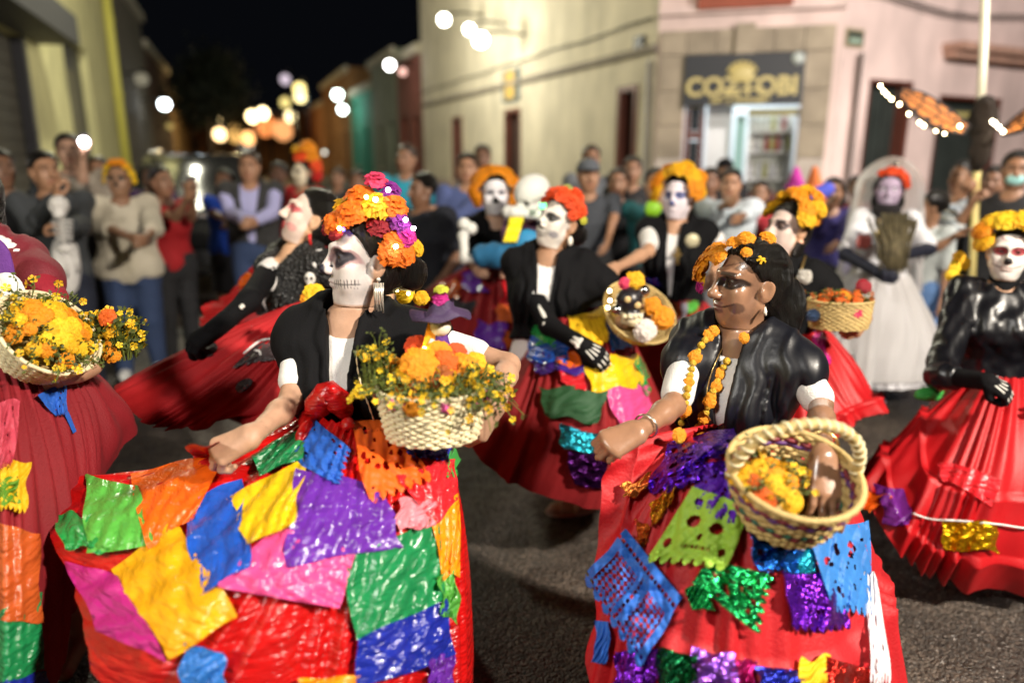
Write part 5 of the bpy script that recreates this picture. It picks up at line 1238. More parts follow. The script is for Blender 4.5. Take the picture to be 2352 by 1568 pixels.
# ---------------------------------------------------------------- B : dancer with oily brown make-up
rB = Rig((1716, 653, 1.95), yaw=32, lean=4, hy=77, hp=2, fat=.85, R=dict(e=(1548, 930, 1.82), p=(1468, 990, 1.70), f=(-.8, -.3, -.25), n=(-.25, -.75, .6), curl=1.1), L=dict(e=(1885, 930, 1.84), p=(1890, 1044, 1.525), f=(-.05, -.58, -.81), n=(.1, -.75, .6), curl=.22, spread=.5, thick=1.0))
pB = person('dancer with shiny brown face paint, satin shawl and marigold garland, arm through round basket', rB)
stB = dict(base=(.31, .165, .10), op=.5, eyec=(.016, .010, .009), eye=(.032, .020), ez=.010, nose=False, cheek=(.055, .028, .022), smile=(.04, .02, .018), lipc=(.20, .09, .075), lines=(.04, .02, .016), shade=(.10, .055, .04), brow=.9, cheekop=.75)
make_body(rB, pB, (.30, .158, .092), stB, (.0085, .0026, .0034), SKINO)
def b_ex(f, P, k):
    for i in range(5):
        a = math.radians(20+35*i); f.cap(P(.072*math.cos(a), .035, .05+.075*math.sin(a)), P(.08*math.cos(a), -.06, .045+.075*math.sin(a)), .0075*k, .009*k, k=.006)
    f.ell(P(0, -.115, -.06), (.06*k, .06*k, .075*k), k=.03); f.cap(P(-.02, -.11, -.08), P(-.05, -.10, -.20), .05*k, .035*k, k=.03)
hair(rB, pB, style='bun', h=.0045, extra=b_ex); eyes(rB, pB)
blB = shirt(rB, pB, WHT, sl=.011, sleeve=.43, hem=-.03, loose=.008, h=.008, wr=.006, name='blouse')
shB = rebozo(rB, pB, SATIN, hem=.04, zbot=.08, w0=.030, ztop=.48, ainf=.020, sleeve=.21, h=.0065, seed=5, loose=.026, fold=.012, freq=80, bulk=.006)
rr = random.Random(9); bvB = bvh_of(shB, blB)
hs = [(-.062, .050, .098, .016, ORANGE, None), (-.080, .012, .080, .013, YELLOW, 'small'), (.02, .085, .075, .026, ORANGE, None), (.05, .078, .088, .028, ORANGE, None), (.00, .055, .118, .022, ORANGE, None), (-.02, .03, .132, .026, ORANGE, None), (-.03, -.03, .135, .024, ORANGE, None), (.085, .07, .075, .046, ORANGE, None), (.105, .085, .035, .050, ORANGE, None), (.09, .09, -.005, .024, YELLOW, None), (.085, .098, -.022, .022, MAGP, 'paper')]
headdress(rB, pB, hs)
gar = bpy.data.objects.new('garland', None); COL.objects.link(gar); gar.location = rB.nb; adopt(gar, pB)
bead = mat('garland_bead', (.62, .36, .02), .55, bump=.9, bscale=160, var=.25, vscale=60)
for s_, pth in enumerate(([(1752, 738), (1722, 762), (1692, 800), (1664, 838), (1645, 880), (1632, 915), (1620, 950), (1606, 985), (1590, 1010)], [(1648, 752), (1622, 778), (1600, 812), (1588, 850), (1580, 890), (1573, 935), (1565, 975), (1560, 1010)])):
    n = 24 if s_ == 0 else 20
    for i, (u, v) in enumerate(smooth_px(pth, n)):
        p = onsurf(bvB, u, v, .008, 1.74)
        if i % 4 == 2 or rr.random() < .12: blossom(p, .0155*rr.uniform(.85, 1.2), ORANGE, gar, None, (rr.uniform(-.5, .5), -1, .4), 'marigold', rr)
        else:
            mb = MB(); mb.ball(p, .0098*rr.uniform(.85, 1.1), nu=9, nv=7); mb.build('bead', bead, gar)
b = MB(); b.tube([onsurf(bvB, u, v, .006, 1.5) for (u, v) in [tuple(q) for q in smooth_px([(1663, 790), (1640, 840), (1625, 890), (1622, 940), (1632, 965)], 30)]], [.0016+.0008*(i % 2) for i in range(30)], 5); b.build('gold_chain', GOLDM, pB)
b = MB(); a = rB.arm['L']; M_ = axes((a['W']-a['E']).normalized(), (0, -1, 0)); b.tube([a['W'].lerp(a['E'], .16) + M_ @ Vector((math.cos(w)*.031, 0, math.sin(w)*.031)) for w in np.linspace(0, 6.283, 25)[:-1]], .0035, 6, closed=True); b.build('bracelet', GOLDM, pB)
b = MB(); a = rB.arm['R']; M_ = axes((a['W']-a['E']).normalized(), (0, 0, 1)); b.tube([a['W'].lerp(a['E'], .18) + M_ @ Vector((math.cos(w)*.029, 0, math.sin(w)*.029)) for w in np.linspace(0, 6.283, 25)[:-1]], .0025, 6, closed=True); b.build('bracelet', SILV, pB)
b = MB(); e0 = face_part(rB, -.083, -.012, -.048); b.tube([e0, e0+Vector((0, -.004, -.012)), e0+Vector((0.002, -.004, -.022))], [.002, .0045, .002], 8); b.build('earring', mat('pearl', (.85, .8, .7), .2), pB)
ribsB = [((1605, 985, 1.84), (1490, 1010, 1.79), (1405, 1040, 1.74)), ((1590, 1000, 1.76), (1470, 1150, 1.70), (1372, 1290, 1.70)), ((1600, 1015, 1.68), (1500, 1300, 1.58), (1385, 1850, 1.60)), ((1650, 1020, 1.64), (1640, 1350, 1.50), (1560, 2150, 1.54)), ((1720, 1020, 1.64), (1790, 1380, 1.50), (1800, 2200, 1.54)),
         ((1790, 1010, 1.70), (1930, 1330, 1.62), (2080, 2100, 1.66)), ((1810, 1000, 1.80), (1985, 1230, 1.80), (2110, 1900, 1.90)), ((1780, 985, 1.90), (1920, 1150, 2.06), (2000, 1600, 2.19)), ((1720, 975, 1.94), (1760, 1120, 2.16), (1780, 1480, 2.34)), ((1650, 975, 1.92), (1570, 1080, 2.09), (1480, 1330, 2.19))]
REDB = fabric('scarlet_cotton', (.42, .004, .009), .62, bump=.25, bscale=150)
skB = skirt('skirt', ribsB, pB, REDB, folds=17, amp=.016, nu=300, nv=70, seed=8, tiers=(.62,))
plB = [([(1545, 1015), (1685, 985), (1700, 1075), (1485, 1135)], foil('violet', (.10, .012, .50)), 'tissue', 'violet foil ruffle at the waist'), ([(1588, 1085), (1690, 1055), (1692, 1205), (1602, 1165)], paper('violet', (.12, .015, .48)), 'tissue', None),
       ([(1592, 1120), (1715, 1172), (1662, 1305), (1488, 1285)], paper('lime', (.36, .62, .06)), 'skull', 'lime green cut-paper skull'),
       ([(1440, 1222), (1562, 1372), (1468, 1532), (1342, 1332)], paper('azure', (.025, .15, .62)), 'lattice', 'bright blue lattice cut-paper flag'), ([(1372, 1425), (1402, 1432), (1392, 1525), (1360, 1515)], paper('azure', (.025, .15, .62)), 'plain', None),
       ([(1595, 1335), (1640, 1290), (1772, 1322), (1742, 1452)], foil('green', (.015, .36, .10)), 'tissue', 'green foil square with pierced pattern'), ([(1575, 1352), (1615, 1340), (1640, 1400), (1590, 1398)], foil('green', (.015, .36, .10)), 'plain', None),
       ([(1712, 1195), (1842, 1222), (1832, 1315), (1742, 1310)], foil('blue', (.01, .10, .42)), 'tissue', 'blue foil square with red glints'), ([(1838, 1245), (1872, 1245), (1870, 1315), (1832, 1312)], foil('cyan', (.03, .45, .60)), 'plain', None),
       ([(1858, 1228), (1992, 1198), (2002, 1405), (1918, 1402)], paper('cornflower', (.04, .22, .64)), 'tissue', 'soft blue tissue flag hanging below the basket'), ([(1800, 1322), (1895, 1318), (1958, 1440), (1828, 1452)], foil('purple', (.18, .02, .50)), 'dots', 'purple foil square on the red skirt'),
       ([(1985, 1308), (2018, 1335), (2044, 1570), (1998, 1570)], paper('white', (.80, .80, .86)), 'dots', 'long white cut-paper strip at skirt edge'),
       ([(1512, 1490), (1600, 1502), (1592, 1590), (1508, 1590)], foil('dark_green', (.01, .16, .06)), 'plain', None), ([(1596, 1490), (1692, 1506), (1690, 1590), (1590, 1590)], foil('lilac', (.30, .10, .62)), 'plain', None), ([(1690, 1510), (1735, 1520), (1735, 1590), (1690, 1590)], foil('magenta', (.50, .02, .20)), 'plain', None),
       ([(1745, 1528), (1842, 1540), (1842, 1590), (1742, 1590)], foil('navy', (.02, .03, .35)), 'plain', None), ([(1838, 1515), (1902, 1508), (1902, 1590), (1842, 1590)], paper('yellow', (.88, .52, .01)), 'plain', None), ([(1900, 1508), (2012, 1538), (2016, 1590), (1900, 1590)], foil('red', (.62, .03, .02)), 'plain', None),
       ([(1412, 1498), (1512, 1488), (1502, 1590), (1415, 1590)], foil('purple', (.18, .02, .50)), 'plain', None), ([(1425, 1115), (1492, 1088), (1490, 1125), (1440, 1145)], foil('copper', (.62, .20, .04)), 'plain', None), ([(1488, 1155), (1545, 1115), (1545, 1165), (1500, 1205)], foil('gold', (.60, .28, .02)), 'dots', None), ([(1458, 1190), (1490, 1205), (1480, 1260), (1462, 1240)], foil('copper', (.62, .20, .04)), 'dots', None)]
for i, (q, m, kd, lab) in enumerate(plB): panel(skB, q, m, skB, kd, n=24 if kd == 'plain' else 56, seed=i+40, label=lab, wav=.009, lift=.012 if i not in (2, 3) else .022)
upB = Vector((.04, -.34, .92)).normalized(); MB_ = axes(Vector((0, 1, .37)), upB); MB_ = Matrix((MB_.col[0], MB_.col[1], MB_.col[2])).transposed() if False else MB_
rimc = W(1826, 1082, 1.46); hB = .115; locB = rimc - (MB_ @ Vector((0, 0, 1)))*hB
basket(locB, MB_, (.098*.92), (.138*.92), hB, 13, STRAW, 'round basket with arched handle and striped side, nearest the lens', stripes={10: RIBBON[0], 9: RIBBON[2], 5: RIBBON[1], 4: RIBBON[0]}, handle=(.14, .06))
pile(locB + MB_ @ Vector((-.060, -.025, .100)), MB_, (.064, .075), 12, .023, [ORANGE, YELLOW, DEEP, ORANGE], 'orange marigold lying in the round striped basket', 'marigolds in the round striped basket', .03, 3)
sprigs('flower_sprigs', 90, locB + MB_ @ Vector((-.055, -.02, .095)), MB_, (.06, .06), .05, 'olive green flower stems among marigolds in the round basket', 7, out=.5)
# ---------------------------------------------------------------- more tools for costumes
def glove(rig, q, parent, m, frm=.0, h=.006, name='glove'):
    a = rig.arm[q]; k = rig.k; t = a['thick']; f = Field(); s0 = a['E'].lerp(a['W'], max(frm, 0))
    f.cap(s0, a['W'] + a['f']*.015*k, (.037-.008*max(frm, 0))*k*t+.005, .030*k*t+.005, k=.02)
    if frm < 0: f.cap(a['E'].lerp(a['S'], -frm), a['E'], .045*k+.004, .038*k+.004, k=.02)
    g = Field(); rig.handf(g, q)
    parts = [f.mesh(max(h, .007)), g.mesh(h*.75, inflate=.0028)]
    V, F = join(parts); return link(name, np_mesh(V, F), m, parent)
BONE = mat('bone_white', (.72, .70, .64), .6)
def bones_arm(rig, q, parent, toward=None, upper=True, off=.75):
    """painted bone relief sewn on a sleeve"""
    a = rig.arm[q]; k = rig.k; tw = lambda p: (EYE-p).normalized()
    def bone(p, q_, r, rad):
        n = tw(p); p = p + n*rad; q_ = q_ + n*rad; b = MB(); d = q_-p; s = d.cross(n).normalized()
        pts = [p.lerp(q_, t) for t in np.linspace(0, 1, 9)]; b.tube(pts, [r*(1.0 if 0 < i < 8 else .8)*(1+.55*abs(i/4-1)**4) for i in range(9)], 8)
        for e in (p, q_):
            for g in (1, -1): b.ball(e + s*g*r*.9, r*1.25, nu=8, nv=6)
        b.build('bone', BONE, parent)
    if upper: bone(a['S'].lerp(a['E'], .15), a['S'].lerp(a['E'], .95), .013*k, .040*k*off+.012)
    n = tw(a['E']); s = (a['W']-a['E']).cross(n).normalized()
    bone(a['E'].lerp(a['W'], .06) + s*.010*k, a['E'].lerp(a['W'], .93) + s*.007*k, .0085*k, .036*k*off+.010); bone(a['E'].lerp(a['W'], .06) - s*.010*k, a['E'].lerp(a['W'], .93) - s*.007*k, .0075*k, .036*k*off+.010)
def bones_hand(rig, q, parent, lift=.014):
    a = rig.arm[q]; k = rig.k; sg = 1 if q == 'R' else -1; X = a['f']; N = a['n']; T = X.cross(N)*sg
    M = Matrix((T, X, N)).transposed(); P = lambda x, y, z: a['W'] + M @ Vector((x, y, z))*k
    ln = [.92, 1.0, .94, .76]; c = a['curl']; b = MB()
    for i, (x, y, z) in enumerate([(.030, .086, 0), (.010, .091, .003), (-.010, .088, .002), (-.028, .079, -.002)]):
        p = P(x, y, z); b.tube([P(x*.5, .02, 0)+N*(lift+.004)*k, p.lerp(P(x*.5, .02, 0), .12)+N*lift*k], .0052*k, 6); ang = 0; sp = a['spread']*(1.5-i)*.16
        for j, L in enumerate((.042, .026, .021)):
            ang += c*(1.15 if j else .95)*(1+.10*math.sin(i*2.1+j)); d = (X*math.cos(ang) - N*math.sin(ang)) + T*sp; d.normalize(); nn = (N*math.cos(ang) + X*math.sin(ang)); p2 = p + d*L*ln[i]*k
            b.tube([p.lerp(p2, .14)+nn*.0105*k, p.lerp(p2, .86)+nn*.0100*k], .0047*k, 6); p = p2
    return b.build('hand_bones', BONE, parent)
def pendant(rig, parent, pts, m, r=.004, cross=None, bv=None):
    b = MB(); q = [onsurf(bv, u, v, .008, d) if bv else W(u, v, d) for (u, v, d) in pts]; q = [np.array(x) for x in q]
    n = 18; b.tube([Vector(cr(q, i*(len(q)-1)/(n-1)*.9999, False)) for i in range(n)], r, 6)
    o = b.build('necklace', m, parent)
    if cross:
        p = W(*cross[:3]) if not bv else onsurf(bv, cross[0], cross[1], .012, cross[2]); s = cross[3]; b = MB(); b.box(p, (s*.22, s*.12, s)); b.box(p+Vector((0, -.0015, s*.14)), (s*.62, s*.12, s*.2)); b.build('pendant', GOLDM, o, smooth=False)
    return o
SATINC = mat('crisp_black_satin', (.004, .004, .006), .33, spec=.5, bump=.05, bscale=260)
# ---------------------------------------------------------------- C : right edge, facing the lens
rC = Rig((2316, 580, 2.98), yaw=22, lean=-1, hy=31, hp=1, R=dict(e=(2160, 862, 2.86), p=(2262, 872, 2.66), f=(.80, -.35, -.42), n=(.15, -.72, .62), curl=.85), L=dict(e=(2480, 800, 2.95), p=(2440, 900, 2.72)), stance=.1)
pC = person('dancer with red eye patches on white face, black satin blouse and skeleton gloves, right edge', rC)
stC = dict(base=(.78, .74, .70), eyec=(.30, .02, .035), eye=(.029, .020), ring=.9, inner=(.20, .02, .03), smile=(.05, .03, .02), lipc=(.62, .5, .46), petal=(.35, .10, .12), brow=.0, op=.99, cheekop=.0, top=.12)
make_body(rC, pC, (.52, .29, .17), stC, (.010, .0032, .0045), SKINW); hair(rC, pC, style='bun', h=.006); eyes(rC, pC)
w1_ = wrinkle(.012, 62, 4, 5, (1, 1, .10)); w2_ = wrinkle(.005, 40, 9, 4, (1, 1, .6))
jk = shirt(rC, pC, SATINC, sleeve=.60, folds=lambda X, Y, Z: w1_(X, Y, Z) + w2_(X, Y, Z), hem=.09, loose=.028, neck=.062, h=.008, name='satin_blouse', seed=4)
f = Field(); rC.neckf(f, .006); cloth('collar', f, pC, BLK, .007, clips=[(rC.nb + Vector((0, 0, .045)), (0, .2, 1)), (rC.nb - Vector((0, 0, .05)), (0, 0, -1))])
for q in 'RL': glove(rC, q, pC, BLK, -.35)
bones_hand(rC, 'R', pC)
b = MB(); b.tube([rC.hip + rC.M @ Vector((math.cos(w)*.150, math.sin(w)*.118, .095))*rC.k for w in np.linspace(0, 6.283, 41)[:-1]], .011, 6, closed=True); b.build('belt', WHT, pC)
headdress(rC, pC, halo(8, .050, [YELLOW, ORANGE, YELLOW, LEMON], rad=.110, y=.035, z=.075, a0=-2, a1=182, rows=2, seed=3))
ribsC = [((2262, 848, 3.0), (2130, 955, 2.98), (1998, 1105, 2.95)), ((2268, 858, 2.90), (2130, 1080, 2.80), (2035, 1225, 2.78)), ((2300, 866, 2.84), (2220, 1130, 2.66), (2150, 1318, 2.80)), ((2350, 868, 2.82), (2352, 1140, 2.64), (2330, 1350, 2.78)), ((2405, 866, 2.86), (2480, 1130, 2.78), (2540, 1350, 2.88)), ((2435, 852, 3.0), (2560, 1050, 3.02), (2660, 1270, 3.15)), ((2410, 838, 3.12), (2480, 980, 3.28), (2520, 1160, 3.45)), ((2345, 834, 3.16), (2335, 960, 3.34), (2330, 1110, 3.5)), ((2290, 838, 3.10), (2190, 930, 3.2), (2110, 1060, 3.28))]
REDS = fabric('bright_red_satin', (.45, .004, .008), .5, bump=.2)
skC = skirt('skirt', ribsC, pC, REDS, folds=13, amp=.017, nu=260, nv=60, seed=12, tiers=(.5, .8))
for i, (q, m, kd, lab) in enumerate([([(2172, 1195), (2292, 1205), (2288, 1268), (2170, 1258)], foil('yellow', (.85, .50, .01)), 'plain', 'yellow foil square on the white string'), ([(2008, 1112), (2075, 1128), (2098, 1205), (2040, 1200)], plastic('violet', (.16, .02, .24)), 'plain', None), ([(1990, 1128), (2048, 1140), (2000, 1175), (1985, 1165)], plastic('orange', (.85, .13, .008)), 'plain', None), ([(2050, 925), (2095, 905), (2070, 950), (2030, 975)], plastic('magenta', (.50, .02, .22)), 'plain', None), ([(2160, 1060), (2300, 1100), (2270, 1160), (2165, 1100)], plastic('scarlet', (.72, .02, .03)), 'plain', None)]):  # last scarlet sheet puts a light reflection on the skirt into colour
    panel(skC, q, m, skC, kd, n=18, seed=i+80, label=lab)
b = MB(); b.tube([onsurf(BV[skC.name], u, v, .02, 2.75) for (u, v) in [tuple(q) for q in smooth_px([(2095, 1178), (2140, 1192), (2200, 1195), (2290, 1203), (2352, 1212), (2400, 1215)], 24)]], .004, 5); b.build('string', WHT, skC)
b = MB()
for i in range(7): b.ball(W(2140+6*math.sin(i*2)-i*2, 905+4*math.cos(i*3), 2.93-i*.005), (.045, .02, .022), nu=8, nv=6)
b.build('scarf', paper('grass', (.05, .40, .07)), pC)
for i, (u, v) in enumerate(((2205, 590), (2195, 612), (2215, 605), (2188, 630))): blossom(W(u, v, 3.1), .028, LEMON if i % 2 else YELLOW, pC, 'paper', (0, -1, .3), 'shoulder_flower', rr)
# ---------------------------------------------------------------- J : behind the satin-shawled dancer
rJ = Rig((1806, 528, 3.15), yaw=38, hy=62, hp=9, L=dict(e=(1925, 690, 3.05), p=(1990, 728, 2.86), f=(-.6, -.5, -.4), n=(.8, -.4, .2), curl=.8), R=dict(p=(1745, 790, 3.0)))
pJ = person('dancer with dark ringed eyes, yellow marigold crown, black blouse and gold cross', rJ)
stJ = dict(base=(.62, .50, .46), op=.85, eyec=(.04, .022, .025), eye=(.026, .022), inner=(.20, .13, .11), nose=False, lipc=(.16, .02, .03), brow=.9, edge=.0)
make_body(rJ, pJ, (.40, .22, .12), stJ, (.011, .0036, .005), SKINW); hair(rJ, pJ, style='bob', h=.006); eyes(rJ, pJ)
shirt(rJ, pJ, WHT, sleeve=.42, hem=0, loose=.008, h=.011, name='blouse'); shJ = rebozo(rJ, pJ, BLK, hem=.0, zbot=.16, w0=.04, sleeve=.30, h=.009, seed=7, loose=.03)
bvJ = bvh_of(shJ)
pendant(rJ, pJ, [(1765, 592, 3.1), (1782, 625, 3.0), (1808, 655, 2.95), (1818, 660, 2.95)], GOLDM, .005, None, bvJ); pendant(rJ, pJ, [(1850, 588, 3.1), (1840, 620, 3.0), (1822, 655, 2.95)], GOLDM, .005, (1818, 680, 2.95, .055), bvJ)
blossom(onsurf(bvJ, 1848, 635, .012, 2.95), .03, mat('grey_brooch', (.42, .40, .36), .5), pJ, 'paper', (-.3, -1, .2), 'brooch', rr)
b = MB(); e0 = face_part(rJ, -.082, -.012, -.05); b.ball(e0, (.014, .008, .016), nu=10, nv=8); b.build('earring', mat('peach_earring', (.80, .42, .28), .4), pJ)
headdress(rJ, pJ, halo(7, .044, [YELLOW, ORANGE, LEMON], rad=.100, y=-.005, z=.095, a0=0, a1=180, rows=2, seed=5))
ribsJ = [((1770, 760, 3.1), (1720, 880, 3.05), (1690, 1060, 3.05)), ((1800, 770, 3.02), (1790, 920, 2.9), (1790, 1120, 2.9)), ((1850, 768, 3.02), (1900, 890, 2.88), (1950, 975, 2.85)), ((1885, 755, 3.1), (1960, 860, 3.0), (2016, 955, 3.0)), ((1880, 742, 3.22), (1950, 840, 3.3), (1990, 950, 3.35)), ((1830, 738, 3.28), (1840, 880, 3.5), (1850, 1050, 3.6)), ((1785, 745, 3.22), (1730, 880, 3.3), (1700, 1060, 3.4))]
skJ = skirt('skirt', ribsJ, pJ, REDS, folds=16, amp=.022, nu=180, nv=40, seed=14, tiers=(.82,))
panel(skJ, [(1870, 760), (1900, 770), (1905, 830), (1880, 820)], plastic('magenta', (.50, .02, .22)), skJ, 'plain', 10, seed=90)
bJ = W(1925, 752, 2.80); MJ = axes((0.25, 1, 0), Vector((-.05, -.10, 1)))
basket(bJ, MJ, .098, .112, .105, 14, STRAW, 'small golden basket of marigolds before white bride dress', sx_=1.0, sy_=.7)
pile(bJ + Vector((0, 0, .102)), I3, (.10, .07), 13, .020, [ORANGE, DEEP, ORANGE, RUST], 'orange marigold in the small golden basket before the bride', 'marigolds in the small golden basket', .028, 11)
sprigs('flower_sprigs', 70, bJ + Vector((0, 0, .10)), I3, (.10, .07), .04, 'brown-green sprigs among marigolds in the small golden basket', 12, out=.6, mats=[STEMG, LEAFG, DEEP, RUST])
blossom(W(1985, 658, 2.78), .030, CRIMSON, None, None, (0, -1, .6), 'rose', rr, label='dark red rose on right rim of the small golden basket', cat='flower')
blossom(W(1968, 718, 2.715), .026, PINKP, None, 'paper', (0, -1, 0), 'paper_flower', rr, label='pink paper flower fixed on front of small golden basket', cat='flower')
blossom(W(1868, 725, 2.72), .024, mat('blue_tinsel', (.12, .2, .38), .3, metal=.7, bump=1.5, bscale=80), None, 'paper', (-.3, -1, 0), 'tinsel_bow', rr, label='blue tinsel bow on left side of small golden basket', cat='bow')
# ---------------------------------------------------------------- E : dancer with the spread red skirt, left
rE = Rig((712, 500, 2.95), yaw=42, lean=-3, hy=72, hp=24, fat=.85, R=dict(e=(572, 690, 2.66), p=(500, 752, 2.55), f=(-.8, -.3, -.5), n=(-.2, -.6, .7), curl=.6), L=dict(e=(880, 640, 2.95), p=(900, 760, 2.8)))
pE = person('dancer with pink-white painted face turned up, black lace shawl, spreading a plain red skirt', rE)
stE = dict(base=(.75, .60, .52), op=.9, eyec=(.55, .10, .11), eye=(.024, .018), rim=(.70, .28, .26), nose=False, smile=(.72, .16, .18), lipc=(.60, .03, .04), cheek=(.75, .22, .22), cheekop=.6)
make_body(rE, pE, (.62, .36, .21), stE, (.010, .0036, .005), SKINW); hair(rE, pE, style='bun', h=.006); eyes(rE, pE)
LACE = mat('black_lace', (.02, .02, .02), .55, bump=1.5, bscale=70, btype='voronoi'); 
nt = LACE.node_tree; vz = nt.nodes.new('ShaderNodeTexVoronoi'); vz.inputs['Scale'].default_value = 55; rp = nt.nodes.new('ShaderNodeValToRGB'); rp.color_ramp.elements[0].position = .07; rp.color_ramp.elements[0].color = (.55, .55, .55, 1); rp.color_ramp.elements[1].position = .10; rp.color_ramp.elements[1].color = (.012, .012, .012, 1)
tcn = nt.nodes.new('ShaderNodeTexCoord'); nt.links.new(tcn.outputs['Object'], vz.inputs['Vector']); nt.links.new(vz.outputs['Distance'], rp.inputs[0]); nt.links.new(rp.outputs[0], nt.nodes['Principled BSDF'].inputs['Base Color'])
shirt(rE, pE, WHT, sleeve=.25, hem=0, loose=.010, h=.010, name='blouse'); shE = rebozo(rE, pE, LACE, hem=.04, zbot=.10, w0=.045, sleeve=.16, h=.008, seed=11, loose=.020)
f = Field(); a = rE.arm['R']; f.cap(a['S'].lerp(a['E'], .45), a['E'], .047*rE.k, .041*rE.k, k=.02); f.cap(a['E'], a['E'].lerp(a['W'], .62), .041*rE.k, .035*rE.k, k=.02); cloth('sleeve', f, pE, BLK, .008)
glove(rE, 'R', pE, BLK, .72)
for t in (.5, .56): b = MB(); q = a['E'].lerp(a['W'], t-.3) + (EYE-a['E']).normalized()*.045*rE.k; b.ball(q, (.016, .006, .009), axes((.5, .2, .4)), 8, 6); b.build('bone_print', BONE, pE)
b = MB(); e0 = face_part(rE, -.084, -.014, -.055); b.tube([e0, e0-Vector((0, .004, .018)), e0-Vector((-.004, .006, .05))], [.007, .006, .004], 8); b.ball(e0-Vector((-.006, .010, .062)), (.016, .012, .012), nu=8, nv=6); b.build('earring', mat('red_earring', (.65, .02, .02), .4), pE)
bvE = bvh_of(shE); p = onsurf(bvE, 712, 640, .015, 2.6)
b = MB(); b.ball(p, (.022, .014, .026), nu=12, nv=8); b.ball(p+Vector((0, -.004, -.022)), (.013, .010, .012), nu=8, nv=6); o = b.build('skull_brooch', BONE, pE)
b = MB()
for g in (-1, 1): b.ball(p+Vector((g*.009, -.012, .003)), (.006, .004, .007), nu=8, nv=6)
b.build('eye_hole', DARKIN, o)
for (u, v, r, m) in ((722, 680, .040, LEMON), (735, 690, .034, YELLOW), (710, 690, .03, ORANGE)): blossom(W(u, v, 2.38), r, m, pE, 'paper', (0, -1, .2), 'brooch_flower', rr)
ribsE = [((700, 690, 2.86), (480, 780, 2.68), (277, 892, 2.60)), ((668, 725, 2.74), (490, 845, 2.52), (308, 958, 2.50)), ((690, 745, 2.66), (560, 880, 2.45), (405, 986, 2.45)), ((722, 750, 2.62), (650, 920, 2.42), (560, 975, 2.42)), ((765, 750, 2.66), (760, 980, 2.46), (700, 1220, 2.50)), ((795, 730, 2.78), (900, 900, 2.8), (960, 1180, 2.9)), ((770, 705, 2.92), (830, 850, 3.15), (860, 1120, 3.3)), ((730, 695, 2.94), (620, 790, 3.1), (520, 960, 3.1))]
REDE = fabric('deep_red_cotton', (.40, .003, .006), .75, bump=.35)
skE = skirt('skirt', ribsE, pE, REDE, folds=24, amp=.017, nu=260, nv=50, seed=15)
def decal(sk, pts, m, name, n=14, lift=.008, dome=.008, label=None):
    """appliqued patch: outline in the picture, laid on the skirt"""
    P = np.array(pts, float); c = P.mean(0); V = []; F = []
    N = 28; ring = [np.array(cr(list(P), i*len(P)/N, True)) for i in range(N)]
    for j, s in enumerate((1.0, .7, .35, .02)):
        for i in range(N):
            u, v = c + (ring[i]-c)*s; q = onsurf(BV[sk.name], u, v, lift + dome*(1-s*s), None); V.append(q if q is not None else (V[-N] if len(V) >= N else W(u, v, 2.5)))
    for j in range(3):
        for i in range(N): F.append((j*N+i, j*N+(i+1) % N, (j+1)*N+(i+1) % N, (j+1)*N+i))
    o = link(name, np_mesh(np.array([tuple(v) for v in V]), np.array(F)), m, sk)
    if label: o['label'] = label
    return o
VELV = mat('black_velvet', (.020, .008, .010), .5, bump=.8, bscale=60, sheen=.2)
bp = decal(skE, [(533, 845), (560, 818), (592, 790), (625, 785), (640, 805), (632, 825), (590, 832), (550, 842)], VELV, 'bird_patch', label='black bird-shaped patch with white edge')
b = MB(); b.tube([onsurf(BV[skE.name], u, v, .02, 2.5) for (u, v) in [tuple(q) for q in smooth_px([(560, 812), (595, 784), (628, 780), (645, 802), (634, 826)], 18)]], .0045, 5); b.build('white_edging', WHT, bp)
b = MB(); b.tube([onsurf(BV[skE.name], u, v, .024, 2.5) for (u, v) in [tuple(q) for q in smooth_px([(585, 805), (596, 806), (598, 816)], 6)]], .004, 5); b.build('white_mark', WHT, bp)
decal(skE, [(540, 892), (550, 876), (570, 868), (580, 876), (572, 892), (552, 902)], VELV, 'oval_patch')
decal(skE, [(450, 808), (462, 786), (488, 784), (500, 798), (486, 816), (462, 822)], VELV, 'rose_patch')
# lifted rear flounce seen behind her arm
fl = skirt('flounce', [((655, 565, 3.05), (630, 575, 3.1), (592, 600, 3.2)), ((650, 610, 3.05), (600, 640, 3.1), (520, 680, 3.2)), ((640, 660, 3.05), (560, 700, 3.05), (465, 720, 3.1)), ((640, 720, 3.0), (560, 740, 3.0), (462, 752, 3.05))], pE, REDS, folds=6, amp=.02, nu=60, nv=30, closed=False, seed=21)
panel(fl, [(555, 635), (605, 625), (590, 660), (545, 665)], plastic('orange', (.85, .13, .008)), fl, 'plain', 10, seed=91)
# ---------------------------------------------------------------- F : skull-masked dancer in the middle
rF = Rig((1283, 510, 3.15), yaw=8, hy=52, hp=14, hr=-6, R=dict(e=(1262, 748, 2.98), p=(1335, 790, 2.80), f=(.75, -.35, -.45), n=(-.1, -.75, .6), curl=.7), L=dict(e=(1432, 700, 3.12), p=(1425, 742, 2.90), f=(.9, -.3, .1), n=(.1, -.6, -.7), curl=.9))
pF = person('dancer with painted skull jaw and red-orange flowers, black shawl, skeleton-bone sleeve, multicoloured skirt', rF)
stF = dict(base=(.72, .68, .62), eyec=(.03, .03, .034), eye=(.026, .021), ez=.012, teeth=.8, per=.0105, th=.020, cheek=(.20, .19, .22), cheekop=.85, shade=(.30, .28, .28), op=.98)
make_body(rF, pF, (.36, .19, .105), stF, (.010, .0034, .0045), SKINW, legs=False); hair(rF, pF, style='bun', h=.006); eyes(rF, pF)
shirt(rF, pF, WHT, sleeve=.30, hem=-.02, loose=.012, h=.009, name='blouse'); shF = rebozo(rF, pF, BLK, hem=.08, zbot=.13, w0=.045, sleeve=.28, h=.008, seed=13, loose=.032)
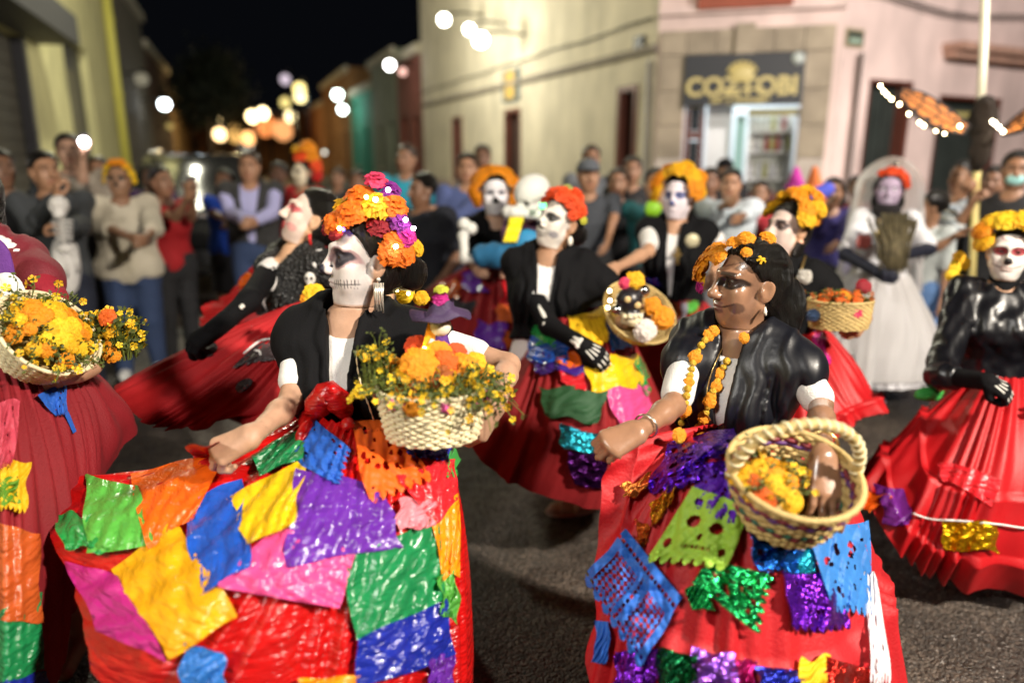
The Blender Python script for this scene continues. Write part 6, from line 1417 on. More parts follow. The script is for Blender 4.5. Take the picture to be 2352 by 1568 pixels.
f = Field(); a = rF.arm['R']; f.cap(a['S'].lerp(a['E'], .3), a['E'], .050*rF.k, .043*rF.k, k=.02); f.cap(a['E'], a['W'], .043*rF.k, .030*rF.k, k=.02); cloth('sleeve', f, pF, BLK, .008); bones_arm(rF, 'R', pF); glove(rF, 'R', pF, BLK, .75); bones_hand(rF, 'R', pF)
headdress(rF, pF, [(.02, .05, .115, .040, ORRED, 'paper'), (-.03, .045, .118, .045, ORRED, 'paper'), (-.065, .01, .10, .042, ORRED, 'paper'), (-.04, -.02, .13, .042, ORRED, 'paper'), (-.085, -.03, .075, .038, ORRED, 'paper'), (-.085, .0, .05, .030, ORRED, 'paper'), (.04, .0, .13, .04, ORRED, 'paper'), (-.01, .01, .15, .026, petal('pale_green_petal', (.45, .5, .15)), 'paper'), (-.10, -.05, .035, .02, petal('lime_feather', (.62, .62, .06)), 'paper'), (.06, .05, .08, .03, ORRED, 'paper')])
b = MB(); e0 = face_part(rF, -.084, -.014, -.052); b.ball(e0-Vector((0, .004, .012)), (.011, .008, .020), nu=10, nv=8); b.build('earring', mat('pearl', (.85, .8, .7), .2), pF)
ribsF = [((1252, 722, 3.14), (1190, 850, 3.02), (1070, 990, 2.95)), ((1262, 728, 3.06), (1225, 900, 2.88), (1150, 1095, 2.88)), ((1310, 730, 3.00), (1320, 930, 2.78), (1300, 1150, 2.86)), ((1365, 728, 3.02), (1420, 930, 2.80), (1420, 1170, 2.88)), ((1402, 722, 3.10), (1478, 890, 2.98), (1530, 1130, 3.0)), ((1405, 712, 3.22), (1480, 850, 3.3), (1540, 1040, 3.4)), ((1340, 705, 3.30), (1350, 850, 3.55), (1360, 1040, 3.7)), ((1275, 712, 3.24), (1215, 830, 3.3), (1130, 960, 3.3))]
skF = skirt('skirt', ribsF, pF, DRED, folds=15, amp=.014, nu=240, nv=56, seed=16)
for i, (q, m, kd, lab) in enumerate([([(1300, 720), (1384, 715), (1402, 792), (1330, 802)], paper('yellow', (.88, .48, .01)), 'dots', 'yellow cut-paper flag with red showing through its holes'), ([(1384, 716), (1416, 722), (1452, 802), (1406, 802)], foil('blue', (.01, .10, .42)), 'plain', None), ([(1222, 738), (1264, 722), (1272, 792), (1224, 790)], plastic('green', (.02, .28, .06)), 'plain', None), ([(1216, 775), (1300, 790), (1302, 832), (1212, 822)], plastic('blue', (.015, .09, .50)), 'plain', None), ([(1214, 812), (1345, 818), (1352, 862), (1242, 852)], plastic('violet2', (.06, .02, .25)), 'plain', None),
      ([(1288, 812), (1372, 800), (1382, 832), (1300, 842)], plastic('orange', (.85, .13, .008)), 'plain', None), ([(1342, 828), (1462, 812), (1474, 882), (1362, 896)], plastic('yellow', (.85, .52, .01)), 'plain', 'crinkled yellow plastic square'), ([(1464, 820), (1490, 858), (1490, 902), (1470, 882)], plastic('green', (.02, .28, .06)), 'plain', None), ([(1285, 838), (1340, 850), (1345, 895), (1290, 880)], plastic('scarlet', (.72, .02, .03)), 'plain', None), ([(1385, 892), (1482, 878), (1502, 942), (1432, 985)], plastic('pink', (.78, .08, .28)), 'plain', 'hot pink plastic square'), ([(1236, 878), (1388, 902), (1372, 976), (1256, 940)], fabric('bottle_green', (.012, .07, .02), .6), 'plain', 'dark green cloth patch'),
      ([(1290, 975), (1392, 1002), (1388, 1040), (1292, 1030)], foil('cyan', (.03, .45, .60)), 'plain', 'blue-cyan foil strip'), ([(1308, 1035), (1402, 1050), (1388, 1122), (1318, 1110)], foil('dark_violet', (.05, .006, .08)), 'plain', None), ([(1180, 720), (1222, 725), (1215, 770), (1180, 765)], paper('rust', (.6, .1, .02)), 'plain', None)]):
    panel(skF, q, m, skF, kd, n=16 if kd == 'plain' else 34, seed=i+100, label=lab, lift=.012)
# sandalled foot stepping out under her skirt
ft = W(1312, 1172, 3.6); ft.z = .045; f = Field(); f.ell(ft, (.105, .046, .034), axes((-.25, 1, 0)), k=.02); f.ell(ft + Vector((.09, .03, .04)), (.04, .042, .055), k=.03); f.cap(ft+Vector((.09, .04, .05)), ft+Vector((.11, .12, .40)), .036, .05, k=.03)
for t in range(5): f.cap(ft+Vector((-.08, -.032+.016*t, -.008)), ft+Vector((-.122+.006*t, -.040+.017*t, -.016)), .012-.001*t, .009, k=.005)
V, F_ = f.mesh(.006); link('foot', np_mesh(V, F_, True, np.tile(np.array([[.55, .34, .25]]), (len(V), 1))), SKIN, pF)
f = Field(); f.ell(ft - Vector((0, 0, .034)), (.128, .052, .010), axes((-.25, 1, 0)), k=.01); sd = cloth('sandal', f, pF, mat('cream_sandal', (.7, .55, .45), .5), .005)
for x in (-.05, .02): b = MB(); b.tube([ft+Vector((x, .052*math.cos(w), -.02+.058*math.sin(w))) for w in np.linspace(0, math.pi, 12)], .010, 6); b.build('strap', mat('cream_sandal', (.7, .55, .45), .5), sd)
# her basket with the little skull
upF = Vector((.28, -.62, .72)).normalized(); MF = axes(Vector((1, .45, 0)), upF); bF = W(1452, 740, 2.96)
basket(bF, MF, .10, .150, .075, 13, STRAW, 'shallow tilted basket with black skull doll and lights beside skeleton-sleeved dancer')
cF = bF + upF*.075
tsk = thing('skull_ornament', cF, 'black sugar skull ornament with gold eyes lying in shallow tilted basket', 'ornament')
q = W(1445, 690, 2.80); b = MB(); b.ball(q, (.052, .045, .050), nu=18, nv=12); b.ball(q+Vector((.012, -.008, -.045)), (.034, .03, .026), nu=12, nv=8); b.build('skull', mat('black_skull', (.015, .012, .015), .35), tsk)
for (x, z) in ((-.012, .012), (.026, -.010)): b = MB(); b.ball(q+Vector((x, -.043, z)), (.013, .006, .013), nu=10, nv=8); b.build('eye', mat('gold_eye', (.62, .45, .2), .4), tsk)
b = MB()
for i in range(5): b.box(q+Vector((.0+.011*i, -.036, -.052)), (.009, .008, .022))
b.build('tooth', BONE, tsk, smooth=False)
for (u, v, d, r, m, kd, lab) in ((1460, 645, 2.80, .038, YELLOW, 'paper', 'glowing yellow paper flower above the black skull ornament'), (1436, 650, 2.79, .024, PINKP, 'paper', 'pink glowing paper flower left of the yellow one'), (1500, 702, 2.79, .034, ORANGE, 'paper', 'upper orange paper flower right of the skull ornament'), (1524, 730, 2.79, .046, ORANGE, 'paper', 'big orange paper flower on right edge of tilted basket'), (1484, 758, 2.78, .044, WHITEP, 'paper', 'white paper flower at bottom of the tilted basket')):
    blossom(W(u, v, d), r, m, None, kd, (.2, -1, .3), 'paper_flower', rr, label=lab, cat='flower')
for i, (u, v, lab) in enumerate(((1418, 712, 'silver bauble below the black skull ornament'), (1478, 668, 'silver bauble right of the glowing yellow flower'))): b = MB(); b.ball(W(u, v, 2.79), .024, nu=16, nv=12); props(b.build('bauble', mat('silver_bauble', (.6, .6, .62), .12, metal=1)), lab, 'bauble')
b = MB(); q = W(1450, 735, 2.80); b.box(q, (.07, .03, .04), axes((.3, 1, 0), (.3, 0, 1)))
for i in range(4): b.ball(q+Vector((-.03+.02*i, -.018, .018)), .010, nu=8, nv=6)
props(b.build('straw_bundle', STRAWL), 'pale straw bundle under the black skull ornament', 'straw')
leds([W(u, v, 2.84) for (u, v) in ((1455, 655), (1442, 660), (1400, 668), (1401, 690), (1396, 706))], tsk, r=.007, col=(1, .85, .5), s=25)
# ---------------------------------------------------------------- G, I : farther dancers with marigold haloes
def far_dancer(name, head, yaw, hy, style, skin, label, R=None, L=None, hp=0, blouse=WHT, shawl=BLK, sl=.4, hd=None, w0=.04, zb=.1, shs=.18):
    r = Rig(head, yaw=yaw, hy=hy, hp=hp, R=R, L=L); p = person(label, r)
    make_body(r, p, skin, style, (.013, .0045, .006), SKINW); hair(r, p, style='bun', h=.008); eyes(r, p)
    shirt(r, p, blouse, sleeve=sl, hem=-.02, loose=.012, h=.012, name='blouse')
    s = rebozo(r, p, shawl, hem=.03, zbot=zb, w0=w0, sleeve=shs, h=.010, loose=.03, seed=len(label), name='shawl') if shawl else None
    if hd: headdress(r, p, hd)
    return r, p, s
rG, pG, sG = far_dancer('g', (1137, 446, 4.3), -5, -4, dict(base=(.74, .72, .76), op=1, eyec=(.10, .10, .14), eye=(.018, .014), top=.13), (.5, .3, .2), 'dancer with plain white face in round orange marigold halo, dressed in black', R=dict(e=(1075, 590, 4.2), p=(1090, 610, 4.0)), L=dict(e=(1205, 590, 4.2), p=(1185, 610, 4.0)), blouse=BLK, sl=.8, hd=halo(11, .050, ORANGE, rad=.125, y=.0, z=.045, a0=-25, a1=205, rows=2, seed=8))
ribsG = [((1095, 610, 4.25), (1020, 645, 4.1), (955, 690, 4.0)), ((1105, 618, 4.15), (1030, 720, 3.85), (960, 840, 3.8)), ((1130, 620, 4.1), (1110, 760, 3.7), (1080, 930, 3.7)), ((1160, 618, 4.12), (1200, 740, 3.75), (1220, 920, 3.75)), ((1180, 610, 4.2), (1250, 680, 4.05), (1300, 780, 4.0)), ((1165, 602, 4.35), (1200, 680, 4.5), (1230, 790, 4.7)), ((1120, 600, 4.38), (1060, 650, 4.5), (1010, 730, 4.6))]
skG = skirt('skirt', ribsG, pG, DRED, folds=13, amp=.03, nu=200, nv=44, seed=18)
for i, (q, m) in enumerate([([(1062, 628), (1106, 620), (1116, 666), (1074, 672)], plastic('purple', (.13, .025, .34))), ([(1095, 738), (1160, 742), (1156, 802), (1096, 796)], plastic('purple', (.13, .025, .34))), ([(1155, 640), (1215, 640), (1215, 692), (1150, 690)], plastic('scarlet', (.72, .02, .03))), ([(1146, 700), (1232, 712), (1226, 746), (1142, 736)], plastic('rust', (.55, .10, .02))), ([(1196, 716), (1234, 712), (1230, 760), (1196, 752)], plastic('purple', (.13, .025, .34))), ([(1010, 655), (1050, 640), (1060, 680), (1015, 690)], plastic('rust', (.55, .10, .02))), ([(990, 680), (1010, 670), (1020, 700), (995, 705)], plastic('orange', (.85, .13, .008))), ([(1020, 690), (1090, 690), (1085, 715), (1025, 715)], fabric('charcoal', (.02, .015, .02), .7)), ([(1160, 760), (1220, 765), (1216, 800), (1160, 798)], plastic('rust', (.55, .10, .02)))]):
    panel(skG, q, m, skG, 'plain', 12, seed=i+120, lift=.02)
basket(W(1192, 655, 3.62), axes((0, 1, 0), Vector((.12, -.1, 1))), .048, .082, .125, 14, STRAW, 'tall woven basket held just left of the black shawl shoulder')
rI, pI, sI = far_dancer('i', (1558, 452, 4.0), 20, 30, dict(base=(.72, .66, .72), op=.95, eyec=(.10, .12, .30), eye=(.026, .022), nosec=(.1, .12, .3)), (.50, .28, .17), 'dancer with white and blue face paint, marigold crown, white blouse and black vest', R=dict(e=(1490, 578, 3.9), p=(1415, 615, 3.65), curl=.6), L=dict(e=(1655, 560, 4.0), p=(1640, 620, 3.8)), w0=.035, zb=.02, shs=.03, sl=.36, hd=halo(9, .050, [YELLOW, ORANGE], rad=.115, y=.03, z=.065, a0=-8, a1=188, rows=2, seed=9))
bvI = bvh_of(sI); pendant(rI, pI, [(1545, 510, 3.9), (1550, 545, 3.8), (1556, 575, 3.8)], GOLDM, .010, (1556, 590, 3.8, .08), bvI)
q = onsurf(bvI, 1590, 553, .01, 3.85); b = MB(); b.ball(q, (.04, .014, .04), nu=14, nv=8); b.build('medallion', mat('pale_gold', (.5, .46, .3), .5, metal=.3), pI)
skI = skirt('skirt', ring_ribs((rI.hip.x, rI.hip.y-.02), (.15, .12), (.66, .52), rI.hip.z+.10, .10, 10, .6), pI, fabric('red_cotton2', (.32, .003, .006), .75), folds=15, amp=.03, nu=200, nv=40, seed=19)
for i, (q, m) in enumerate([([(1460, 590), (1520, 585), (1520, 620), (1465, 620)], plastic('blue', (.015, .09, .50))), ([(1535, 625), (1580, 620), (1580, 660), (1535, 660)], plastic('green', (.02, .28, .06))), ([(1490, 640), (1520, 640), (1510, 680), (1485, 680)], plastic('navy', (.012, .025, .32))), ([(1575, 665), (1600, 665), (1602, 715), (1580, 715)], plastic('lime', (.10, .42, .06))), ([(1560, 690), (1575, 690), (1580, 745), (1562, 745)], plastic('grey_lilac', (.4, .38, .45))), ([(1535, 680), (1560, 680), (1560, 730), (1535, 730)], plastic('rust', (.55, .10, .02))), ([(1590, 730), (1625, 730), (1620, 760), (1590, 760)], plastic('rust', (.55, .10, .02)))]):
    panel(skI, q, m, skI, 'plain', 10, seed=i+140, lift=.02)
# ---------------------------------------------------------------- skeleton puppet between them
PUP = mat('papier_mache', (.70, .70, .66), .7, bump=.4, bscale=20)
pt = thing('skeleton_puppet', Vector((W(1215, 450, 3.95).x, W(1215, 450, 3.95).y, .0)), 'large white skeleton puppet in plaid shirt with yellow cloth and blue shorts', 'puppet')
f = Field(); c = W(1222, 440, 3.9); M = axes(Vector((-.75, -.5, -.42)), (0, 0, 1)); f.ell(c, (.082, .105, .088), M, k=.03); f.ell(c + M @ Vector((0, .065, -.062)), (.055, .05, .045), M, k=.03); f.ell(c + M @ Vector((0, .078, -.112)), (.042, .038, .026), M, k=.02)
for g in (1, -1): f.ell(c + M @ Vector((g*.036, .10, -.028)), (.024, .026, .022), M, k=.01, op=-1); f.ell(c + M @ Vector((g*.07, .03, -.055)), (.02, .05, .022), M, k=.02, op=-1)
f.ell(c + M @ Vector((0, .115, -.066)), (.011, .02, .016), M, k=.008, op=-1); f.ell(c + M @ Vector((0, .115, -.092)), (.05, .03, .005), M, k=.004, op=-1); sk_ = cloth('skull', f, pt, PUP, .006)
b = MB()
for g in (1, -1): b.ball(c + M @ Vector((g*.036, .072, -.028)), (.02, .012, .018), M, 10, 8)
b.build('eye_hole', DARKIN, sk_)
def limb(pts, r, nm='bone', m=PUP):
    b = MB(); n = len(pts); q = [W(*p) for p in pts]
    for i in range(n-1):
        t = np.linspace(0, 1, 7); b.tube([q[i].lerp(q[i+1], s) for s in t], [r*(1+.35*abs(s*2-1)**3) for s in t], 10)
    for p in q: b.ball(p, r*1.3, nu=10, nv=8)
    b.build(nm, m, pt)
limb([(1212, 470, 3.92), (1172, 492, 3.85)], .028, 'bone'); limb([(1168, 487, 3.80), (1262, 496, 3.80)], .027, 'bone'); limb([(1064, 542, 3.95), (1068, 595, 3.9), (1105, 596, 3.85)], .024, 'leg_bone'); limb([(1178, 578, 3.8), (1222, 586, 3.75)], .027, 'hand_bone'); limb([(1082, 525, 4.0), (1066, 515, 4.0)], .027, 'hand_bone')
b = MB(); q = W(1215, 535, 4.0); b.lathe([(.02, .16), (.12, .13), (.15, 0), (.14, -.16), (.02, -.17)], q, I3, 20, sy=.65)
PLAID = mat('plaid_cloth', (.16, .05, .10), .8); nt = PLAID.node_tree; tc_ = nt.nodes.new('ShaderNodeTexCoord'); ck = nt.nodes.new('ShaderNodeTexChecker'); ck.inputs['Scale'].default_value = 22; ck.inputs[1].default_value = (.05, .012, .04, 1); ck.inputs[2].default_value = (.30, .12, .22, 1); nt.links.new(tc_.outputs['Object'], ck.inputs[0]); nt.links.new(ck.outputs[0], nt.nodes['Principled BSDF'].inputs['Base Color'])
b.build('plaid_shirt', PLAID, pt)
b = MB(); n = 9
for i in range(n+1):
    for j in range(n+1):
        u, v = 1172+32*i/n - 16*j/n, 498+58*j/n; b.v.append(tuple(W(u, v, 3.74+.012*math.sin(i*1.3+j*.8)+.008*math.sin(j*2.1))))
for i in range(n):
    for j in range(n): b.f.append((i*(n+1)+j, (i+1)*(n+1)+j, (i+1)*(n+1)+j+1, i*(n+1)+j+1)); b.m.append(0)
b.build('yellow_cloth', fabric('bright_yellow', (.85, .72, .01), .6), pt)
f = Field(); f.cap(W(1110, 588, 3.86), W(1168, 588, 3.82), .062, .075, k=.03); cloth('shorts', f, pt, fabric('teal_blue', (.012, .13, .28), .7), .009, disp=wrinkle(.008, 30, 3))
f = Field(); f.ell(W(1211, 560, 3.78), (.075, .05, .075), k=.02); cloth('blue_ball', f, pt, fabric('cyan_blue', (.02, .22, .45), .6), .008)
b = MB(); b.tube([W(1215, 560, 4.02), Vector((W(1215, 560, 4.02).x, W(1215, 560, 4.02).y, 0))], .02, 8); b.build('pole', STRAWD, pt)
leds([W(1246, 472, 3.7)], pt, r=.018, col=(.1, 1, .3), s=4)
# ---------------------------------------------------------------- K : the bride
rK = Rig((2042, 436, 4.9), yaw=24, hy=26, hp=-2, R=dict(e=(1942, 585, 4.8), p=(2010, 622, 4.55), curl=.6), L=dict(e=(2134, 572, 4.8), p=(2066, 588, 4.52), f=(-.9, -.2, .2), curl=.8))
pK = person('bride in white gown and veil with mauve painted face and black beard-like collar', rK)
make_body(rK, pK, (.30, .2, .25), dict(base=(.42, .33, .46), op=.95, eyec=(.18, .13, .2), eye=(.024, .014), inner=(.8, .8, .85), nose=False, lipc=(.5, .42, .55), top=.12, smile=(.12, .08, .14)), (.014, .0055, .006), SKINW); hair(rK, pK, style='bob', h=.008)
GOWN = fabric('white_gown', (.72, .72, .76), .55, bump=.3); shirt(rK, pK, GOWN, sleeve=.42, hem=-.02, loose=.022, h=.012, name='gown_bodice', wr=.010)
for q in 'RL': glove(rK, q, pK, fabric('navy_glove', (.008, .010, .025), .7), -.35, .007)
f = Field(); rK.neckf(f, .03); f.ell(face_part(rK, 0, .05, -.125), (.085, .06, .055), rK.HM, k=.03); cloth('black_collar', f, pK, fabric('black_fur', (.015, .012, .014), .9, bump=1.5), .010, disp=wrinkle(.01, 90, 4), clips=[(face_part(rK, 0, 0, -.085), tuple(rK.HM @ Vector((0, 0, 1))))])
skK = skirt('gown_skirt', ring_ribs((rK.hip.x, rK.hip.y), (.15, .12), (.44, .38), rK.hip.z+.12, .20, 10, .58), pK, GOWN, folds=19, amp=.035, tiers=(.72,), nu=220, nv=44, seed=23)
VEIL = mat('veil_tulle', (.85, .83, .82), .7, alpha=.5, trans=.4)
skirt('overskirt', ring_ribs((rK.hip.x, rK.hip.y), (.16, .13), (.50, .43), rK.hip.z+.11, .26, 10, .60), pK, VEIL, folds=15, amp=.04, nu=200, nv=36, seed=29)
for s_ in ((-.04, .03), (.05, .02)):
    pass
headdress(rK, pK, [(-.05, .02, .115, .04, ORRED, 'paper'), (.0, .03, .125, .045, ORRED, 'paper'), (-.085, .0, .085, .04, ORRED, 'paper'), (-.10, -.01, .04, .04, ORRED, 'paper'), (.05, .02, .11, .035, ORRED, 'paper'), (-.02, .035, .165, .02, mat('silver_metal', (.75, .73, .68), .25, metal=1), 'paper')])
VEIL = mat('veil_tulle', (.85, .83, .82), .7, alpha=.5, trans=.4)
b = MB(); n = 26; prev = None; rows = 22
for j in range(rows):
    t = j/(rows-1)
    for i in range(n+1):
        w = math.radians(-15 + 210*i/n); rx = .165 + .10*t + .02*math.sin(i*1.9+j*.4); zz = .205 - t*.75
        z0 = .20*math.sin(math.pi*min(1, .5+t*2))**.5 if t < .25 else None
        ring = math.sin(min(t*3.2, 1)*math.pi/2)
        p = rK.head + rK.M0 @ Vector((rx*ring*math.cos(w), -(rx*.85)*ring*math.sin(w)*.9 - .02, (.215*math.cos(min(t*3.2, 1)*math.pi/2) if t*3.2 < 1 else -(t*3.2-1)*.30)))
        b.v.append(tuple(p))
for j in range(rows-1):
    for i in range(n): k0 = j*(n+1)+i; b.f.append((k0, k0+1, k0+n+2, k0+n+1)); b.m.append(0)
b.build('veil', VEIL, pK)
db = thing('dried_bouquet', W(2062, 600, 4.5), 'drooping bundle of dry olive-brown stems held against the bride bodice', 'bouquet')
b = MB(); rr2 = random.Random(5)
for i in range(150):
    x = rr2.gauss(0, .035); t0 = W(2056, 500, 4.58) + Vector((x*1.6, rr2.uniform(-.03, .03), rr2.uniform(-.05, .03))); t1 = W(2058, 560, 4.48) + Vector((x*.9, rr2.uniform(-.03, .03), 0)); t2 = W(2056, 612, 4.48) + Vector((x*.8, rr2.uniform(-.02, .02), rr2.uniform(-.05, .02)))
    b.tube([t0, t1, t2], [.008, .007, .004], 4, 0)
b.build('stem_bundle', mat('dry_olive', (.10, .08, .04), .8, var=.4, vscale=30), db)
blossom(W(1985, 555, 4.7), .05, mat('coral_cloth', (.5, .12, .1), .7), pK, 'paper', (0, -1, 0), 'corsage', rr)
pendant(rK, pK, [(2020, 505, 4.65), (2018, 535, 4.6), (2022, 560, 4.58)], GOLDM, .012)
# ---------------------------------------------------------------- D : at the left edge
rD = Rig((-112, 432, 2.15), yaw=-12, hy=-5, fat=.95, R=dict(p=(-280, 800, 2.0)), L=dict(e=(205, 838, 1.96), p=(104, 880, 1.90), f=(-.9, -.1, .1), n=(.1, -.1, -.9), curl=.4, thick=.85))
pD = person('woman at the left edge in crimson dress, bare arm over marigold basket', rD)
make_body(rD, pD, (.42, .24, .15), None, (.0085, .004, .0036), SKIN); 
hair(rD, pD, style='long', h=.006)
shirt(rD, pD, CRIM, sleeve=.22, hem=-.03, loose=.016, h=.008, name='bodice', wr=.008)
shD = rebozo(rD, pD, fabric('maroon_shawl', (.16, .01, .02), .7), hem=.08, zbot=.10, w0=.05, sleeve=.14, h=.0085, loose=.034, seed=31)
b = MB(); a = rD.arm['L']['S']
for i in range(7): b.ball(a + Vector((-.06+.022*i, -.03-.008*i, .055-.006*i*i*.4)), (.022, .020, .014), nu=8, nv=6)
b.build('ruffle', WHT, pD)
f = Field(); f.ell(W(25, 688, 2.0), (.050, .014, .075), k=.02); f.ell(W(18, 735, 2.0), (.045, .012, .045), k=.03); cloth('apron_patch', f, pD, WHT, .006, disp=wrinkle(.008, 50, 6))
f = Field(); f.ell(W(2, 612, 2.02), (.040, .014, .075), k=.02); cloth('purple_patch', f, pD, fabric('purple_cloth', (.12, .03, .22)), .006, disp=wrinkle(.006, 50, 7))
b = MB(); b.tube([rD.hip + rD.M @ Vector((math.cos(w)*.160, math.sin(w)*.125, .08))*rD.k for w in np.linspace(0, 6.283, 41)[:-1]], .025, 8, closed=True); b.build('sash', fabric('blue_sash', (.02, .02, .35)), pD)
ribsD = [((105, 795, 2.18), (230, 880, 2.32), (290, 985, 2.4)), ((112, 825, 2.02), (215, 950, 2.02), (215, 1180, 1.98)), ((60, 840, 1.88), (120, 1160, 1.74), (112, 1620, 1.72)), ((-40, 845, 1.82), (-40, 1200, 1.62), (-60, 1950, 1.62)), ((-170, 830, 1.95), (-320, 1200, 1.9), (-420, 1850, 1.9)), ((-150, 800, 2.2), (-260, 1000, 2.4), (-320, 1400, 2.6)), ((-20, 785, 2.28), (-20, 930, 2.55), (0, 1200, 2.8))]
skD = skirt('skirt', ribsD, pD, fabric('crimson_skirt', (.21, .002, .008), .75, bump=.35), folds=19, amp=.018, nu=260, nv=60, seed=33)
for i, (q, m, kd, lab) in enumerate([([(88, 908), (152, 880), (154, 952), (128, 955)], paper('blue', (.02, .12, .55)), 'dots', 'small blue cut-paper flag on the crimson skirt'), ([(-10, 925), (46, 925), (30, 1070), (-10, 1082)], paper('rose', (.55, .06, .10)), 'dots', 'faded rose cut-paper flag'), ([(-10, 1072), (70, 1062), (60, 1172), (-10, 1178)], paper('yellow', (.88, .48, .01)), 'dots', None), ([(-10, 1100), (42, 1098), (42, 1150), (-10, 1160)], paper('moss', (.12, .30, .02)), 'plain', None), ([(-10, 1205), (92, 1228), (92, 1420), (-10, 1420)], plastic('rust', (.55, .10, .02)), 'plain', None), ([(-10, 1405), (92, 1372), (100, 1540), (-10, 1562)], plastic('leaf_green', (.012, .22, .07)), 'plain', None), ([(-10, 1562), (110, 1540), (110, 1600), (-10, 1600)], plastic('navy', (.012, .025, .32)), 'plain', None)]):
    panel(skD, q, m, skD, kd, n=20 if kd == 'plain' else 36, seed=i+160, label=lab)
b = MB(); b.quad(*[onsurf(BV[skD.name], u, v, .014, 1.9) for (u, v) in ((148, 950), (158, 945), (176, 990), (168, 995))]); b.build('ribbon', paper('blue', (.02, .12, .55)), skD)
upD = Vector((.72, -.22, .62)).normalized(); MD = axes(Vector((.2, 1, .1)), upD); bD = W(68, 815, 1.86)
basket(bD, MD, .082, .122, .100, 15, STRAWL, 'pale basket tipped at the left edge, crowded with marigolds')
cD = bD + upD*.098
pile(cD, MD, (.105, .10), 30, .021, [ORANGE, YELLOW, ORANGE, LEMON], 'yellow-orange marigold bloom in the tipped basket at the left edge', 'marigolds in the tipped basket at left', .045, 21)
sprigs('flower_sprigs', 130, cD, MD, (.11, .10), .045, 'green and yellow sprigs between marigolds in tipped left basket', 22, out=.7)
bt = thing('marigold_bouquet', W(240, 800, 2.0), 'loose bunch of green stems with few orange flowers behind the bare arm', 'bouquet')
cc = W(232, 770, 1.98)
for i in range(14): blossom(cc + Vector((rr.uniform(-.055, .055), rr.uniform(-.05, .05), rr.uniform(-.05, .06))), rr.uniform(.014, .026), rr.choice([ORANGE, YELLOW, DEEP]), bt, None, (rr.uniform(-.5, .5), -1, .5), 'bloom', rr)
sprigs('flower_sprigs', 240, cc + Vector((.02, 0, -.06)), I3, (.075, .06), .12, 'green sprigs with yellow tips in the bouquet behind the bare arm', 23, out=.5, size=1.3)
# ================================================================ spectators
JEANS = fabric('blue_jeans', (.028, .05, .12), .85); BLACKT = fabric('black_trousers', (.014, .014, .016), .85); SHOEM = mat('dark_shoe', (.02, .018, .018), .45); SHOEW = mat('white_shoe', (.7, .7, .68), .5); NAVYT = fabric('navy_trousers', (.014, .018, .035), .85)
SK = [(.36, .19, .11), (.26, .135, .078), (.19, .095, .055), (.42, .25, .17)]
def spectator(head, yaw, label, top, bot=BLACKT, hy=None, hs='short', sleeve=.35, R=None, L=None, skin=0, fat=1.1, female=False, shoe=SHOEM, style=None, hm=None, hp=0, skirt_=None, vneck=0, wr=.009, loose=.02, lean=0, hem=-.08):
    r = Rig(head, yaw=yaw, hy=hy, hp=hp, R=R, L=L, fat=fat, female=female, lean=lean); p = person(label, r)
    make_body(r, p, SK[skin], style, (.016, .0065, .0065), SKIN)
    shirt(r, p, top, sleeve=sleeve, hem=hem, loose=loose, h=.015, wr=wr, seed=int(head[0]), vneck=vneck)
    if skirt_: 
        f = Field(); k = r.k; f.loft(r.hip, r.M, [-.42*k, -.2*k, -.03*k, .09*k], [.19*k*fat, .185*k*fat, .17*k*fat, .14*k*fat], [.14*k*fat, .135*k*fat, .12*k*fat, .11*k*fat]); cloth('skirt', f, p, skirt_, .015, disp=wrinkle(.008, 24, 5))
    else: trousers(r, p, bot, .015, .007, int(head[0]))
    shoes(r, p, shoe, .010)
    if hs: hair(r, p, hm or HAIRM, hs, .009)
    return r, p
def phone(r, p, at, n, label, lit=None):
    c = W(*at); t = thing('phone', c, label, 'phone'); M = axes(Vector(n), (0, 0, 1)); b = MB(); b.box(c, (.072, .009, .150), M); b.build('case', mat('phone_case', (.06, .06, .065), .3), t, smooth=False)
    b = MB(); b.box(c + M @ Vector((0, .0055, 0)), (.064, .002, .140), M); b.build('screen', mat('phone_back', (.45, .45, .47), .3), t, smooth=False)
    if lit:
        b = MB(); b.ball(c + M @ Vector((.015, .012, .055)), lit, nu=10, nv=8); b.build('flash', emis('phone_flash', (1, .90, .96), 60), t)
    return t
GREYH = fabric('charcoal_hoodie', (.045, .05, .056), .9)
r, p = spectator((104, 394, 5.0), -28, 'teenage boy in charcoal hoodie over white T-shirt, hugging a toy skeleton', GREYH, NAVYT, hy=-52, sleeve=.98, skin=0, R=dict(e=(75, 520, 4.9), p=(128, 455, 4.72), curl=.8, f=(.3, -.2, .9)), L=dict(e=(185, 520, 4.95), p=(160, 518, 4.70), curl=.6, f=(-.9, -.3, .1)), fat=1.0, loose=.03)
f = Field(); k = r.k; f.ell(r.hip + r.M @ Vector((-.035, .085, .10))*k, (.085*k, .085*k, .24*k), r.M, k=.02); cloth('white_tee', f, p, WHT, .012, disp=wrinkle(.006, 30, 2))
f = Field(); f.ell(r.head + r.M @ Vector((0, -.11, -.13)), (.12, .075, .085), r.M, k=.03); cloth('hood', f, p, GREYH, .012)
ts = thing('toy_skeleton', W(133, 490, 4.6), 'silver-white toy skeleton clasped to the chest of the boy in hoodie', 'toy')
TOY = mat('toy_silver', (.62, .60, .58), .45); f = Field(); c = W(135, 472, 4.62); f.ell(c, (.058, .06, .062), k=.02); f.ell(c + Vector((.008, -.025, -.055)), (.036, .036, .03), k=.02)
for g in (-1, 1): f.ell(c+Vector((.005+g*.022, -.055, -.008)), (.014, .016, .013), k=.006, op=-1)
cloth('skull', f, ts, TOY, .006); b = MB()
for i in range(5): z = -.10-.026*i; b.tube([c + Vector((math.cos(w)*(.06-.004*i), .01-.04*math.sin(w), z+.008*math.sin(w*2))) for w in np.linspace(-.3, 3.4, 12)], .008, 6)
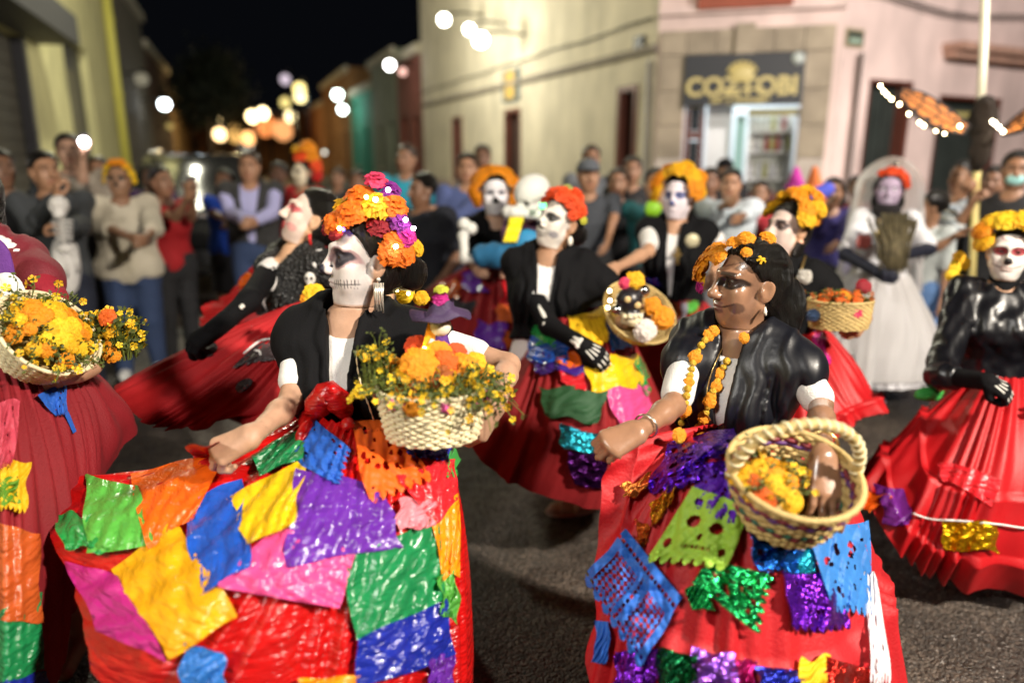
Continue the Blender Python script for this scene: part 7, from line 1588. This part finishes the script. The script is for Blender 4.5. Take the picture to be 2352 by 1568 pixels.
b.build('rib_cage', TOY, ts); b = MB(); b.tube([c+Vector((0, 0, -.08)), c+Vector((0, 0, -.26))], .014, 8); b.ball(c+Vector((0, -.01, -.27)), (.05, .03, .03)); b.tube([c+Vector((.03, -.01, -.28)), c+Vector((.08, -.03, -.33)), c+Vector((.07, -.02, -.42))], .013, 8); b.tube([c+Vector((-.03, -.01, -.28)), c+Vector((.02, -.04, -.36)), c+Vector((.0, -.03, -.45))], .013, 8); b.build('leg_bone', TOY, ts)
BEIGE = fabric('oatmeal_sweater', (.52, .47, .37), .9, bump=.5)
r, p = spectator((273, 412, 5.5), -22, 'woman in loose oatmeal sweater and jeans with marigold headband and dark eye paint', BEIGE, JEANS, hy=-14, hs='bun', sleeve=.62, skin=1, fat=1.25, female=True, shoe=SHOEW, R=dict(e=(235, 520, 5.45), p=(300, 545, 5.2)), L=dict(e=(352, 525, 5.4), p=(335, 545, 5.15)), style=dict(base=(.34, .20, .12), op=.4, eyec=(.02, .015, .012), eye=(.024, .018), nosec=(.02, .015, .012), smile=(.08, .05, .04)), loose=.032, hem=-.10, wr=.012)
headdress(r, p, [(.085, .0, .04, .035, LEMON, None), (.10, -.01, -.01, .03, LEMON, None), (.06, .02, .09, .035, LEMON, None), (.02, .03, .12, .04, ORANGE, None), (-.03, .03, .12, .04, ORANGE, None), (-.065, .02, .09, .035, YELLOW, None), (-.09, .0, .04, .035, LEMON, None), (-.10, -.01, -.01, .03, LEMON, None)])
r, p = spectator((372, 418, 5.9), -45, 'woman in red top and black trousers holding up a phone', fabric('red_top', (.33, .004, .008), .8), BLACKT, hy=-60, hs='pony', sleeve=.3, skin=1, female=True, R=dict(e=(405, 500, 5.6), p=(432, 455, 5.4), f=(.1, -.2, .95), curl=.8), L=dict(e=(440, 500, 5.8), p=(445, 455, 5.6), f=(-.1, 0, 1), curl=.8), fat=1.05)
phone(r, p, (440, 428, 5.45), (-.6, .6, 0), 'phone held up by the woman in red top')
r, p = spectator((158, 348, 6.2), -20, 'man behind the hooded boy filming with his phone light on', fabric('mushroom_shirt', (.30, .26, .21), .85), BLACKT, hy=-30, sleeve=.5, skin=3, R=dict(e=(190, 430, 6.0), p=(190, 360, 5.9), f=(0, -.1, 1), curl=.9), fat=1.15)
phone(r, p, (195, 330, 5.9), (-.2, 1, 0), 'phone with glaring white flash beside the mushroom-shirted man', None)
b = MB(); b.ball(W(193, 326, 5.82), .036, nu=12, nv=8); props(b.build('flash_light', emis('phone_flash', (1, .90, .96), 26)), 'glaring pinkish white light on a phone at left', 'light')
spectator((2, 388, 5.2), -40, 'man in black cut by the left frame edge, beside hooded boy', fabric('black_jersey', (.012, .012, .014)), BLACKT, hy=-50, skin=2, sleeve=.9)
spectator((225, 392, 6.9), -10, 'brown-haired person half hidden behind the woman with marigold headband', fabric('brown_shirt', (.10, .06, .04)), BLACKT, skin=0, hs='bob', hm=BROWNHAIR, female=True)
spectator((515, 418, 7.0), -20, 'woman in bright blue T-shirt and black knee skirt', fabric('bright_blue_tee', (.012, .07, .48)), hy=-5, hs='bob', skin=1, female=True, skirt_=BLACKT, sleeve=.3, R=dict(e=(490, 490, 6.9), p=(525, 505, 6.7)), L=dict(e=(545, 495, 6.9), p=(530, 510, 6.7)))
LAV = fabric('lavender_shirt', (.40, .40, .66), .8)
r, p = spectator((572, 384, 6.5), -10, 'middle-aged man in lavender shirt and open dark vest, hands clasped', LAV, JEANS, hy=-8, sleeve=.98, skin=0, fat=1.2, R=dict(e=(530, 490, 6.4), p=(562, 505, 6.15), curl=.8), L=dict(e=(625, 490, 6.4), p=(585, 508, 6.15), curl=.8), hm=BROWNHAIR)
rebozo(r, p, fabric('dark_vest', (.028, .028, .028), .8), hem=.0, zbot=-.15, w0=.08, sleeve=.02, h=.014, loose=.04, name='vest')
spectator((638, 402, 7.4), 5, 'person in dark navy jacket right of the lavender-shirted man', fabric('navy_jacket', (.012, .016, .035)), BLACKT, skin=2, sleeve=.9)
r, p = spectator((697, 396, 6.8), 30, 'costumed walker with cream skull mask, red dress and tall orange plume', fabric('costume_red', (.40, .006, .01)), BLACKT, hy=50, hs='bob', female=True, skin=0, style=dict(base=(.66, .58, .42), op=1, eyec=(.08, .06, .05), top=.13), sleeve=.9)
headdress(r, p, [(-.03, .02, .14, .075, ORRED, 'paper'), (-.05, -.03, .22, .08, ORANGE, 'paper'), (-.06, -.06, .14, .075, ORANGE, 'paper'), (-.09, -.08, .06, .07, ORRED, 'paper'), (-.09, -.09, -.03, .06, RED, 'paper'), (.02, .03, .20, .06, YELLOW, 'paper')])
spectator((345, 408, 8.2), -10, 'dark-haired bystander far behind the woman in red top', fabric('plum_shirt', (.05, .02, .07)), BLACKT, skin=2)
spectator((932, 366, 7.2), 0, 'man in teal T-shirt standing beside the grey-green wall', fabric('teal_tee', (.015, .26, .36)), JEANS, hy=20, skin=1, hm=BROWNHAIR, fat=1.2)
spectator((968, 438, 5.2), 35, 'stout man in loose black T-shirt behind the flower-crowned dancer', fabric('black_tee', (.010, .012, .020)), BLACKT, hy=55, skin=2, fat=1.4, loose=.035, L=dict(p=(1015, 640, 5.1)))
spectator((1072, 388, 6.4), -10, 'bystander in slate blue jacket over dark green shirt', fabric('slate_jacket', (.065, .09, .22)), NAVYT, hy=0, skin=0, sleeve=.95, fat=1.15, L=dict(e=(1050, 500, 6.2), p=(1020, 490, 6.1)))
spectator((1108, 362, 8.4), 0, 'dark figure farthest back by the middle side street door', fabric('dusky_shirt', (.03, .025, .02)), BLACKT, skin=2)
r, p = spectator((1352, 404, 5.7), 5, 'man in charcoal T-shirt and grey cap, right of skull-masked dancer', fabric('charcoal_tee', (.048, .054, .066)), BLACKT, hy=-5, skin=0, fat=1.1, L=dict(e=(1410, 500, 5.6), p=(1398, 545, 5.5)))
f = Field(); f.ell(face_part(r, 0, -.01, .05), (.088, .105, .080), r.HM, k=.02); f.ell(face_part(r, 0, .11, .05), (.06, .06, .010), r.HM, k=.02); cloth('cap', f, p, fabric('grey_cap', (.10, .11, .13)), .010, clips=[(face_part(r, 0, 0, .035), tuple(r.HM @ Vector((0, 0, -1))))])
spectator((1358, 366, 7.6), 0, 'brown-haired person whose head shows above the grey cap', fabric('grey_shirt', (.12, .13, .14)), BLACKT, skin=1, hm=BROWNHAIR)
spectator((1452, 392, 7.0), 10, 'bystander in black by the red-framed doorway', fabric('black_jersey', (.012, .012, .014)), BLACKT, skin=1, sleeve=.9)
spectator((1418, 420, 6.2), 12, 'shorter bystander in dark grey jacket left of the doorway bystander', fabric('soot_jacket', (.03, .03, .032)), BLACKT, skin=1, sleeve=.9, hs='bob', female=True)
r, p = spectator((1505, 425, 5.6), 10, 'child in teal jacket lifting a lime green toy near marigold-crowned dancer', fabric('dark_teal', (.01, .10, .11)), BLACKT, skin=0, sleeve=.8, R=dict(e=(1490, 510, 5.4), p=(1510, 482, 5.2), f=(.6, -.2, .7)))
f = Field(); f.ell(W(1500, 480, 5.15), (.06, .04, .055), k=.02); props(cloth('green_toy', f, None, mat('lime_toy', (.25, .55, .02), .5), .008, disp=wrinkle(.006, 60, 1)), 'lime green soft toy held left of the black-vested dancer', 'toy')
r, p = spectator((1664, 392, 8.0), 20, 'man in black cap and jacket before the shop door', fabric('black_jersey', (.012, .012, .014)), BLACKT, skin=1, sleeve=.95)
f = Field(); f.ell(face_part(r, 0, -.01, .05), (.088, .105, .080), r.HM, k=.02); f.ell(face_part(r, 0, .11, .05), (.06, .06, .010), r.HM, k=.02); cloth('cap', f, p, BLK, .010, clips=[(face_part(r, 0, 0, .035), tuple(r.HM @ Vector((0, 0, -1))))])
spectator((1630, 418, 6.6), 20, 'bystander in black jacket left of the child in pale blue', fabric('black_jersey', (.012, .012, .014)), BLACKT, skin=2, sleeve=.95)
spectator((1678, 424, 5.9), 18, 'child in pale blue-grey sweatshirt with hands raised to the chest', fabric('pale_sweat', (.50, .56, .60)), fabric('grey_trousers', (.2, .2, .22)), skin=0, sleeve=.7, R=dict(e=(1640, 490, 5.7), p=(1665, 470, 5.5)), L=dict(e=(1715, 490, 5.8), p=(1700, 500, 5.5)), loose=.04)
spectator((1745, 445, 6.6), 25, 'child with red scarf between pale blue child and crowned dancer', fabric('scarlet_top', (.40, .02, .03)), BLACKT, skin=1, hs='bob', female=True)
def pointed(head, m, label, shirt_m):
    r, p = spectator(head, 20, label, shirt_m, BLACKT, skin=1, hs='bob', female=True, sleeve=.8)
    f = Field(); f.cap(face_part(r, 0, -.01, .07), face_part(r, .01, -.04, .24), .085, .030, k=.02); f.ell(face_part(r, 0, -.01, .07), (.12, .13, .015), r.HM, k=.02); cloth('pointed_hat', f, p, m, .010)
pointed((1826, 445, 7.0), fabric('magenta_felt', (.45, .03, .30)), 'person wearing magenta pointed hat near the shop', fabric('wine_top', (.12, .02, .05)))
pointed((1868, 448, 6.6), fabric('orange_felt', (.75, .20, .05)), 'person wearing orange pointed hat beside magenta hat', fabric('dark_purple_top', (.05, .02, .09)))
r, p = spectator((1912, 442, 5.9), 25, 'person in indigo costume with orange sleeve cuff, left of the bride', fabric('indigo_costume', (.035, .03, .15)), BLACKT, skin=1, sleeve=.9, hs='bob', female=True, R=dict(e=(1870, 520, 5.7), p=(1895, 480, 5.5)), L=dict(e=(1945, 530, 5.7), p=(1920, 560, 5.5)))
f = Field(); f.cap(W(1868, 500, 5.6), W(1880, 472, 5.6), .07, .075, k=.02); cloth('orange_cuff', f, p, fabric('orange_felt', (.75, .20, .05)), .012)
f = Field(); f.cap(W(1862, 455, 5.7), W(1900, 435, 5.7), .06, .055, k=.02); cloth('blue_sleeve', f, p, fabric('cobalt_cloth', (.06, .08, .5)), .012)
spectator((1968, 432, 7.2), 20, 'bystander in maroon top against the pink wall left of the bride', fabric('maroon_top', (.14, .03, .04)), BLACKT, skin=1)
spectator((2140, 478, 5.3), 70, 'child in light grey shirt and jeans seen from behind, right of the bride', fabric('light_grey_shirt', (.42, .46, .46)), fabric('light_jeans', (.10, .2, .42)), hy=120, skin=1, sleeve=.45, R=dict(e=(2150, 570, 5.1), p=(2190, 545, 5.0)), fat=1.1)
STRIPE = fabric('striped_cotton', (.55, .62, .66), .8); nt = STRIPE.node_tree; tc_ = nt.nodes.new('ShaderNodeTexCoord'); wv = nt.nodes.new('ShaderNodeTexWave'); wv.bands_direction = 'Z'; wv.inputs['Scale'].default_value = 7; rp = nt.nodes.new('ShaderNodeValToRGB'); rp.color_ramp.elements[0].color = (.30, .38, .44, 1); rp.color_ramp.elements[0].position = .35; rp.color_ramp.elements[1].color = (.66, .70, .72, 1); rp.color_ramp.elements[1].position = .5
nt.links.new(tc_.outputs['Object'], wv.inputs[0]); nt.links.new(wv.outputs['Fac'], rp.inputs[0]); nt.links.new(rp.outputs[0], nt.nodes['Principled BSDF'].inputs['Base Color'])
r, p = spectator((2212, 408, 5.6), 60, 'person in pale striped shirt carrying the butterfly pole', STRIPE, NAVYT, hy=80, skin=1, hs='bob', sleeve=.5, fat=1.2, loose=.03, R=dict(e=(2200, 520, 5.4), p=(2232, 468, 5.25), f=(.3, -.2, .9), curl=1.1), L=dict(e=(2250, 520, 5.6), p=(2243, 440, 5.3), f=(-.6, -.3, .5), curl=1.1))
r, p = spectator((2334, 392, 5.2), 40, 'person in black wearing pale turquoise face mask at right edge', fabric('black_jersey', (.012, .012, .014)), BLACKT, hy=30, skin=1, sleeve=.95)
f = Field(); f.ell(face_part(r, 0, .062, -.055), (.060, .050, .045), r.HM, k=.02); cloth('face_mask', f, p, mat('turquoise_mask', (.30, .58, .58), .8), .008)
spectator((2282, 418, 6.0), 45, 'tall bystander in black behind the butterfly pole', fabric('black_jersey', (.012, .012, .014)), BLACKT, skin=2, sleeve=.95, fat=1.2)
spectator((2205, 405, 7.4), 40, 'bystander in dark coat near the second green door', fabric('soot_jacket', (.03, .03, .032)), BLACKT, skin=1, sleeve=.95)
spectator((820, 420, 7.2), 0, 'bystander in black left of the teal-shirted man', fabric('black_jersey', (.012, .012, .014)), BLACKT, skin=2, sleeve=.95)
spectator((775, 410, 9.0), 10, 'small dark bystander far down the street before turquoise house', fabric('soot_jacket', (.03, .03, .032)), BLACKT, skin=1, sleeve=.95)
# ---------------------------------------------------------------- illuminated butterfly on its pole
bt = thing('butterfly_puppet', W(2248, 480, 5.35), 'big dark butterfly puppet with orange wings edged in fairy lights on a yellow pole', 'puppet')
b = MB(); b.tube([W(2232, 640, 5.28), W(2240, 470, 5.28), W(2252, 240, 5.3)], .026, 8); b.build('pole', mat('yellow_pole', (.70, .58, .22), .5), bt)
b = MB(); b.tube([W(2252, 240, 5.3), W(2258, 130, 5.3), W(2264, -60, 5.3)], .028, 8); b.build('pole_tip', mat('pale_pole', (.85, .80, .62), .4), bt)  # upper pole is paler: its bright lighting is put into the colour
f = Field(); f.ell(W(2258, 280, 5.15), (.085, .11, .115), k=.03); f.ell(W(2252, 345, 5.15), (.060, .08, .15), k=.06); f.ell(W(2262, 240, 5.1), (.06, .07, .06), k=.05); cloth('body', f, bt, fabric('brown_black_fur', (.03, .020, .014), .95, bump=1.5), .012, disp=wrinkle(.012, 70, 5))
WINGO = mat('wing_orange', (.85, .30, .07), .6, trans=.4, var=.2, vscale=12); WINGB = mat('wing_black', (.018, .012, .010), .7)
def wing(pts_top, pts_bot, d0, d1, nm):
    """a two-sided wing: orange cells between raised black veins"""
    n = 18; m_ = 7
    T = [np.array(cr([np.array(p, float) for p in pts_top], i*(len(pts_top)-1)/n*.9999, False)) for i in range(n+1)]; B = [np.array(cr([np.array(p, float) for p in pts_bot], i*(len(pts_bot)-1)/n*.9999, False)) for i in range(n+1)]
    g = [[W(*(T[i]*(1-j/m_)+B[i]*j/m_), d0+(d1-d0)*(i/n)-.20*(j/m_)) for j in range(m_+1)] for i in range(n+1)]
    b = MB()
    for i in range(n):
        for j in range(m_): b.quad(g[i][j], g[i+1][j], g[i+1][j+1], g[i][j+1], 1 if (j == m_-1 or i > n-2 or i == 0 or (j in (0, m_-2) and i % 3 == 0)) else 0)
    w = b.build(nm, [WINGO, WINGB], bt); b = MB()
    for j in (2, 4): b.tube([g[i][j] for i in range(n+1)], .008, 5)
    for i in range(2, n-2, 4): b.tube([g[i][1], g[i+1][3], g[i][m_-1]], .006, 5)
    for j in (0, m_): b.tube([g[i][j] for i in range(n+1)], .010, 5)
    b.build('vein', WINGB, w); return w
w1 = wing([(2070, 204), (2122, 216), (2178, 250), (2228, 292)], [(2066, 222), (2095, 258), (2150, 296), (2214, 310)], 5.0, 5.1, 'wing'); w2 = wing([(2400, 215), (2365, 245), (2332, 270), (2300, 298)], [(2405, 250), (2375, 285), (2340, 305), (2300, 310)], 5.0, 5.1, 'wing')
FL = [(2022, 198), (2030, 210), (2038, 218), (2048, 228), (2066, 240), (2088, 262), (2112, 282), (2122, 289), (2150, 300), (2170, 306), (2180, 305), (2192, 303), (2198, 304), (2205, 290)]
leds([W(u, v, 4.95) for u, v in FL], w1, r=.009, col=(1, .80, .45), s=30); leds([W(u, v, 4.95) for u, v in ((2286, 284), (2294, 292), (2304, 302), (2318, 305), (2335, 305), (2345, 302), (2352, 296), (2280, 280))], w2, r=.010, col=(1, .86, .6), s=30)
b = MB(); b.tube([W(u, v, 4.96) for u, v in FL], .003, 5); b.build('wire', CABLE, w1)
# ---------------------------------------------------------------- parked car
def parked_car():
    c = Vector((-4.35, 10.6, 0)); d = SDIR; s = SNR; R = Matrix((s, d, Vector((0, 0, 1)))).transposed(); P = lambda x, y, z: c + R @ Vector((x, y, z))
    t = thing('parked_car', c, 'dark parked car with glinting roof rails behind the spectators', 'car')
    prof = [(-2.15, .45, .55), (-2.1, .95, .80), (-1.2, 1.02, .86), (-.75, 1.50, .70), (-.2, 1.66, .66), (.9, 1.68, .66), (1.7, 1.60, .68), (2.0, 1.05, .84), (2.12, .5, .78)]
    b = MB(); n = len(prof); W_ = .88
    for (y, z, w) in prof:
        for (x, zz) in ((-w*.98, .32), (-W_*min(1, w/.8+.06), .62), (-W_*min(1, w/.84+.03), min(z, .95)), (-w, z), (w, z), (W_*min(1, w/.84+.03), min(z, .95)), (W_*min(1, w/.8+.06), .62), (w*.98, .32)): b.v.append(tuple(P(x, y, zz)))
    for i in range(n-1):
        for k in range(7): b.f.append((i*8+k, i*8+k+1, (i+1)*8+k+1, (i+1)*8+k)); b.m.append(0)
    b.f.append(tuple(range(8))); b.m.append(0); b.f.append(tuple((n-1)*8+k for k in range(8))); b.m.append(0)
    b.build('body', mat('car_paint', (.020, .020, .019), .22, coat=.8), t)
    b = MB(); b.quad(P(-.66, -1.17, 1.05), P(.66, -1.17, 1.05), P(.60, -.76, 1.47), P(-.60, -.76, 1.47)); b.build('windscreen', GLASSM, t, smooth=False)
    for x in (-1, 1):
        b = MB(); b.quad(P(x*.885, -.9, 1.0), P(x*.885, 1.6, 1.0), P(x*.70, 1.45, 1.52), P(x*.72, -.55, 1.50)); b.build('window', GLASSM, t, smooth=False)
        b = MB(); b.tube([P(x*.6, -.3, 1.70), P(x*.6, 1.4, 1.72)], .025, 6); b.build('roof_rail', SILV, t)
        b = MB(); b.ball(P(x*.62, -2.10, .78), (.16, .05, .09), R); b.build('headlight', mat('headlight_glass', (.5, .5, .48), .1), t)
        for y in (-1.35, 1.35):
            b = MB(); b.lathe([(0, .10), (.22, .10), (.33, .09), (.34, 0), (.33, -.09), (0, -.09)], P(x*.82, y, .34), axes((0, 0, 1), s), 20); w = b.build('wheel', mat('tyre', (.02, .02, .02), .8), t)
            b = MB(); b.lathe([(0, .115), (.2, .11), (.21, .10)], P(x*.82, y, .34), axes((0, 0, 1), s*x), 20); b.build('rim', SILV, w)
    b = MB(); b.box(P(0, -2.14, .52), (1.1, .06, .16), R); b.build('bumper', mat('bumper_grey', (.1, .1, .1), .4), t, smooth=False)
    b = MB(); b.box(P(0, -2.15, 1.0), (1.25, .04, .04), R); b.build('chrome_strip', SILV, t, smooth=False)
parked_car()
